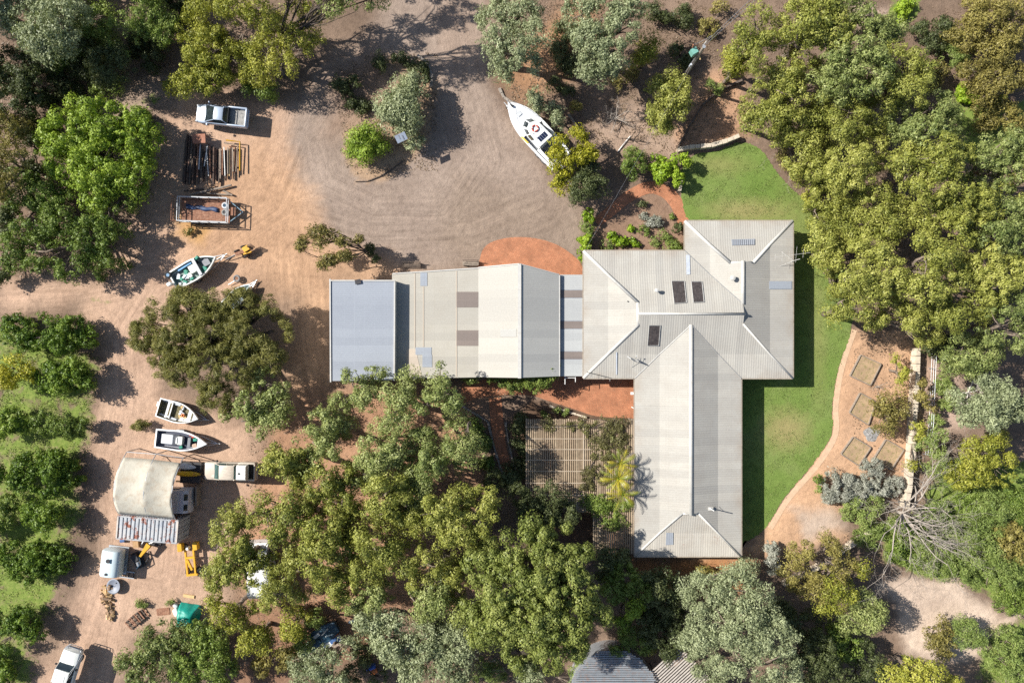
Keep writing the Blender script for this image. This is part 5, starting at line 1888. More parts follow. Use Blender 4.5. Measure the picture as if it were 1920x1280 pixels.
yp = thing("yellow_plank", "short yellow timber plank lying above the teal tarpaulin", "plank", P(354, 1117, .06), rot_px(20, 3))
MB().box((0, 0, 0), (1.1, .3, .1)).build("board", M_pine, yp)

# yellow grader frame half under the gum
yl = thing("yellow_machine", "yellow earthmoving frame with blade half hidden by the gum tree", "machinery", P(364, 1048, 0), rot_px(4, 40))
MB().box((0, .35, .7), (2.6, .16, .22)).build("frame_beam", M_yellow, yl)
MB().box((0, -.45, .7), (2.6, .16, .22)).build("frame_beam", M_yellow, yl)
MB().box((1.3, 0, .7), (.2, 1.1, .25)).build("cross_beam", M_yellow, yl)
MB().box((-.4, 0, .75), (.2, .9, .2)).build("cross_beam", M_yellow, yl)
MB().box((.3, -.1, .8), (1.1, .2, .2), .35).build("brace", M_yellow, yl)
for y in (-.75, .75):
    MB().rbox((-1.55, y, .95), (.75, .45, .6), 0, .06).build("weight_box", M_yellow, yl)
MB().tube([(-1.4, 0, .7), (-1.4, 0, 1.3)], .13, 10).build("canister", M_white, yl)
for (x, y) in ((-1.4, -.6), (-1.4, .6), (1.0, -.55), (1.0, .55)):
    wheel(yl, x, y, .36, .24)

# white caravan hidden under the gum canopy
cvn = thing("white_caravan", "white caravan roof glimpsed through the big gum tree's foliage", "caravan", P(498, 1058, 0), rot_px(2, 50))
q = MB()
q.loft([[(x, -1.1, .45), (x, -1.15, 1.2), (x, -1.05, z1), (x, 1.05, z1), (x, 1.15, 1.2), (x, 1.1, .45)] for x, z1 in ((-2.65, 1.9), (-2.3, 2.35), (2.3, 2.4), (2.65, 2.0))])
q.build("shell", M_white, cvn)
MB().rbox((-.6, 0, 2.44), (.7, .7, .1), 0, .08).build("roof_hatch", M_ltgrey, cvn)
MB().rbox((1.2, .2, 2.45), (.6, .5, .14), 0, .08).build("roof_hatch", M_ltgrey, cvn)
for s in (-1, 1):
    MB().box((.5, s * 1.14, 1.6), (1.4, .05, .6)).build("side_window", M_glass, cvn)
    wheel(cvn, -.2, s * 1.0, .33, .2)
MB().tube([(2.6, 0, .5), (3.7, 0, .5)], .06, 6).build("drawbar", M_dark, cvn)

# wrecks under the southern trees
wk = thing("stripped_car_wreck", "dark blue stripped car wreck under the southern trees", "car wreck", P(611, 1183, .0), rot_px(42, -26))
MB().loft([[(x, -w, .35), (x, -w, .8), (x, -w * .5, .9), (x, w * .5, .9), (x, w, .8), (x, w, .35)] for x, w in ((-1.3, .75), (-.9, .8), (.4, .8), (1.3, .6), (1.5, .5))]).build("body", M_dkblue, wk)
for (x, y, sx, sy, m) in ((-.6, .3, .7, .3, M_ltgrey), (.3, .2, .9, .12, M_alu), (.5, -.3, .8, .1, M_aqua), (-.8, -.3, .5, .4, M_dkblue)):
    MB().box((x, y, .97), (sx, sy, .12), R.uniform(-.4, .4)).build("panel", m, wk)
MB().torus((-1.1, -.9, .55), .28, .1).build("wheel", M_black, wk, smooth=True)
MB().tube([(-1.1, -.9, .5), (-1.1, -.9, .62)], .2, 12).build("wheel_hub", M_rust, wk)
wk2 = thing("blue_white_ski", "blue and white moulded hull lying beside the car wreck", "hull", P(625, 1201, .3), rot_px(28, -16))
MB().loft([[(x, -w, 0), (x, -w * .7, .35), (x, w * .7, .35), (x, w, 0)] for x, w in ((-1.0, .15), (-.6, .35), (.4, .4), (.9, .35))]).build("moulding", M_gel, wk2, smooth=2)
MB().box((.3, .1, .4), (.9, .4, .12)).build("seat", M_blue, wk2)
MB().box((.4, .42, .25), (.9, .1, .1)).build("side_strip", M_orange, wk2)
gt = thing("green_boat_tarp", "faded green sheet draped over junk below the car wreck", "tarpaulin", P(583, 1215, .0), rot_px(40, -24))
rows = []
for i in range(11):
    rows.append([((i / 10 - .5) * 2.4, (j / 6 - .5) * 1.5, .1 + .6 * max(0, 1 - abs(j / 3 - 1) ** 2) * (1 - abs(i / 5 - 1) ** 3) + .06 * math.sin(i * 2 + j)) for j in range(7)])
MB().loft(rows, closed=False, caps=False).build("sheet", mat("faded_green_sheet", (.17, .26, .16), .7, var=.25, scale=2.5, col2=(.34, .37, .32), thr=(.5, .65)), gt, smooth=True)
tb = thing("timber_rack", "pallet-like rack of brown boards behind the car wreck", "rack", P(677, 1173, .4), rot_px(30, -9))
for k in range(5):
    MB().box((0, -.5 + .22 * k, 0), (1.7, .14, .06)).build("board", M_rust if k % 2 else M_pine, tb)
MB().box((-.1, .72, .05), (1.9, .2, .2)).build("tube_bundle", M_aqua, tb)
for s in (-.7, .7):
    MB().box((s, 0, -.22), (.1, 1.2, .36)).build("trestle", M_timberd, tb)
bd = thing("blue_drum", "bright blue plastic drum lying under the southern trees", "drum", P(695, 1250, .3), .4)
MB().tube([(-.45, 0, 0), (-.4, 0, 0), (.4, 0, 0), (.45, 0, 0)], [.24, .29, .29, .24], 14).build("drum", mat("bright_blue_plastic", (.02, .09, .4), .45), bd, smooth=2)
MB().tube([(.44, 0, .1), (.49, 0, .1)], .06, 8).build("bung", M_white, bd)
od = thing("orange_crate", "orange crate beside the blue drum under the southern trees", "crate", P(701, 1258, .2), .5)
MB().box((0, 0, 0), (.6, .4, .3)).build("tub", M_orange, od)
MB().box((0, 0, .16), (.66, .46, .04)).build("rim", M_orange, od)

# ------------------------------------------------------------------ pole-mounted panel in the drive island
sp = P(752, 258, 3.3)
pn = thing("pole_panel", "tilted pale solar panel on a post in the drive's garden island", "solar panel", (sp.x, sp.y, 0))
MB().tube([(0, 0, 0), (0, 0, 3.2)], .06, 8).build("post", M_galv, pn)
m4 = MB()
m4.box((0, 0, 3.3), (1.05, .75, .04), .45, .0, .25)
m4.build("panel", mat("pale_reflective_cells", (.4, .45, .52), .12, metal=.3, var=.1), pn)
m4 = MB()
for s in (-.16, .16):
    m4.box((s, 0.02, 3.35), (.1, .4, .02), .45, 0, .25)
m4.build("cell_row", M_greym, pn)

# ------------------------------------------------------------------ power pole and wires
top = P(1320, 88, 9.0)
pole = thing("power_pole", "tall timber power pole leaning into view above the olive bush", "power pole", (top.x, top.y, 0))
MB().tube([(0, 0, 0), (0, 0, 9.0)], [.18, .13], 10).build("pole", M_timber, pole, smooth=2)
MB().tube([(0, 0, 8.99), (0, 0, 9.06)], .15, 10).build("pole_cap", M_galv, pole)
MB().box((-.55, .1, 7.6), (.55, .5, .7), .5).build("transformer", M_tgreen, pole)
MB().box((-.3, .05, 7.7), (.4, .08, .08), .2).build("bracket", M_galv, pole)
MB().tube([(-.75, .35, 8.0), (-.8, .42, 8.45)], .06, 8).build("insulator", mat("brown_ceramic", (.36, .16, .09), .35), pole)
MB().tube([(0, .2, 8.6), (.25, .55, 8.9)], .04, 6).build("insulator", M_cap, pole)
MB().tube([(0, -.1, 7.4), (.1, -.5, 7.4)], .05, 6).build("insulator", M_pine, pole)
MB().tube([(-.25, -.05, 0), (-.2, -.05, 7.0)], .03, 6).build("conduit", M_galv, pole)
MB().tube([(-.3, -.25, 5.2), (-.3, -.25, 5.7)], .1, 8).build("meter_can", M_flash, pole)


def wire(label, a, b, sag, r=.02):
    a, b = Vector(a), Vector(b)
    t = thing("overhead_wire", label, "cable", (a + b) / 2, 0)
    pts = []
    for i in range(21):
        u = i / 20
        p = a.lerp(b, u)
        p.z -= sag * 4 * u * (1 - u)
        pts.append(p)
    MB().tube(pts, r, 4).build("strand", M_greym, t, world=True)


far = P(1560, -140, 9.0)
wire("upper overhead wire running from the pole off the top edge", top + Vector((.15, .2, 0)), far + Vector((.3, 0, 0)), .5)
wire("lower overhead wire running from the pole off the top edge", top + Vector((-.1, .2, -.2)), far + Vector((-.3, .2, -.2)), .55)
wire("looped jumper wire from the transformer to the line", (top.x - .8, top.y + .42, 8.45), (top.x + .7, top.y + 1.0, 8.95), .25)
wire("thin service wire from the pole down to the house corner", (top.x - .1, top.y - .1, 7.2), P(1098, 468, 2.9), .45, .007)

# ------------------------------------------------------------------ stone and timber walls
def block_wall(name, label, px_line, h, th, m=M_lime, bl=.75, cat="wall", piece="limestone_block", jag=.05):
    pts = [P(*p) for p in px_line]
    t = thing(name, label, cat, (pts[0] + pts[-1]) / 2)
    for a, b in zip(pts[:-1], pts[1:]):
        L = (b - a).length
        n = max(1, round(L / bl))
        ang = math.atan2(b.y - a.y, b.x - a.x)
        for i in range(n):
            c = a.lerp(b, (i + .5) / n)
            hh = h + R.uniform(-jag, jag)
            q = MB()
            q.box((c.x, c.y, hh / 2), (L / n - .025, th + R.uniform(-.06, .06), hh), ang + R.uniform(-.03, .03), taper=.96)
            q.build(piece, m, t, world=True)
    return t


block_wall("limestone_wall", "cream limestone retaining wall along the east garden beds, running down the picture", [(1712, 652), (1708, 740), (1703, 830), (1697, 905), (1690, 950)], 1.0, .42)
block_wall("limestone_wall", "short curved limestone wall along the top edge of the north lawn", [(1268, 284), (1290, 279), (1330, 276), (1360, 267), (1382, 258)], .75, .42, bl=.6)
block_wall("limestone_wall", "limestone wall remnant slanting under the brown-leaved tree", [(1465, 1092), (1530, 1060), (1590, 1020), (1640, 985)], .6, .45)
block_wall("limestone_edging", "two limestone blocks ending the lawn beside the brick path", [(1273, 360), (1275, 340)], .45, .3, bl=.5)
block_wall("timber_retaining_wall", "dark sleeper retaining edge running up from the lawn wall to the power pole bush", [(1270, 278), (1290, 240), (1315, 200), (1340, 175), (1390, 152)], .4, .16, M_timberd, 1.3, "retaining wall", "sleeper", .03)
block_wall("stone_edging", "pale stone edging on the drive's right edge beside the boat's bow", [(936, 166), (945, 184), (962, 195)], .2, .22, M_stone, .45, "edging", "stone", .04)
block_wall("log_edging", "old logs edging the bed between boat and garden", [(1065, 215), (1090, 250)], .25, .25, M_timber, 1.2, "edging", "log", .02)
block_wall("stone_edging", "curved pale stone edging at the island's upper right rim", [(783, 105), (800, 118), (810, 140), (808, 165)], .25, .25, M_stone, .45, "edging", "stone", .06)
block_wall("kerb_edging", "thin dark curved edging along the island's lower rim", [(666, 341), (690, 340), (712, 331), (735, 318), (758, 300)], .14, .09, M_timberd, .9, "edging", "sleeper", .01)
block_wall("path_edging", "left stone edging of the narrow brick path", [(866, 760), (885, 772), (915, 790), (921, 815), (930, 850), (943, 890)], .2, .2, M_stone, .5, "edging", "stone", .04)
block_wall("path_edging", "right stone edging of the narrow brick path", [(948, 790), (953, 830), (966, 880)], .2, .18, M_stone, .5, "edging", "stone", .04)
block_wall("court_edging", "low limestone edging below the brick courtyard", [(1030, 760), (1060, 770), (1100, 782)], .25, .22, M_lime, .5, "edging", "limestone_block", .03)
t = thing("fallen_stick", "white straight stick lying on the litter below the dead shrub", "stick", P(1170, 270, .08), rot_px(24, -30))
MB().tube([(-1.0, 0, 0), (0, .02, .05), (1.0, 0, .02)], [.05, .05, .04], 6).build("stick", M_white, t)

# rail fence right of the limestone wall
fn = thing("wire_fence", "light steel post-and-wire fence just right of the limestone wall", "fence", P(1742, 760))
for (px, py) in ((1743, 650), (1741, 690), (1739, 735), (1737, 790), (1730, 850)):
    a = P(px, py)
    MB().tube([(a.x, a.y, 0), (a.x, a.y, 1.3)], .035, 5).build("post", M_galv, fn, world=True)
for z in (.5, .9, 1.25):
    MB().tube([Vector((*P(px, py)[:2], z)) for px, py in ((1743, 645), (1741, 690), (1739, 735), (1737, 790), (1730, 850))], .018, 4).build("wire", M_galv, fn, world=True)

# raised garden beds
M_soil = mat("dry_bed_soil", (.36, .25, .15), .95, var=.3, scale=2, col2=(.16, .15, .05), thr=(.5, .66), bmp=.5, fine=.25)
beds = [([(1612, 665), (1650, 682), (1630, 722), (1592, 704)], "northernmost raised bed of bare soil beside the curved path"),
        ([(1611, 736), (1640, 752), (1626, 796), (1591, 773)], "raised bed with a few green plants, second from the north"),
        ([(1598, 818), (1631, 838), (1608, 872), (1575, 850)], "raised bed beside the path in the southern pair, on the left"),
        ([(1659, 823), (1693, 842), (1668, 880), (1637, 858)], "raised bed in the southern pair, nearer the limestone wall")]
for cs, lb in beds:
    c = [P(*q) for q in cs]
    t = thing("raised_garden_bed", lb, "garden bed", sum(c, Vector()) / 4)
    for a, b in zip(c, c[1:] + c[:1]):
        L = (b - a).length
        MB().box(((a.x + b.x) / 2, (a.y + b.y) / 2, .14), (L - .08, .08, .28), math.atan2(b.y - a.y, b.x - a.x)).build("sleeper", M_timber, t, world=True)
    cc = sum(c, Vector()) / 4
    MB().prism([tuple((cc + (q - cc) * .97)[:2]) for q in c], .0, .17).build("soil", M_soil, t, world=True)
# burnt-out camp fire ring
fr = thing("fire_ash_patch", "grey ash heap between the raised beds", "ash heap", P(1634, 814))
q = MB()
rows = []
for i in range(7):
    rr_ = .75 * (1 - i / 6) + .02
    rows.append([(rr_ * math.cos(a) * (1 + .2 * math.sin(3 * a + i)), rr_ * math.sin(a), .12 * (i / 6) + .02 * math.sin(a * 5 + i)) for a in [2 * PI * k / 18 for k in range(18)]])
q.loft(rows)
q.build("ash", mat("wood_ash", (.32, .31, .3), .95, var=.3, scale=5, col2=(.05, .045, .04), thr=(.48, .62)), fr)

# ------------------------------------------------------------------ slatted pergola west of the south wing
pz = 2.35
pg = thing("pergola", "slatted timber pergola roof overgrown with vines beside the south wing", "pergola", P(1085, 900))
sl = MB()
xa, xb = P(985, 0, pz).x, P(1190, 0, pz).x
ya, yb = P(0, 785, pz).y, P(0, 1038, pz).y
n = int((xb - xa) / .2)
sm = MB()
for i in range(n):
    x = xa + (xb - xa) * (i + .5) / n
    y1 = yb if x > P(1112, 0, pz).x else P(0, 960, pz).y
    o = MB().box((x, (ya + y1) / 2, pz + R.uniform(-.01, .01)), (.125, ya - y1 + R.uniform(-.1, .1), .03)).build("slat", mat("brown_slat", (.29, .215, .14), .85, var=.25, scale=3) if R.random() < .7 else mat("pale_grey_slat", (.37, .285, .19), .85, var=.25, scale=3), pg, world=True)
for py in (800, 822, 842, 862, 883, 905, 928):
    y = P(0, py, pz).y
    MB().box(((xa + P(1108, 0, pz).x) / 2, y, pz + .05), (P(1108, 0, pz).x - xa, .06, .05)).build("batten", mat("pale_batten", (.44, .36, .27), .8, var=.15), pg, world=True)
for px in (988, 1093, 1186):
    x = P(px, 0, pz).x
    y1 = yb if px > 1110 else P(0, 958, pz).y
    MB().box((x, (ya + y1) / 2, pz - .1), (.09, ya - y1, .16)).build("beam", M_timber, pg, world=True)
    for yy in (ya - .2, (ya + y1) / 2, y1 + .2):
        MB().box((x, yy, (pz - .18) / 2), (.1, .1, pz - .18)).build("post", M_timber, pg, world=True)
MB().box((P(1094, 0, pz).x, (ya + P(0, 880, pz).y) / 2, pz + .06), (.08, ya - P(0, 880, pz).y, .06)).build("batten", MATS["pale_batten"], pg, world=True)
MB().box((P(1145, 0, pz).x, P(0, 1029, pz).y, pz + .05), (1.8, .12, .05)).build("batten", M_dark, pg, world=True)

# ------------------------------------------------------------------ roofs at the bottom edge
tk = P(1150, 1298, 2.6)
rt = thing("round_tank", "round corrugated tank roof in tree shade at the bottom edge", "water tank", (tk.x, tk.y, 0))
RT = 4.0
q = MB()
rows = []
for (r_, z) in ((RT, 0), (RT, 2.35)):
    rows.append([(r_ * math.cos(a), r_ * math.sin(a), z) for a in [2 * PI * k / 48 for k in range(48)]])
q.loft(rows)
q.build("tank_wall", M_galv, rt, smooth=2)
M_tank = mat("blue_grey_old_iron", (.24, .26, .28), .6, metal=.2, var=.2, scale=1.5, col2=(.3, .22, .19), thr=(.5, .66))
ns = 40
for i in range(ns):
    y = -RT + 2 * RT * (i + .5) / ns
    half = math.sqrt(max(.05, (RT + .12) ** 2 - y * y)) + R.uniform(-.12, .12)
    MB().box((0, y, 2.5 + .35 * (1 - (y / RT) ** 2) + .02 * (i % 2)), (2 * half, 2 * RT / ns * .72, .05)).build("roof_sheet", M_tank, rt)
ls = P(1278, 1276, 2.4)
lsh = thing("lath_shelter", "slatted white and brown shade roof beside the grey-green tree at the bottom", "shelter", (ls.x, ls.y, 0))
for i in range(22):
    u = -2.6 + 5.2 * i / 21
    MB().box((u * .68, -u * .73, 2.4), (4.4, .13, .04), rot_px(50, -46) + PI * 0).build("slat", mat("worn_white_slat", (.46, .41, .36), .7, var=.2), lsh)
for s in (-1.5, 1.5):
    MB().box((s * .73, s * .68, 2.3), (5.6, .1, .14), rot_px(50, -46) + PI / 2).build("beam", M_timberd, lsh)
    for s2 in (-2.2, 2.2):
        MB().box((s * .73 + s2 * .68, s * .68 - s2 * .73, 1.1), (.1, .1, 2.2)).build("post", M_timberd, lsh)
t = thing("roof_prop", "pale prop pole leaning between the tank and the slatted roof", "pole", P(1228, 1258, 2.0), rot_px(22, -17))
MB().tube([(-.75, 0, 0), (.75, 0, .3)], .06, 6).build("pole", M_timber, t)

# benches under the shed's north edge
for i, (px0, px1, py) in enumerate(((755, 790, 502), (868, 898, 499))):
    a, b = P(px0, py), P(px1, py)
    t = thing("bench", ("dark garden bench against the tan shed's north wall" if i == 0 else "timber slat bench beside the brick patio at the tan shed"), "bench", (a + b) / 2, math.atan2(b.y - a.y, b.x - a.x))
    L = (b - a).length
    for k in range(3):
        MB().box((0, .1 + k * .14, .45), (L, .1, .04)).build("seat_slat", M_timberd if i == 0 else M_timber, t)
    for k in range(2):
        MB().box((0, .52, .62 + k * .16), (L, .03, .1)).build("back_slat", M_timberd, t)
    for s in (-1, 1):
        MB().box((s * (L / 2 - .1), .25, .22), (.06, .45, .43)).build("leg", M_timberd, t)
# posts and hose bits along the court
t = thing("white_meter_box", "small white box on the south wing's west wall by the courtyard", "box", P(1186, 737, 1.2))
MB().box((0, 0, 0), (.35, .25, .3)).build("case", M_white, t)
MB().box((-.18, 0, 0), (.02, .15, .2)).build("lid", M_ltgrey, t)
t = thing("clothes_frame", "white tubular frame between the breezeway and the courtyard", "frame", P(1064, 706, 0))
for (a, b) in (((-.4, -.6, 0), (-.4, -.6, 2.2)), ((-.4, .5, 0), (-.4, .5, 2.2)), ((-.4, -.6, 2.2), (-.4, .5, 2.2)), ((-.4, 0, 2.2), (.6, 0, 2.2)), ((.6, -.4, 2.2), (.6, .4, 2.2))):
    MB().tube([a, b], .035, 6).build("tube", M_white, t)
# ------------------------------------------------------------------ foliage
def leaf_material(name, c0, c1, c2, trans=.16, rough=.5):
    """c0..c2: dull / mid / fresh leaf colour, chosen per leaf by the tone attribute"""
    m, nt, b = new_mat(name)
    a = nt.nodes.new("ShaderNodeAttribute")
    a.attribute_name = "tone"
    r = ramp(nt, [(.0, c0), (.5, c1), (1.0, c2)])
    nt.links.new(a.outputs["Fac"], r.inputs[0])
    nt.links.new(r.outputs[0], b.inputs["Base Color"])
    b.inputs["Roughness"].default_value = rough
    b.inputs["Specular IOR Level"].default_value = .3
    tr = nt.nodes.new("ShaderNodeBsdfTranslucent")
    nt.links.new(mixc(nt, 1.0, r.outputs[0], (1.15, 1.2, .6), 'MULTIPLY'), tr.inputs["Color"])
    mx = nt.nodes.new("ShaderNodeMixShader")
    mx.inputs[0].default_value = trans
    nt.links.new(b.outputs[0], mx.inputs[1])
    nt.links.new(tr.outputs[0], mx.inputs[2])
    nt.links.new(mx.outputs[0], nt.nodes["Material Output"].inputs[0])
    return m


# kind: (material, puff radius m, leaf length m, leaf aspect, leaves per m2 of puff, normal jitter, puffs cover, squash, bark)
KINDS = {}


def kind(k, cols, puff, leaf, asp, dens, jit, cover, squash=.8, bark=M_bark, trans=.16, rough=.5):
    KINDS[k] = (leaf_material("leaves_" + k, *cols, trans=trans, rough=rough), puff, leaf, asp, dens, jit, cover, squash, bark)


kind('gum', ((.12, .145, .028), (.27, .285, .055), (.43, .425, .115)), .56, .205, .42, 190, .46, 1.35)
kind('gumg', ((.095, .135, .035), (.23, .27, .08), (.40, .43, .165)), .56, .205, .42, 190, .46, 1.35)
kind('gumy', ((.125, .15, .02), (.275, .285, .038), (.45, .43, .08)), .53, .205, .40, 185, .48, 1.2)
kind('lime', ((.10, .165, .018), (.23, .325, .034), (.40, .50, .07)), .58, .22, .42, 175, .42, 1.45)
kind('cit', ((.045, .09, .010), (.12, .195, .02), (.25, .325, .045)), .42, .2, .5, 240, .45, 1.5, bark=M_barkd)
kind('she', ((.105, .11, .03), (.205, .20, .052), (.33, .30, .09)), .5, .5, .085, 310, .9, 1.3, bark=M_barkd)
kind('grey', ((.15, .18, .09), (.28, .315, .165), (.44, .475, .28)), .56, .24, .36, 175, .75, 1.35)
kind('pine', ((.06, .085, .018), (.165, .20, .042), (.31, .335, .09)), .55, .18, .55, 290, .36, 1.1, bark=M_barkd)
kind('brown', ((.13, .115, .035), (.24, .205, .055), (.35, .31, .09)), .48, .22, .4, 190, .7, 1.2)
kind('yel', ((.16, .17, .012), (.32, .31, .022), (.50, .46, .05)), .48, .22, .42, 200, .65, 1.3)
kind('silver', ((.20, .21, .165), (.33, .335, .275), (.48, .48, .41)), .3, .22, .28, 380, .9, 1.3)
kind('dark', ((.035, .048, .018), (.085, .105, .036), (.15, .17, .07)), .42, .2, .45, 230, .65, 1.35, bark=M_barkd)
kind('green', ((.075, .125, .022), (.17, .235, .042), (.29, .35, .085)), .42, .2, .42, 230, .6, 1.35)
kind('bright', ((.11, .19, .012), (.22, .33, .02), (.37, .48, .05)), .34, .24, .5, 240, .5, 1.4)
kind('vine', ((.10, .09, .045), (.17, .155, .06), (.21, .23, .065)), .3, .17, .4, 330, .9, 1.1)
kind('weed', ((.115, .165, .04), (.215, .285, .07), (.35, .40, .13)), .36, .22, .25, 260, 1.0, 1.2)

NLEAF = 0
LSCALE = 1.0


def crown_arrays(rng, blobs, kd, cover_k=1.0):
    mat_, puff, leaf, asp, dens, jit, cover, squash, bark = KINDS[kd]
    PC, PR, PT = [], [], []
    puff = puff * rng.uniform(.78, 1.22)
    leaf = leaf * rng.uniform(.88, 1.15)
    ph = rng.uniform(0, 6.28, 6)
    for (x, y, z, r) in blobs:
        rp = min(puff, r * .6)
        n = max(5, int(cover * cover_k * 3.4 * (r / rp) ** 2 * .62))
        # directions, mostly upper half
        d = rng.normal(size=(n * 3, 3))
        d /= np.linalg.norm(d, axis=1)[:, None]
        d = d[d[:, 2] > -.35][:n]
        rad = r * rng.uniform(.55, 1.0, len(d)) ** .7 - rp * .45
        rad = np.maximum(rad, .05)
        c = np.stack([x + d[:, 0] * rad, y + d[:, 1] * rad, z + d[:, 2] * rad * squash], 1)
        # thin the crown unevenly so that holes and ragged edges appear
        fld = np.sin(c[:, 0] * 1.3 + ph[0]) + np.sin(c[:, 1] * 1.5 + ph[1]) + np.sin(c[:, 2] * 1.7 + ph[2]) + np.sin((c[:, 0] + c[:, 1]) * .8 + ph[3]) + rng.normal(size=len(c)) * .6
        kp = fld > -1.35
        if kp.sum() < 4:
            kp[:] = True
        c, d = c[kp], d[kp]
        PC.append(c)
        PR.append(np.clip(rp * .88 * np.exp(rng.normal(size=len(d)) * .36), rp * .4, rp * 1.7))
        PT.append(rng.uniform(0, 1, len(d)))
    PC, PR, PT = np.concatenate(PC), np.concatenate(PR), np.concatenate(PT)
    cnt = np.maximum(8, (dens * LSCALE * PR ** 2 * 2.2).astype(int))
    idx = np.repeat(np.arange(len(PC)), cnt)
    N = len(idx)
    d = rng.normal(size=(N, 3))
    d[:, 2] += .35
    d /= np.linalg.norm(d, axis=1)[:, None]
    rr = PR[idx] * rng.uniform(.4, 1.12, N) ** .6
    st = np.exp(rng.normal(size=(len(PC), 3)) * .26) * np.array([1, 1, .85])
    pos = PC[idx] + d * rr[:, None] * st[idx]
    nrm = d + rng.normal(size=(N, 3)) * jit * .6
    nrm /= np.linalg.norm(nrm, axis=1)[:, None]
    size = leaf * rng.uniform(.6, 1.3, N)
    tone = np.clip(.4 * PT[idx] + .6 * rng.uniform(0, 1, N) + rng.uniform(-.16, .16), 0, 1)
    return pos, nrm, size, asp, tone, mat_, PC, PR


def leaf_object(name, rng, pos, nrm, size, asp, tone, mat_, parent, origin):
    global NLEAF
    N = len(pos)
    NLEAF += N
    t = rng.normal(size=(N, 3))
    t -= nrm * np.sum(t * nrm, 1)[:, None]
    t /= np.linalg.norm(t, axis=1)[:, None]
    b = np.cross(nrm, t)
    h = size[:, None] * .5
    w = (size * asp * .5)[:, None]
    p = pos - np.array(origin)
    V = np.empty((N, 3, 3), np.float32)
    V[:, 0] = p + t * h
    V[:, 1] = p - t * h * .75 + b * w * 1.25
    V[:, 2] = p - t * h * .75 - b * w * 1.25
    me = bpy.data.meshes.new(name)
    me.vertices.add(3 * N)
    me.vertices.foreach_set("co", V.ravel())
    me.loops.add(3 * N)
    me.loops.foreach_set("vertex_index", np.arange(3 * N, dtype=np.int32))
    me.polygons.add(N)
    me.polygons.foreach_set("loop_start", np.arange(0, 3 * N, 3, dtype=np.int32))
    a = me.attributes.new("tone", 'FLOAT', 'FACE')
    a.data.foreach_set("value", tone.astype(np.float32))
    me.materials.append(mat_)
    me.update(calc_edges=True)
    o = link(bpy.data.objects.new(name, me))
    o.parent = parent
    return o


def limb(mb, rng, a, b, r0, r1, n=5, bend=.12):
    a, b = Vector(a), Vector(b)
    L = (b - a).length
    pts, rad = [], []
    off = Vector(rng.normal(size=3)) * bend * L * .5
    off.z = abs(off.z) * .5
    for i in range(n + 1):
        u = i / n
        p = a.lerp(b, u) + off * math.sin(PI * u) + Vector(rng.normal(size=3)) * bend * .18 * L * (0 if i in (0, n) else 1)
        pts.append(p)
        rad.append(r0 + (r1 - r0) * u)
    mb.tube(pts, rad, 6)
    return pts


TREE_I = 0


def tree(kd, zt, blobs, label, name="gum_tree", cat="tree", group=None, base=None, cover=1.0, drop=.22, trunk_r=None, bark=None, twigs=1.0):
    """blobs: (px, py, r px) lobes of the crown as seen; zt = crown top height"""
    global TREE_I
    TREE_I += 1
    rng = np.random.RandomState(1000 + TREE_I)
    mx, my = np.mean([b[0] for b in blobs]), np.mean([b[1] for b in blobs])
    Rm = max(1.0, max(math.hypot(b[0] - mx, b[1] - my) for b in blobs))
    W = []
    sq = KINDS[kd][7]
    for (px, py, r) in blobs:
        rm = r * S * .94
        z = zt - rm * sq - drop * zt * (math.hypot(px - mx, py - my) / Rm) ** 2 * (len(blobs) > 1) - rng.uniform(0, .06) * zt
        z = max(z, rm * sq * .55)
        p = P(px, py, z + rm * sq * .4)
        W.append((p.x, p.y, z, rm))
    bx, by = (P(*base)[:2] if base else (np.mean([w[0] for w in W]), np.mean([w[1] for w in W])))
    t = thing(name, label, cat, (bx, by, 0), 0, group)
    arr = crown_arrays(rng, W, kd, cover)
    pos, nrm, size, asp, tone, m_, PC, PR = arr
    keep = pos[:, 2] > .03
    leaf_object("crown", rng, pos[keep], nrm[keep], size[keep], asp, tone[keep], m_, t, (bx, by, 0))
    mb = MB()
    tr = trunk_r or max(.05, .028 * zt + .02 * len(blobs))
    fork = Vector((bx + rng.normal() * .15, by + rng.normal() * .15, min(w[2] for w in W) * .5 + .05))
    pts = limb(mb, rng, (bx, by, -.05), fork, tr, tr * .75, 4, .08)
    for w in W:
        c = Vector((w[0], w[1], w[2] + .1 * w[3]))
        q = limb(mb, rng, fork, c, tr * .6, tr * .28, 5, .14)
        near = np.where(np.hypot(PC[:, 0] - w[0], PC[:, 1] - w[1]) < w[3] * 1.05)[0]
        k = min(len(near), int(7 * twigs))
        if k and zt > 2:
            for j in rng.choice(near, k, replace=False):
                s0 = q[rng.randint(2, len(q))]
                limb(mb, rng, s0, PC[j], tr * .22, .012, 3, .12)
    mb.build("trunk", bark or KINDS[kd][8], t, world=True, smooth=True)
    return t


def shrub(kd, zt, blobs, label, name="shrub", cat="shrub", **k):
    return tree(kd, zt, blobs, label, name, cat, **k)


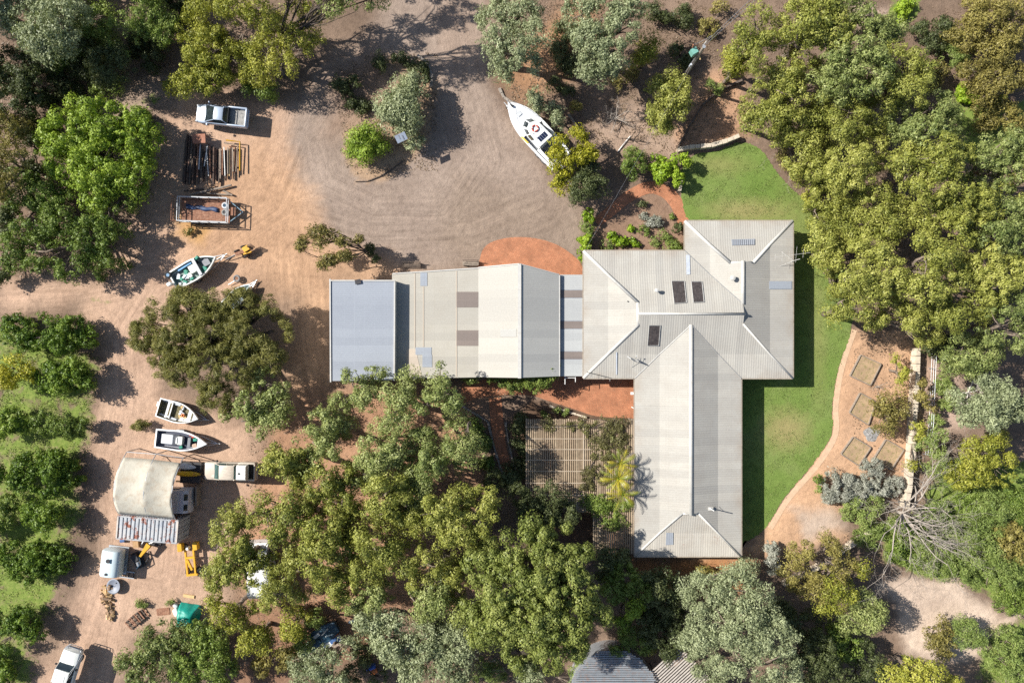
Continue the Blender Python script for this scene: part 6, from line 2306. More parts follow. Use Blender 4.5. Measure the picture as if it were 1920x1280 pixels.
# ---- north-west: shaded bush and the bright round tree
G_off = "tall trees along the left boundary"
tree('gumg', 15, [(-290, -90, 70), (-230, -140, 70), (-200, -80, 60), (-310, -40, 60)], "tall gum at the far upper left boundary", group=G_off)
tree('gumg', 8, [(-40, -70, 70), (60, -90, 70), (150, -80, 60), (240, -60, 55)], "tall gum behind the top left corner", group=G_off)
tree('grey', 10, [(40, 20, 55), (95, 40, 55), (70, 70, 45), (120, 20, 45)], "half-shaded grey-green gum crown in the top left corner", group=None)
tree('green', 6, [(170, 30, 45), (225, 50, 50), (270, 20, 45), (300, 50, 35)], "dark bushy tree along the top edge left of the yellow-green gum")
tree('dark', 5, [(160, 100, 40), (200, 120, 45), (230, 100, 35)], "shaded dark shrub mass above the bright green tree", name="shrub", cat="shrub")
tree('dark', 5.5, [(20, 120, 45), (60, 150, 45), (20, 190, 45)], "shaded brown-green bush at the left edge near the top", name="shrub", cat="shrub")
tree('brown', 7, [(8, 240, 42), (15, 300, 38), (5, 350, 35)], "brownish bush at the left edge beside the bright green tree")
tree('lime', 6.0, [(130, 245, 62), (190, 225, 52), (245, 260, 52), (185, 300, 68), (120, 300, 50), (230, 315, 55), (85, 265, 36), (175, 355, 40), (250, 225, 30)], "large bright lime-green round-crowned tree left of the silver ute", name="broadleaf_tree")
tree('green', 4.8, [(60, 420, 50), (110, 400, 48), (150, 450, 55), (200, 410, 48), (60, 470, 45), (130, 500, 38), (220, 370, 40), (205, 460, 40)], "mid-green spreading tree below the bright lime-green tree", name="broadleaf_tree")
tree('green', 4.5, [(30, 350, 45), (75, 365, 40), (20, 470, 40)], "darker green bush at the left edge between the two large green trees", name="shrub", cat="shrub")
shrub('green', 1.8, [(190, 510, 22), (230, 500, 18)], "low green bush at the corner where the two sand tracks meet")
shrub('dark', 2.0, [(240, 215, 20), (262, 225, 18)], "small dark green shrub at the lime-green tree's upper right edge")

for (kd, z, bl_, lb) in (
    ('gumg', 9, [(-40, -40, 50), (-10, -70, 50), (-80, 10, 50), (-60, 50, 40)], "tall gum leaning in from the top left corner itself"),
    ('green', 3.0, [(140, 60, 36), (165, 85, 30), (125, 95, 30)], "shaded green shrub left of the dark shrub mass near the top"),
    ('dark', 2.6, [(255, 85, 28), (280, 110, 26), (300, 85, 24)], "shaded shrub just left of the yellow-green gum's lower limb"),
    ('dark', 2.4, [(100, 150, 30), (130, 170, 26), (85, 185, 26)], "low dark shrub above the lime-green tree's left half"),
    ('green', 2.6, [(105, 110, 30), (75, 115, 28)], "dim green shrub in deep shade near the left edge"),
    ('green', 2.0, [(185, 160, 22), (215, 155, 18)], "small shaded shrub above the lime-green tree's crown"),
    ('dark', 2.4, [(45, 235, 30), (55, 275, 28), (60, 320, 26)], "dark bush squeezed between left edge and lime-green tree"),
    ('dark', 2.2, [(335, 20, 26), (320, 45, 24)], "dark undergrowth at the yellow-green gum's left foot"),
):
    tree(kd, z, bl_, lb, name="gum_tree" if z > 8 else "shrub", cat="tree" if z > 8 else "shrub")

# ---- top centre-left gums
tree('gumy', 6.2, [(395, 30, 55), (360, 55, 40), (400, 90, 52), (450, 60, 50), (360, 110, 36), (440, 115, 45)], "yellow-green gum at the top left of the drive")
tree('gumy', 4.2, [(355, 150, 34), (325, 155, 26), (390, 150, 32), (420, 135, 28)], "low yellow-green gum limb reaching left above the silver ute", twigs=1.5)
tree('gumy', 6.2, [(520, 40, 42), (555, 75, 36), (500, 95, 38), (575, 30, 34), (530, 118, 30), (480, 140, 36), (592, 70, 18)], "open yellow-green gum casting branch shadows over the drive", base=(530, 140), cover=.75, twigs=2.2)
tree('gumg', 11.5, [(615, 5, 30), (655, -10, 34), (695, -5, 26), (640, -60, 40), (600, -110, 46), (560, -50, 40), (690, -70, 34), (650, -120, 36)], "thin grey-leaved gum crown at the top edge beside the drive", cover=.6, twigs=2, base=(545, 105), bark=M_barkd, trunk_r=.2)
tree('gumy', 9, [(490, 10, 40), (440, 0, 40), (560, -15, 40)], "yellow-green gum crown touching the top edge")
shrub('green', 3.0, [(500, 165, 26), (470, 160, 20)], "dark leafy shrub at the base of the open yellow-green gum")
shrub('dark', 1.6, [(713, 112, 15), (716, 122, 11)], "small dark upright shrub at the island's upper left")
shrub('dark', 1.5, [(748, 108, 16), (770, 120, 13)], "small dark spiky shrub at the island's top beside the stone edging")
shrub('dark', 1.4, [(790, 128, 14), (800, 150, 10)], "low dark shrub against the island's stone rim")
shrub('grey', 4.2, [(745, 190, 38), (780, 185, 36), (760, 215, 40), (775, 160, 30), (735, 205, 26)], "large round grey-green bush in the drive island", cover=1.7)
shrub('lime', 3.0, [(670, 265, 28), (700, 270, 26), (685, 285, 26), (660, 280, 18), (690, 250, 22)], "round yellow-green bush at the island's lower left", cover=1.3)
shrub('grey', 2.0, [(778, 268, 15), (790, 262, 10), (768, 275, 9)], "small grey-green bush beside the island's pole panel")
shrub('dark', 1.2, [(655, 185, 20), (680, 200, 16)], "scrubby dark shrub in the shade on the island's left")

# ---- top centre grey-green trees
tree('grey', 9, [(935, 30, 42), (975, 25, 42), (1000, 60, 32), (930, 75, 32), (960, 100, 36), (985, 115, 32), (945, 130, 24)], "tall blue-grey wattle on the drive's right edge", name="wattle_tree")
tree('grey', 9, [(1090, 25, 40), (1130, 30, 44), (1165, 50, 36), (1110, 75, 38), (1145, 95, 34), (1110, 120, 32), (1135, 130, 28), (1180, 20, 34)], "tall blue-grey wattle left of the power pole", name="wattle_tree")
shrub('gumy', 5, [(1215, 80, 22), (1225, 100, 18), (1200, 115, 22), (1210, 95, 18)], "small yellow-green sapling below the second blue-grey wattle", name="sapling", cat="tree")
shrub('gum', 5.5, [(1245, 170, 38), (1275, 180, 34), (1255, 210, 38), (1240, 225, 26), (1265, 150, 26)], "round olive bush below the power pole")
shrub('grey', 3.0, [(1003, 178, 18), (1010, 196, 16)], "small grey-green shrub touching the cabin boat's bow")
shrub('grey', 3.2, [(1036, 200, 18), (1042, 218, 18), (1050, 235, 10)], "small grey-green shrub beside the cabin boat's hull")
shrub('brown', 1.5, [(1078, 200, 14)], "small reddish-brown shrub right of the cabin boat")
shrub('yel', 4.5, [(1055, 275, 24), (1085, 262, 26), (1075, 295, 30), (1045, 320, 22), (1060, 345, 24), (1100, 290, 26), (1040, 290, 16)], "golden-green bush overhanging the cabin boat's stern")
shrub('dark', 4.2, [(1105, 320, 24), (1095, 350, 28), (1120, 345, 22), (1085, 370, 18)], "dark green round bush below the golden-green bush")
shrub('green', 3.4, [(1190, 295, 26), (1195, 318, 22), (1175, 310, 16)], "grey-green bush between the golden bush and the clipped hedge")
shrub('bright', 2.4, [(1232, 305, 18), (1245, 320, 20), (1235, 325, 16)], "glossy dark-gapped hedge shrub left of the bright hedge")
shrub('bright', 2.4, [(1272, 305, 17), (1285, 300, 13), (1275, 328, 14), (1268, 342, 9)], "bright yellow-green hedge shrub at the lawn's left edge")
for i, (px, py, r) in enumerate(((1103, 398, 13), (1102, 425, 13), (1098, 450, 14), (1093, 470, 12))):
    shrub('bright' if i != 1 else 'green', 1.7, [(px, py, r), (px + 2, py + 12, r - 3)], ["topmost shrub of the narrow hedge beside the gravel turning circle", "second shrub of the narrow hedge from the top", "third shrub of the narrow hedge from the top", "lowest shrub of the narrow hedge by the house corner"][i], name="hedge_shrub")
GB = "small bright clumps along the house's north wall"
for i, (kd, px, py, r, z, lb) in enumerate((('silver', 1207, 405, 9, .8, "left silver-grey bush in the north garden bed"), ('silver', 1233, 412, 13, 1.0, "largest silver-grey bush in the north garden bed"), ('silver', 1218, 418, 9, .8, "lower silver-grey bush in the north garden bed"),
                                            ('green', 1205, 432, 14, .9, "rounded green bush left of the silver bushes"), ('green', 1262, 460, 17, 1.1, "dense green bush against the house's north corner"), ('dark', 1272, 425, 10, .9, "dark shrub beside the north brick path's end"),
                                            ('bright', 1150, 445, 11, .8, "bright leafy clump near the hedge in the north bed"), ('bright', 1168, 452, 11, .8, "bright leafy clump in the middle of the north wall bed"), ('bright', 1184, 455, 12, .8, "bright leafy clump right of centre in the north wall bed"),
                                            ('weed', 1225, 455, 11, .6, "olive clump at the wall below the silver bushes"), ('weed', 1248, 443, 11, .7, "olive tuft between silver bushes and house"), ('green', 1258, 405, 7, .5, "tiny green shrub near the garden hose loop"),
                                            ('bright', 1183, 426, 7, .4, "tiny bright clump at the bed's centre"), ('dark', 1205, 378, 12, .8, "dark rosette shrub by the garden path's top"), ('weed', 1140, 462, 10, .6, "low olive clump by the house's north-west corner"))):
    shrub(kd, z, [(px, py, r), (px + r * .5, py + r * .3, r * .6)], lb)

# ---- north-east grove
GR = "gums of the north-east grove"
grove = [
    ('gum', 11, [(1420, 45, 42), (1390, 85, 28), (1455, 60, 40), (1430, 95, 36)], "pale gum crown at the grove's upper left corner near the wires"),
    ('gum', 12, [(1520, 30, 52), (1565, 60, 48), (1500, 85, 44), (1550, 20, 40)], "gum crown at the top edge of the grove, left of centre"),
    ('gum', 12, [(1475, 130, 48), (1520, 150, 50), (1450, 160, 36), (1490, 185, 40)], "gum crown above the bare limbs at the grove's left side"),
    ('gumg', 12, [(1600, 95, 52), (1640, 60, 40), (1580, 150, 50), (1635, 130, 44)], "broad gum crown in the grove's upper centre"),
    ('gum', 11, [(1700, 120, 44), (1670, 160, 46), (1720, 165, 34), (1735, 130, 26)], "gum crown at the grove's upper right beside the brown scrub"),
    ('gumg', 10, [(1665, 60, 34), (1640, 25, 36), (1600, 15, 36)], "darker gum crown on the top edge beside the sandy gap"),
    ('gumy', 8, [(1385, 105, 26), (1375, 125, 20), (1400, 130, 22)], "small yellow-green gum at the grove's left tip below the wires"),
    ('gum', 9, [(1415, 195, 32), (1440, 220, 34), (1410, 230, 24), (1460, 195, 28)], "gum crown beside the timber retaining edge"),
    ('gum', 9.5, [(1500, 235, 44), (1540, 215, 40), (1520, 265, 36), (1470, 250, 30)], "gum crown right of the bare grey limbs"),
    ('gum', 11, [(1595, 225, 48), (1640, 215, 44), (1570, 195, 36)], "gum crown at the middle of the grove's second row"),
    ('gum', 10, [(1520, 315, 40), (1550, 290, 36), (1500, 300, 30), (1535, 340, 32)], "gum crown above the lawn's upper right corner"),
    ('gumg', 11, [(1700, 215, 46), (1750, 200, 40), (1740, 245, 44), (1780, 225, 34)], "pale grey-green gum crown below the brown scrub"),
    ('gum', 10.5, [(1600, 305, 46), (1640, 280, 44), (1610, 345, 44), (1570, 330, 34)], "gum crown left of the grove's dark central gap"),
    ('gum', 11, [(1720, 305, 48), (1770, 290, 46), (1760, 340, 44), (1810, 300, 36)], "gum crown right of the grove's dark central gap"),
    ('gum', 10, [(1550, 370, 38), (1580, 395, 42), (1530, 395, 30), (1555, 420, 32)], "gum crown hanging over the lawn's right edge near the top"),
    ('gum', 11, [(1650, 380, 48), (1690, 400, 48), (1660, 430, 44), (1620, 420, 38)], "gum crown at the centre of the grove"),
    ('gum', 11, [(1770, 395, 48), (1820, 370, 44), (1800, 425, 46), (1850, 395, 38)], "gum crown at the grove's centre right"),
    ('gumg', 10, [(1870, 280, 40), (1900, 320, 42), (1850, 330, 38), (1910, 265, 30)], "pale green gum crown against the right edge above the middle"),
    ('gumg', 10.5, [(1890, 400, 46), (1915, 440, 40), (1870, 440, 36)], "gum crown at the right edge level with the house's north wing"),
    ('gum', 9.5, [(1545, 455, 30), (1565, 480, 30), (1580, 445, 32), (1540, 490, 18)], "gum branch tips reaching the lawn beside the house's shadow"),
    ('gum', 10.5, [(1630, 480, 46), (1665, 510, 46), (1610, 520, 34), (1640, 540, 36)], "gum crown in the grove's lower left part"),
    ('gum', 11, [(1740, 480, 50), (1780, 510, 46), (1710, 515, 40), (1750, 540, 40)], "gum crown in the grove's lower middle"),
    ('gum', 10.5, [(1850, 480, 46), (1890, 510, 42), (1830, 520, 40), (1870, 540, 36)], "gum crown in the grove's lower right part"),
    ('gum', 8.5, [(1580, 565, 30), (1610, 580, 30), (1565, 590, 20), (1640, 600, 26)], "low gum crown over the start of the sandy path"),
    ('gum', 9.5, [(1680, 585, 40), (1710, 610, 36), (1650, 570, 30), (1740, 630, 26)], "gum crown above the limestone wall's top end"),
    ('gum', 10, [(1800, 590, 42), (1840, 570, 38), (1770, 580, 32)], "gum crown right of the limestone wall's top end"),
    ('gumg', 10, [(1905, 580, 38), (1880, 610, 40), (1915, 630, 34)], "gum crown at the right edge below the middle"),
    ('gumg', 8.5, [(1810, 660, 40), (1850, 655, 38), (1790, 680, 26), (1835, 685, 30)], "pale gum crown just above the grey-green tree at right"),
    ('gum', 12, [(1960, 350, 60), (1990, 450, 60)], "gum crown beyond the right edge of the grove"),
]
for g in grove:
    zk_ = R.uniform(.74, 1.12)
    tree(g[0], g[1] * zk_ * (.62 if min(q[0] for q in g[2]) < 1550 and max(q[1] for q in g[2]) > 240 else 1), g[2], g[3], group=GR, twigs=1.0)
shrub('brown', 5, [(1820, 60, 42), (1860, 40, 46), (1895, 70, 42), (1870, 100, 44), (1905, 25, 36), (1830, 20, 36)], "brown-leaved scrub thicket in the top right corner", name="scrub_thicket")
shrub('brown', 4.5, [(1830, 130, 36), (1870, 155, 40), (1905, 140, 36), (1850, 180, 30)], "brown-olive scrub thicket below the corner thicket", name="scrub_thicket")
shrub('weed', 2.5, [(1790, 70, 26), (1780, 100, 26), (1800, 110, 22)], "grey dry scrub left of the brown corner thicket", name="scrub_thicket")
shrub('dark', 3.0, [(1735, 60, 24), (1755, 80, 24), (1770, 50, 20)], "dark shaded scrub beside the grove's sandy gap", name="scrub_thicket")
shrub('brown', 3.0, [(1850, 215, 28), (1890, 210, 30), (1910, 240, 26)], "brown-green scrub at the right edge above the pale gum", name="scrub_thicket")
shrub('bright', 1.2, [(1815, 175, 20), (1830, 185, 16), (1870, 185, 14)], "bright green weeds in the gap left of the right-edge scrub", name="weed_clump", cat="weeds")
shrub('bright', .8, [(1695, 15, 16), (1690, 30, 12), (1705, 5, 12)], "bright green weed patch on the sand at the top edge", name="weed_clump", cat="weeds")

# ---- east and south-east
tree('grey', 7.5, [(1840, 730, 38), (1875, 745, 40), (1815, 750, 30), (1860, 775, 36), (1900, 770, 32), (1820, 780, 26)], "silvery grey-green gum with white limbs at the right", bark=M_barkp, twigs=2.0)
shrub('gumy', 3.0, [(1683, 680, 18), (1695, 695, 18), (1690, 710, 12)], "yellow-green bush left of the limestone wall's top")
shrub('brown', 3.2, [(1660, 755, 22), (1640, 765, 22), (1680, 770, 24), (1660, 790, 24), (1690, 745, 18), (1675, 805, 18)], "straggly brown-green shrub over the second raised bed", cover=.6, twigs=2)
shrub('brown', 3.0, [(1735, 745, 18), (1740, 770, 18), (1730, 720, 14)], "straggly olive shrub growing over the limestone wall", cover=.6, twigs=2)
shrub('weed', 3.2, [(1765, 830, 30), (1790, 850, 30), (1760, 870, 26), (1740, 830, 20)], "dry grey-olive scrub right of the limestone wall")
shrub('gumy', 4.5, [(1850, 850, 40), (1880, 880, 38), (1830, 885, 34), (1800, 895, 28), (1870, 830, 28)], "dense bright yellow-green bush at the right edge")
for i, (px, py, r, kd, z, lb) in enumerate(((1860, 960, 44, 'weed', 2.2, "pale green thicket below the bright bush at right"), (1900, 1010, 44, 'brown', 2.4, "olive-brown thicket at the right edge below the dead tree"), (1840, 1030, 42, 'weed', 1.8, "light green low thicket right of the dead tree"), (1880, 1080, 44, 'weed', 1.8, "light green low thicket above the sand clearing's tip"), (1800, 1060, 34, 'weed', 1.3, "low weedy growth between dead tree and sand clearing"), (1910, 1120, 34, 'green', 1.8, "mid-green thicket at the right edge above the sand's tip"), (1740, 1040, 34, 'weed', 1.2, "low green weeds under the dead tree's branches"), (1690, 1030, 26, 'green', 1.2, "low green growth left of the dead tree's shadow"), (1630, 1000, 26, 'weed', 1.4, "pale weeds at the foot of the dead tree"), (1915, 950, 36, 'green', 2.4, "green bush at the right edge beside the pale thicket"))):
    shrub(kd, z, [(px, py, r), (px - r * .6, py + r * .4, r * .7), (px + r * .6, py - r * .3, r * .7), (px + r * .2, py + r * .7, r * .6), (px - r * .3, py - r * .6, r * .6)], lb, name="thicket")
shrub('silver', 2.2, [(1560, 905, 22), (1580, 925, 22), (1555, 930, 18), (1590, 900, 16)], "silver spiky shrub at the path's bend below the raised beds", cover=1.2)
shrub('silver', 2.2, [(1630, 885, 18), (1645, 872, 14), (1620, 870, 12), (1650, 890, 12)], "silver-blue shrub touching the southern raised beds")
shrub('silver', 2.0, [(1620, 915, 22), (1650, 915, 22), (1680, 910, 20), (1605, 935, 18)], "wide dry silver shrub left of the dead tree", cover=1.0)
shrub('weed', 2.2, [(1610, 945, 26), (1640, 945, 26), (1590, 960, 20), (1625, 970, 22)], "pale yellow-green shrub under the dry silver shrub")
shrub('green', 1.8, [(1537, 895, 12), (1535, 915, 10)], "thin green sprig at the left of the silver spiky shrub")
shrub('silver', 1.8, [(1447, 1025, 15), (1452, 1042, 13), (1445, 1055, 10)], "rounded silver shrub at the lawn's lower tip")
shrub('silver', 1.6, [(1455, 1060, 12), (1450, 1072, 10)], "small grey shrub below the rounded silver shrub")
tree('brown', 6.5, [(1510, 1040, 36), (1550, 1030, 36), (1500, 1080, 38), (1560, 1075, 38), (1530, 1110, 34), (1590, 1050, 28)], "brown-olive tree over the slanting limestone remnant")
tree('gumy', 6.5, [(1580, 1105, 34), (1610, 1080, 28), (1560, 1130, 28)], "golden-olive tree joined to the brown-olive tree's right")
tree('gumg', 6.0, [(1620, 1140, 34), (1645, 1150, 28), (1600, 1165, 30), (1640, 1170, 22)], "grey-olive tree left of the pale sand clearing")
shrub('brown', 3.0, [(1765, 1190, 30), (1780, 1210, 28), (1760, 1215, 22)], "brown half of the bush in the sand clearing")
shrub('weed', 3.0, [(1815, 1180, 28), (1830, 1195, 22), (1800, 1200, 22)], "green half of the bush in the sand clearing")
shrub('weed', 2.6, [(1895, 1200, 32), (1880, 1240, 36), (1910, 1260, 34), (1890, 1280, 30)], "grey-green thicket in the bottom right corner", name="thicket")
tree('gumy', 7.5, [(1715, 1265, 34), (1745, 1275, 30), (1695, 1290, 34), (1780, 1290, 26)], "olive gum crown on the bottom edge near the right corner")
tree('grey', 10, [(1330, 1120, 48), (1380, 1110, 48), (1420, 1140, 46), (1340, 1170, 50), (1400, 1180, 52), (1310, 1200, 36), (1450, 1200, 46), (1380, 1230, 50), (1430, 1250, 46), (1470, 1260, 40)], "big silvery grey-green tree at the bottom centre right", name="wattle_tree")
shrub('grey', 4.0, [(1290, 1100, 24), (1275, 1115, 18), (1395, 1065, 20), (1370, 1080, 22)], "grey-green shrub growth at the silvery tree's top edge")
tree('dark', 6, [(1500, 1210, 36), (1540, 1230, 38), (1520, 1260, 36), (1580, 1270, 34)], "dark shaded tree right of the big silvery tree")
shrub('brown', 2.0, [(1325, 1070, 16), (1345, 1075, 14)], "small brown shrub below the south wing")
tree('green', 5.5, [(1170, 1090, 36), (1200, 1110, 30), (1150, 1110, 28), (1185, 1135, 24), (1150, 1075, 22)], "dark blue-green tree in shade below the south wing")
tree('lime', 5.6, [(1185, 1148, 17), (1165, 1162, 14), (1195, 1135, 13)], "sunlit pale green branch beside the dense round-puffed tree", name="sapling")
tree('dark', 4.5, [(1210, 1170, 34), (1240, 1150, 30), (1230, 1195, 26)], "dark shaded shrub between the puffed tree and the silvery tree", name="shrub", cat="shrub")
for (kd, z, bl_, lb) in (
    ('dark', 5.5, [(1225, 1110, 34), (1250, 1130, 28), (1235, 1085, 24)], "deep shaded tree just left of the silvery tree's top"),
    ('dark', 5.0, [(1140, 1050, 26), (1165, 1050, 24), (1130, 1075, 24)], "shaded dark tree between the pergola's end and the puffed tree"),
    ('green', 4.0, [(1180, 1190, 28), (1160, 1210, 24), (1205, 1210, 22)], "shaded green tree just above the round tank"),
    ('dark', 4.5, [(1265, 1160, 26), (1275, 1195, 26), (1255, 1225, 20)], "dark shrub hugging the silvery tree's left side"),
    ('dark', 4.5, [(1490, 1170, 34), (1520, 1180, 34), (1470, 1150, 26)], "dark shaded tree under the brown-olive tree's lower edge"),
    ('green', 4.0, [(1560, 1195, 34), (1590, 1215, 32), (1550, 1240, 30)], "shaded green bush above the bottom edge, left of the sand clearing"),
    ('dark', 4.0, [(1620, 1220, 28), (1640, 1260, 30), (1600, 1270, 28)], "dark bush on the bottom edge left of the olive gum crown"),
    ('dark', 3.5, [(1480, 1290, 30), (1530, 1290, 30), (1440, 1290, 26)], "dark bushes along the bottom edge under the silvery tree"),
):
    tree(kd, z, bl_, lb, name="shrub", cat="shrub")
shrub('gumy', 3.0, [(1218, 1215, 12), (1230, 1212, 9)], "small golden sprig above the round tank")
shrub('weed', 2.5, [(1090, 1235, 20), (1100, 1250, 18), (1080, 1262, 18)], "dry grey palm-like scrub left of the round tank")

# ---- dense round-puffed tree
tree('pine', 13.5, [(905, 1075, 50), (950, 1040, 44), (1000, 1010, 40), (1050, 1020, 40), (1080, 1060, 36), (1010, 1070, 52), (950, 1110, 54), (1030, 1120, 52), (1080, 1110, 40), (890, 1140, 40), (940, 1170, 46), (1010, 1180, 50), (1070, 1170, 42), (1120, 1150, 30), (970, 1220, 40), (1030, 1225, 38), (900, 1190, 32), (1090, 1205, 30)], "big dark olive tree of dense rounded puffs at the bottom centre", name="puffed_tree", cover=1.15, drop=.25)

# ---- the large southern gum stand
SG = "gums of the southern stand"
stand = [
    ('gumg', 9.0, [(660, 715, 26), (700, 705, 26), (640, 760, 30), (685, 750, 30)], "gum sprays overlapping the blue-grey shed's lower edge"),
    ('gumg', 9.5, [(740, 740, 30), (770, 720, 26), (740, 785, 34), (710, 800, 30)], "gum sprays below the blue-grey and tan sheds"),
    ('gumg', 10, [(815, 705, 28), (835, 740, 32), (800, 760, 28), (850, 775, 32)], "gum spray overlapping the tan shed's lower edge"),
    ('gumg', 9.5, [(605, 800, 36), (585, 830, 30), (640, 800, 28), (620, 840, 28)], "gum crown at the stand's upper left edge"),
    ('gumg', 10, [(860, 830, 36), (880, 790, 24), (840, 860, 34), (890, 850, 24)], "gum crown beside the narrow brick path's upper end"),
    ('gumg', 10.5, [(700, 850, 38), (740, 840, 34), (680, 890, 32), (760, 880, 32)], "gum crown in the stand's upper middle"),
    ('gumg', 10.5, [(790, 830, 34), (810, 870, 32), (780, 900, 30)], "gum crown with open gaps right of the stand's upper middle"),
    ('gum', 9.5, [(520, 870, 30), (545, 900, 32), (510, 850, 18), (555, 860, 22)], "gum crown shading the beige ute's tail"),
    ('gum', 10.5, [(600, 910, 38), (640, 900, 34), (590, 950, 34), (640, 945, 34)], "gum crown at the stand's left centre"),
    ('gum', 11.5, [(720, 930, 40), (760, 950, 38), (700, 970, 36), (740, 910, 30)], "tall gum crown at the stand's centre"),
    ('gum', 11.5, [(820, 960, 40), (860, 940, 34), (800, 1000, 36), (850, 990, 36)], "tall gum crown right of the stand's centre"),
    ('gum', 10.5, [(905, 940, 32), (900, 980, 32), (890, 1010, 30), (920, 960, 24)], "gum crown at the stand's right edge by the pergola"),
    ('gum', 9.5, [(440, 965, 26), (420, 1000, 26), (460, 990, 28), (405, 1030, 22)], "gum branch reaching left over the yellow machine"),
    ('gum', 10.5, [(500, 960, 34), (540, 985, 36), (508, 1012, 26), (500, 1050, 24), (555, 950, 30)], "gum crown above the hidden white caravan"),
    ('gum', 10, [(430, 1060, 34), (405, 1085, 26), (460, 1080, 32), (445, 1030, 28), (485, 1050, 22)], "bright gum crown left of the hidden white caravan"),
    ('gum', 11, [(600, 1010, 40), (640, 1030, 40), (590, 1050, 36), (560, 1030, 32)], "gum crown in the stand's lower left centre"),
    ('gum', 11.5, [(700, 1030, 40), (740, 1010, 36), (680, 1070, 36), (730, 1060, 36)], "gum crown in the stand's lower centre"),
    ('gum', 11, [(800, 1060, 36), (830, 1040, 32), (790, 1095, 32), (850, 1080, 24)], "gum crown beside the dense puffed tree's left edge"),
    ('gum', 10, [(530, 1085, 34), (560, 1105, 32), (515, 1115, 28), (500, 1130, 22)], "gum crown below the hidden white caravan"),
    ('gum', 10, [(610, 1095, 34), (645, 1100, 30), (620, 1125, 26)], "gum crown above the car wreck"),
    ('gumg', 10, [(790, 1140, 32), (820, 1125, 28), (770, 1120, 24), (830, 1090, 20)], "gum crown at the stand's lower right above the grey-green trees"),
    ('gumy', 7, [(420, 1150, 24), (400, 1130, 20), (440, 1170, 26), (460, 1140, 24)], "yellow-green gum spray right of the teal tarpaulin"),
    ('gumy', 6, [(550, 1165, 28), (570, 1150, 22), (545, 1190, 24)], "yellow-green gum left of the car wreck"),
    ('gumy', 6, [(470, 1200, 28), (490, 1180, 24), (455, 1215, 22), (500, 1210, 22)], "yellow-green shrub-like gum at the lower left of the stand"),
]
for g in stand:
    tree(g[0], g[1], g[2], g[3], group=SG, cover=1.0, twigs=1.4)
for (kd, z, bl_, lb) in (
    ('gumg', 8, [(660, 1130, 26), (690, 1120, 28), (720, 1110, 26)], "olive gum spray above the rack of boards"),
    ('gum', 9, [(850, 1120, 26), (860, 1085, 24), (870, 1050, 24)], "narrow gum crown pressed against the puffed tree's left side"),
    ('gumg', 9.5, [(760, 960, 30), (780, 925, 28), (700, 900, 26)], "gum crown filling the stand's upper centre gap"),
    ('gumg', 8.5, [(560, 840, 26), (560, 890, 28), (580, 870, 26)], "gum crown right of the beige ute's tail"),
    ('gum', 9, [(660, 970, 34), (640, 985, 30), (670, 1000, 28)], "gum crown between the stand's left centre and centre"),
    ('brown', 3, [(520, 1240, 28), (490, 1250, 26), (540, 1215, 24)], "brownish undergrowth below the yellow-green gums at bottom left"),
    ('weed', 2.5, [(590, 1160, 22), (570, 1210, 20), (560, 1190, 18)], "dry weedy growth left of the car wreck"),
    ('dark', 3, [(680, 1225, 26), (660, 1265, 26), (710, 1270, 24)], "dark undergrowth around the blue drum"),
    ('dark', 3.5, [(930, 905, 26), (915, 925, 24), (955, 905, 22)], "dark shaded shrub at the lower end of the narrow brick path"),
):
    tree(kd, z, bl_, lb, name="gum_tree" if z > 6 else "shrub", cat="tree" if z > 6 else "shrub")
tree('grey', 8, [(700, 1170, 34), (730, 1200, 38), (720, 1160, 26), (745, 1230, 34)], "blue-grey wattle right of the car wreck", name="wattle_tree")
tree('grey', 8, [(800, 1200, 40), (830, 1170, 34), (850, 1210, 38), (800, 1245, 40), (845, 1260, 36), (770, 1265, 32)], "pale grey-green wattle at the bottom left of the puffed tree", name="wattle_tree")
tree('grey', 6.5, [(600, 1245, 36), (640, 1230, 32), (570, 1265, 32), (620, 1275, 34), (660, 1210, 24), (550, 1240, 20)], "pale grey-green tree over the junk at the bottom edge", name="wattle_tree")
shrub('grey', 3, [(985, 1262, 22), (1000, 1275, 22), (1080, 1282, 18)], "grey-green shrub on the bottom edge below the puffed tree")
shrub('weed', 2.5, [(900, 1255, 24), (930, 1265, 24), (880, 1275, 22)], "dry brushy scrub on the bottom edge left of the puffed tree")
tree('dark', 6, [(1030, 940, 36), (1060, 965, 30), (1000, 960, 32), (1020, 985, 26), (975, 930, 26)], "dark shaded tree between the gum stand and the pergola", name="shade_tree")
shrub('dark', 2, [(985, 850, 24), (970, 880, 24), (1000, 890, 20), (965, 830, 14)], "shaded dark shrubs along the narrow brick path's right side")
shrub('green', 1.5, [(890, 800, 20), (905, 830, 20), (915, 870, 18)], "shaded green groundcover left of the narrow brick path")
shrub('dark', 2.2, [(975, 790, 18), (970, 810, 16)], "dark shrub at the pergola's upper left corner")
# ---- bushes at the sheds' south side
shrub('green', 3.4, [(985, 695, 24), (1015, 690, 24), (1035, 700, 22), (1005, 715, 26), (975, 715, 16), (1040, 685, 14)], "dense green bush over the gabled shed's lower right corner")
shrub('green', 3.0, [(910, 695, 16), (925, 705, 14), (895, 700, 14)], "small bush with pink flowers at the cream roof's lower edge")
shrub('weed', 2.4, [(880, 705, 16), (865, 700, 12), (960, 725, 16), (940, 715, 14)], "straggly grey-green shrub along the sheds' lower edge")
shrub('weed', .7, [(1045, 768, 8), (1060, 772, 8), (1020, 775, 10)], "low yellowish plants along the courtyard edging")
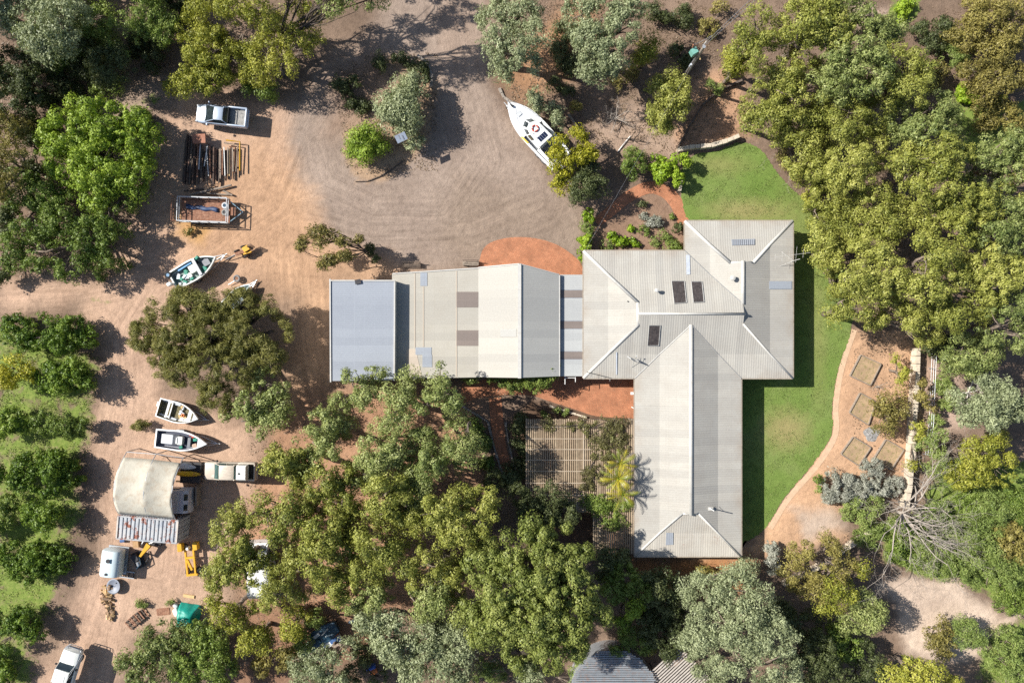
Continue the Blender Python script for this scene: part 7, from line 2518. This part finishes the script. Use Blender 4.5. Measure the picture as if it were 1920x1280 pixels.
# ---- sheoak
tree('she', 6.8, [(300, 588, 38), (345, 575, 40), (400, 572, 40), (450, 575, 40), (495, 580, 34), (265, 630, 34), (330, 630, 50), (390, 620, 54), (450, 620, 50), (510, 620, 36), (330, 690, 44), (390, 690, 48), (440, 690, 44), (300, 680, 28), (500, 670, 36), (400, 740, 36)], "large brownish-green sheoak in the yard between the boats", name="sheoak_tree", twigs=.8)
tree('gumg', 6.5, [(495, 720, 36), (470, 760, 36), (510, 765, 32), (450, 790, 30), (490, 800, 30), (525, 735, 22), (425, 770, 24)], "olive gum crown at the sheoak's lower right")
# ---- sparse leaning tree in front of the sheds
tree('brown', 5.0, [(570, 455, 14), (590, 440, 17), (612, 432, 15), (630, 440, 15), (560, 465, 9), (605, 455, 12), (640, 455, 12), (615, 490, 14), (605, 500, 11), (640, 480, 14), (655, 475, 10), (672, 448, 11)], "sparse leaning tree with bare limbs north of the blue-grey shed", base=(690, 478), cover=1.6, trunk_r=.09, name="leaning_tree", bark=M_barkd, drop=.15, twigs=.9)
shrub('dark', 2.2, [(697, 472, 14), (703, 485, 10)], "dark shrub at the leaning tree's base")
# ---- orchard
OR = "orchard trees in rows on the left"
orch = [([(25, 610, 30), (45, 640, 26), (20, 650, 24)], "orchard tree at the left edge of the top row"), ([(85, 610, 34), (125, 615, 36), (110, 640, 34), (155, 630, 26), (75, 635, 26)], "wide orchard tree at the right end of the top row"),
        ([(20, 685, 28), (45, 700, 26), (15, 715, 24)], "yellowish orchard tree at the left of the second row"), ([(90, 705, 32), (130, 705, 32), (110, 720, 28), (150, 715, 20)], "orchard tree at the right end of the second row"),
        ([(15, 785, 30), (40, 795, 22), (5, 810, 22)], "dark orchard tree at the left of the third row"), ([(85, 795, 30), (115, 805, 30), (140, 800, 24)], "orchard tree with a brown side at the right of the third row"),
        ([(50, 880, 34), (90, 870, 36), (80, 905, 36), (120, 890, 28), (40, 905, 26)], "large orchard tree left of the canvas shelter"), ([(60, 965, 26), (90, 965, 28), (80, 980, 24)], "smaller orchard tree below the large one"),
        ([(10, 940, 26), (5, 975, 24)], "brownish orchard tree at the left edge level with the container"), ([(30, 1040, 36), (65, 1050, 36), (45, 1070, 34), (100, 1055, 28)], "orchard tree left of the water tank"),
        ([(10, 1150, 34), (40, 1165, 36), (25, 1195, 34), (60, 1190, 26), (5, 1210, 28)], "orchard tree above the white ute in the bottom left corner"), ([(-20, 870, 26), (-30, 1010, 30)], "orchard tree just beyond the left edge"), ([(0, 1265, 22), (-20, 1240, 26)], "low orchard tree on the bottom left corner")]
for i, (bl_, lb) in enumerate(orch):
    mx_, my_ = np.mean([q[0] for q in bl_]), np.mean([q[1] for q in bl_])
    bl_ = [(mx_ + (q[0] - mx_) * 1.15, my_ + (q[1] - my_) * .75, q[2] * (.95 + .12 * (i % 3 == 0))) for q in bl_]
    tree('cit' if i not in (2, 5, 8) else ('yel' if i == 2 else 'green'), 2.9 + .25 * (i % 4), bl_, lb, name="orchard_tree", group=OR)
# ---- bottom-left bushes
tree('gumg', 4.2, [(300, 1190, 34), (270, 1220, 32), (335, 1200, 32), (300, 1235, 38), (240, 1250, 30), (265, 1270, 34)], "broad olive bush below the broken pallets", name="shrub", cat="shrub")
tree('green', 4.5, [(370, 1190, 30), (400, 1205, 34), (350, 1225, 34), (400, 1240, 36), (345, 1265, 34), (420, 1265, 30)], "broad green bush below the teal tarpaulin", name="shrub", cat="shrub")
shrub('weed', .8, [(262, 1133, 8), (270, 1136, 5)], "small yellow-flowered weed above the broken pallets")
shrub('weed', .7, [(316, 1132, 7), (322, 1128, 5)], "small weed tuft left of the yellow plank")
shrub('she', 1.2, [(262, 797, 10), (275, 793, 8), (250, 802, 6)], "low needle-leaved sapling left of the dinghy", name="sapling")
shrub('brown', .8, [(350, 437, 8), (358, 432, 6)], "small brown tuft below the cage trailer")
for (kd, z, bl_, lb) in (
    ('dark', 2.0, [(1060, 60, 26), (1050, 95, 22), (1070, 120, 20)], "dark undergrowth between the two blue-grey wattles"),
    ('brown', 1.6, [(1185, 140, 18), (1160, 155, 16)], "brown low scrub right of the second wattle's foot"),
    ('dark', 1.8, [(1290, 110, 18), (1270, 90, 16)], "dark scrub just left of the power pole's shadow"),
    ('dark', 2.0, [(1240, 40, 26), (1280, 30, 24), (1220, 20, 22)], "dark scrub at the top edge left of the wires"),
    ('brown', 1.8, [(1330, 50, 22), (1350, 20, 22)], "brown scrub under the overhead wires at the top edge"),
    ('weed', 1.4, [(1330, 160, 14), (1350, 170, 12)], "pale tuft beside the timber retaining edge"),
    ('dark', 2.2, [(1040, 160, 18), (1065, 170, 16)], "dark shrub behind the cabin boat's bow shrubs"),
    ('brown', 3.0, [(1760, 130, 20), (1750, 150, 18)], "brown dry shrub in the shaded gap beside the grove"),
    ('dark', 2.5, [(1740, 660, 20), (1765, 650, 22), (1780, 640, 20)], "dark shrub shaded by the gums at the limestone wall's top"),
    ('weed', 1.6, [(1770, 720, 20), (1780, 760, 18), (1755, 790, 18)], "dry pale scrub right of the wire fence"),
    ('gumy', 2.4, [(1720, 800, 14), (1725, 820, 14), (1712, 870, 12)], "yellow-green shrub leaning over the limestone wall's lower half"),
    ('weed', 1.6, [(1760, 960, 26), (1790, 985, 26), (1730, 980, 22)], "pale green scrub under the dead tree's right branches"),
    ('weed', 1.5, [(1700, 990, 20), (1680, 985, 18)], "pale tussocks at the dead tree's foot"),
    ('green', 2.0, [(1830, 940, 26), (1800, 930, 22)], "mid-green bush right of the dead tree's upper branches"),
    ('dark', 3.0, [(350, 5, 24), (300, 5, 26)], "dark bush on the top edge left of the yellow-green gum"),
    ('dark', 2.6, [(150, 130, 24), (175, 140, 22)], "dark bush above the lime-green tree's centre"),
    ('dark', 2.6, [(5, 420, 26), (15, 395, 22), (0, 520, 18)], "dark bush at the left edge beside the mid-green tree"),
    ('dark', 2.0, [(640, 160, 18), (665, 150, 14)], "dark low shrub on the shaded ground left of the island"),
):
    tree(kd, z, bl_, lb, name="shrub", cat="shrub")
for (kd, z, bl_, lb) in (
    ('grey', 4.5, [(1320, 1250, 26), (1340, 1275, 26), (1300, 1235, 16)], "grey-green branches overlapping the slatted shade roof"),
    ('brown', 1.5, [(1478, 310, 14), (1495, 335, 14), (1465, 290, 12)], "brown dry shrub at the lawn's upper right rim"),
    ('gumy', 2.2, [(1525, 385, 16), (1515, 365, 14), (1540, 410, 14)], "yellow-green shrub at the lawn's right rim"),
    ('gum', 2.5, [(1545, 470, 16), (1560, 510, 16), (1570, 545, 16)], "low olive shrubs at the lawn's right edge beside the house shadow"),
):
    tree(kd, z, bl_, lb, name="shrub", cat="shrub")
# vines over the pergola
def vine(label, blobs, kd='vine'):
    global TREE_I
    TREE_I += 1
    rng = np.random.RandomState(1000 + TREE_I)
    W = []
    for (px, py, r) in blobs:
        p = P(px, py, 2.5)
        W.append((p.x, p.y, 2.42, r * S))
    t = thing("climbing_vine", label, "vine", (W[0][0], W[0][1], 0))
    pos, nrm, size, asp, tone, m_, PC, PR = crown_arrays(rng, W, kd, .5)
    pos[:, 2] = 2.42 + (pos[:, 2] - 2.42) * .35
    keep = pos[:, 2] > 2.3
    leaf_object("foliage", rng, pos[keep], nrm[keep], size[keep], asp, tone[keep], m_, t, (W[0][0], W[0][1], 0))
    mb = MB()
    limb(mb, rng, (W[0][0], W[0][1], 0), (W[0][0], W[0][1], 2.4), .06, .04)
    for w in W[1:]:
        limb(mb, rng, (W[0][0], W[0][1], 2.43), (w[0], w[1], 2.43), .04, .015)
    mb.build("stem", M_barkd, t, world=True)
vine("dry brownish vine spread over the pergola's upper right", [(1130, 800, 22), (1100, 800, 18), (1160, 810, 22), (1140, 830, 20), (1110, 815, 16), (1170, 835, 18), (1060, 793, 14), (1030, 798, 12)])
vine("dry vine covering the pergola's right strip beside the house", [(1165, 800, 16), (1172, 825, 14), (1150, 850, 16), (1120, 830, 18), (1135, 865, 14), (1160, 790, 14), (1090, 790, 12), (1075, 800, 10)])
vine("dry vine over the pergola's middle left of the palms", [(1110, 870, 16), (1105, 895, 18), (1120, 850, 14), (1100, 910, 14), (1130, 895, 14)])
vine("green vine over the pergola's lower end", [(1110, 935, 20), (1140, 940, 20), (1130, 960, 20), (1165, 960, 18), (1150, 975, 16), (1115, 950, 16), (1175, 940, 12)], 'green')


# ---- palms: arching pinnate fronds
def palm(label, px, py, h, n, seed, dead=3):
    rng = np.random.RandomState(seed)
    p = P(px, py, h)
    t = thing("palm_tree", label, "palm", (p.x, p.y, 0), 0, "palms beside the south wing")
    MB().tube([(0, 0, 0), (.05, .03, h * .5), (0, 0, h)], [.16, .12, .11], 9).build("trunk", M_barkp, t, smooth=2)
    MB().tube([(0, 0, h - .1), (0, 0, h + .5)], [.12, .05], 8).build("crownshaft", KINDS['bright'][0], t, smooth=2)
    for k in range(n + dead):
        isd = k >= n
        az = 2 * PI * k / n + rng.uniform(-.3, .3)
        L = rng.uniform(1.4, 2.1)
        el = rng.uniform(.25, 1.0) if not isd else -.2
        rach, leafv, leaff = [], [], []
        pos = np.array([0, 0, h + .25])
        for i in range(11):
            u = i / 10
            a = el - u * u * (1.7 if not isd else 1.0)
            rach.append(tuple(pos))
            d = np.array([math.cos(az) * math.cos(a), math.sin(az) * math.cos(a), math.sin(a)])
            pos = pos + d * L / 10
        mb = MB()
        mb.tube(rach, [.035 * (1 - .08 * i) for i in range(11)], 4)
        side = np.array([-math.sin(az), math.cos(az), 0])
        tw = rng.uniform(-.5, .5)
        for i in range(1, 28):
            u = i / 28
            j = min(9, int(u * 10))
            f = u * 10 - j
            c = np.array(rach[j]) * (1 - f) + np.array(rach[j + 1]) * f
            fwd = np.array(rach[j + 1]) - np.array(rach[j])
            fwd /= np.linalg.norm(fwd)
            ll = .38 * math.sin(PI * min(1, .12 + u * .88)) ** .6
            for s in (-1, 1):
                dr = side * s * math.cos(tw * s) + fwd * 1.0 + np.array([0, 0, -.25 + .3 * tw * s])
                dr /= np.linalg.norm(dr)
                tip = c + dr * ll
                wv = fwd * .02
                n0 = len(mb.v)
                mb.add([c - wv, c + wv, tip], [(0, 1, 2)])
        mb.build("frond", (M_palmdead if isd else (M_palm if rng.rand() < .45 else M_palmy)), t)
    return t


M_palm = mat("palm_green", (.17, .2, .025), .4, var=.25, scale=3)
M_palmy = mat("palm_yellow", (.42, .34, .02), .4, var=.25, scale=3, col2=(.2, .22, .02), thr=(.45, .6))
M_palmdead = mat("dead_palm_frond", (.32, .28, .25), .8, var=.2, scale=3)
palm("upper palm with green fronds beside the south wing's west eave", 1162, 868, 3.6, 15, 5)
palm("middle palm with yellow-green fronds beside the south wing", 1158, 896, 4.2, 17, 6)
palm("lower palm with yellow hanging fronds beside the south wing", 1166, 925, 3.4, 14, 8)


# ---- bare dead trees and dead shrubs
def dead_tree(label, px, py, h, spread, seed, m, bias=(0, 0), name="dead_tree", n0=9, r0=.16, levels=4, cat="tree", rise=.5):
    rng = np.random.RandomState(seed)
    p = P(px, py)
    t = thing(name, label, cat, (p.x, p.y, 0))
    mb = MB()
    mb.tube([(0, 0, 0), (.05, 0, h * .25), (.1, .05, h * .4)], [r0 * 1.3, r0 * 1.1, r0], 8)
    br = MB()

    def grow(a, d, L, r, lv, mm):
        pts, rad = [a], [r]
        q = a.copy()
        dd = d.copy()
        for i in range(5):
            dd = (dd + Vector(rng.normal(size=3)) * .25 + Vector((0, 0, .03))).normalized()
            q = q + dd * L / 5
            if q.z < .05:
                q.z = .05
            pts.append(q.copy())
            rad.append(max(.006, r * (1 - .14 * (i + 1))))
        mm.tube(pts, rad, 5 if lv > 1 else 4, cap=False)
        if lv > 0:
            for k in range(rng.randint(3, 6)):
                j = rng.randint(1, 6)
                nd = (dd + Vector(rng.normal(size=3)) * .55).normalized()
                grow(pts[j], nd, L * rng.uniform(.4, .7), rad[j] * .6, lv - 1, mm)
    for k in range(n0):
        az = 2 * PI * k / n0 + rng.uniform(-.3, .3)
        d = Vector((math.cos(az) + bias[0], math.sin(az) + bias[1], rng.uniform(.1, rise))).normalized()
        grow(Vector((.1, .05, h * .38)), d, spread * rng.uniform(.6, 1.05), r0 * .55, levels - 1, br)
    mb.build("trunk", m, t, smooth=True)
    br.build("branches", m, t, smooth=True)
    return t


M_dead = mat("bleached_dead_wood", (.36, .315, .27), .85, var=.2, scale=3, col2=(.24, .2, .17), thr=(.5, .7))
dead_tree("large bare bleached dead tree spreading over the scrub at lower right", 1672, 955, 4.5, 7.0, 21, M_dead, bias=(.5, -.3), n0=14, levels=4)
dead_tree("bare twiggy dead shrub on the litter right of the cabin boat", 1152, 225, 1.6, 1.9, 22, M_barkp, n0=8, r0=.07, levels=3, name="dead_shrub", cat="shrub")
dead_tree("fallen dark bare branches below the twiggy dead shrub", 1180, 262, .8, 2.2, 23, M_barkd, bias=(.8, -.2), n0=4, r0=.07, levels=3, name="fallen_branch", cat="branch")
dead_tree("bare grey limbs showing at the grove's left side", 1462, 165, 5.0, 2.4, 24, M_dead, n0=6, r0=.12, levels=3, name="dead_limbs")
dead_tree("tangle of fallen pale branches at the lawn's upper right corner", 1478, 300, 1.2, 2.4, 25, M_dead, bias=(.2, -.3), n0=7, r0=.07, levels=3, name="fallen_branch", cat="branch")
dead_tree("bare pale limbs in the grove's dark central gap", 1672, 285, 6.0, 2.6, 26, M_barkp, n0=6, r0=.12, levels=3, name="dead_limbs")
dead_tree("white bare limbs left of the silvery gum at right", 1795, 735, 4.0, 3.0, 27, mat("white_dead_wood", (.62, .58, .53), .8, var=.15), bias=(.3, .1), n0=6, r0=.09, levels=3, name="dead_limbs")
dead_tree("thin bare sapling above the raised beds' right corner", 1640, 725, 1.0, 1.1, 28, M_dead, n0=7, r0=.04, levels=2, name="dead_shrub", cat="shrub")
dead_tree("twiggy grey brush under the gums at the bottom left", 460, 1225, 1.2, 1.8, 29, M_dead, n0=8, r0=.05, levels=3, name="dead_shrub", cat="shrub")
dead_tree("bare brush beside the puffed tree at the bottom edge", 905, 1240, 1.5, 2.0, 30, M_barkp, n0=8, r0=.05, levels=3, name="dead_shrub", cat="shrub")


# ---- uncountable ground cover: weeds in the orchard, leaf litter
def scatter(name, label, polys, count, seed, m, size, asp, up, cat, z0=0.0):
    rng = np.random.RandomState(seed)
    pts = []
    for poly, share in polys:
        xs_ = [q[0] for q in poly]
        ys_ = [q[1] for q in poly]
        n = int(count * share)
        X = rng.uniform(min(xs_), max(xs_), n * 4)
        Y = rng.uniform(min(ys_), max(ys_), n * 4)
        ok = sdf_poly(X, Y, poly) < 0
        clump = wob(X, Y, 60, seed) + .5 * wob(X, Y, 22, seed + 1) + rng.normal(size=len(X)) * .35
        ok &= clump > .15
        X, Y = X[ok][:n], Y[ok][:n]
        pts.append(np.stack([X, Y], 1))
    pts = np.concatenate(pts)
    N = len(pts)
    pos = np.stack([(pts[:, 0] - 960) * S, (640 - pts[:, 1]) * S, rng.uniform(.015, .06 if not up else size * .6, N) + z0], 1)
    nrm = rng.normal(size=(N, 3)) * (.9 if up else .25)
    nrm[:, 2] += .6 if up else 1.0
    nrm /= np.linalg.norm(nrm, axis=1)[:, None]
    o = leaf_object(name, rng, pos, nrm, size * rng.uniform(.5, 1.4, N), asp, rng.uniform(0, 1, N), m, None, (0, 0, 0))
    tag(o, label, cat, kind='stuff')


orch_poly = [(-20, 600), (165, 600), (185, 700), (168, 860), (155, 1000), (125, 1120), (70, 1200), (75, 1290), (-20, 1290)]
scatter("wild_grass", "green weedy grass between the orchard trees", [(orch_poly, .6), ([(1620, 1000), (1720, 950), (1760, 880), (1940, 860), (1940, 1150), (1840, 1110), (1700, 1070)], .3), ([(1850, 1170), (1940, 1160), (1940, 1290), (1840, 1290)], .1)], 22000, 41, leaf_material("weedy_grass", (.11, .15, .03), (.19, .24, .055), (.34, .32, .15)), .16, .3, True, "grass")
lit = leaf_material("dry_leaves", (.10, .065, .04), (.2, .135, .085), (.33, .25, .17), .1)
scatter("leaf_litter", "dry brown leaf litter under the trees", [([(930, 0), (1400, 0), (1400, 270), (1100, 300), (960, 190)], .25), ([(1400, 0), (1920, 0), (1920, 650), (1600, 640), (1480, 330)], .25), ([(480, 760), (980, 730), (1000, 1280), (400, 1280)], .25), ([(0, 0), (330, 0), (330, 200), (250, 520), (0, 520)], .12), ([(1600, 620), (1800, 640), (1780, 900), (1600, 1000)], .06), ([(620, 100), (820, 100), (820, 320), (650, 330)], .07)], 42000, 42, lit, .14, .5, False, "leaves")
scatter("lawn_blades", "short uneven grass blades of the mown lawn", [(lawn_px, 1.0)], 30000, 43, leaf_material("lawn_blade", (.125, .19, .042), (.17, .235, .058), (.26, .28, .10), .1), .1, .3, True, "grass", .03)
scatter("lawn_fringe", "ragged grass fringe where the lawn meets the paths", [([(p[0] + 3, p[1]) for p in lawn_px], 1.0)], 1500, 44, leaf_material("lawn_fringe_blade", (.09, .15, .03), (.16, .22, .05), (.3, .3, .13), .1), .14, .3, True, "grass", .03)
print("LEAVES", NLEAF, "TREES", TREE_I)
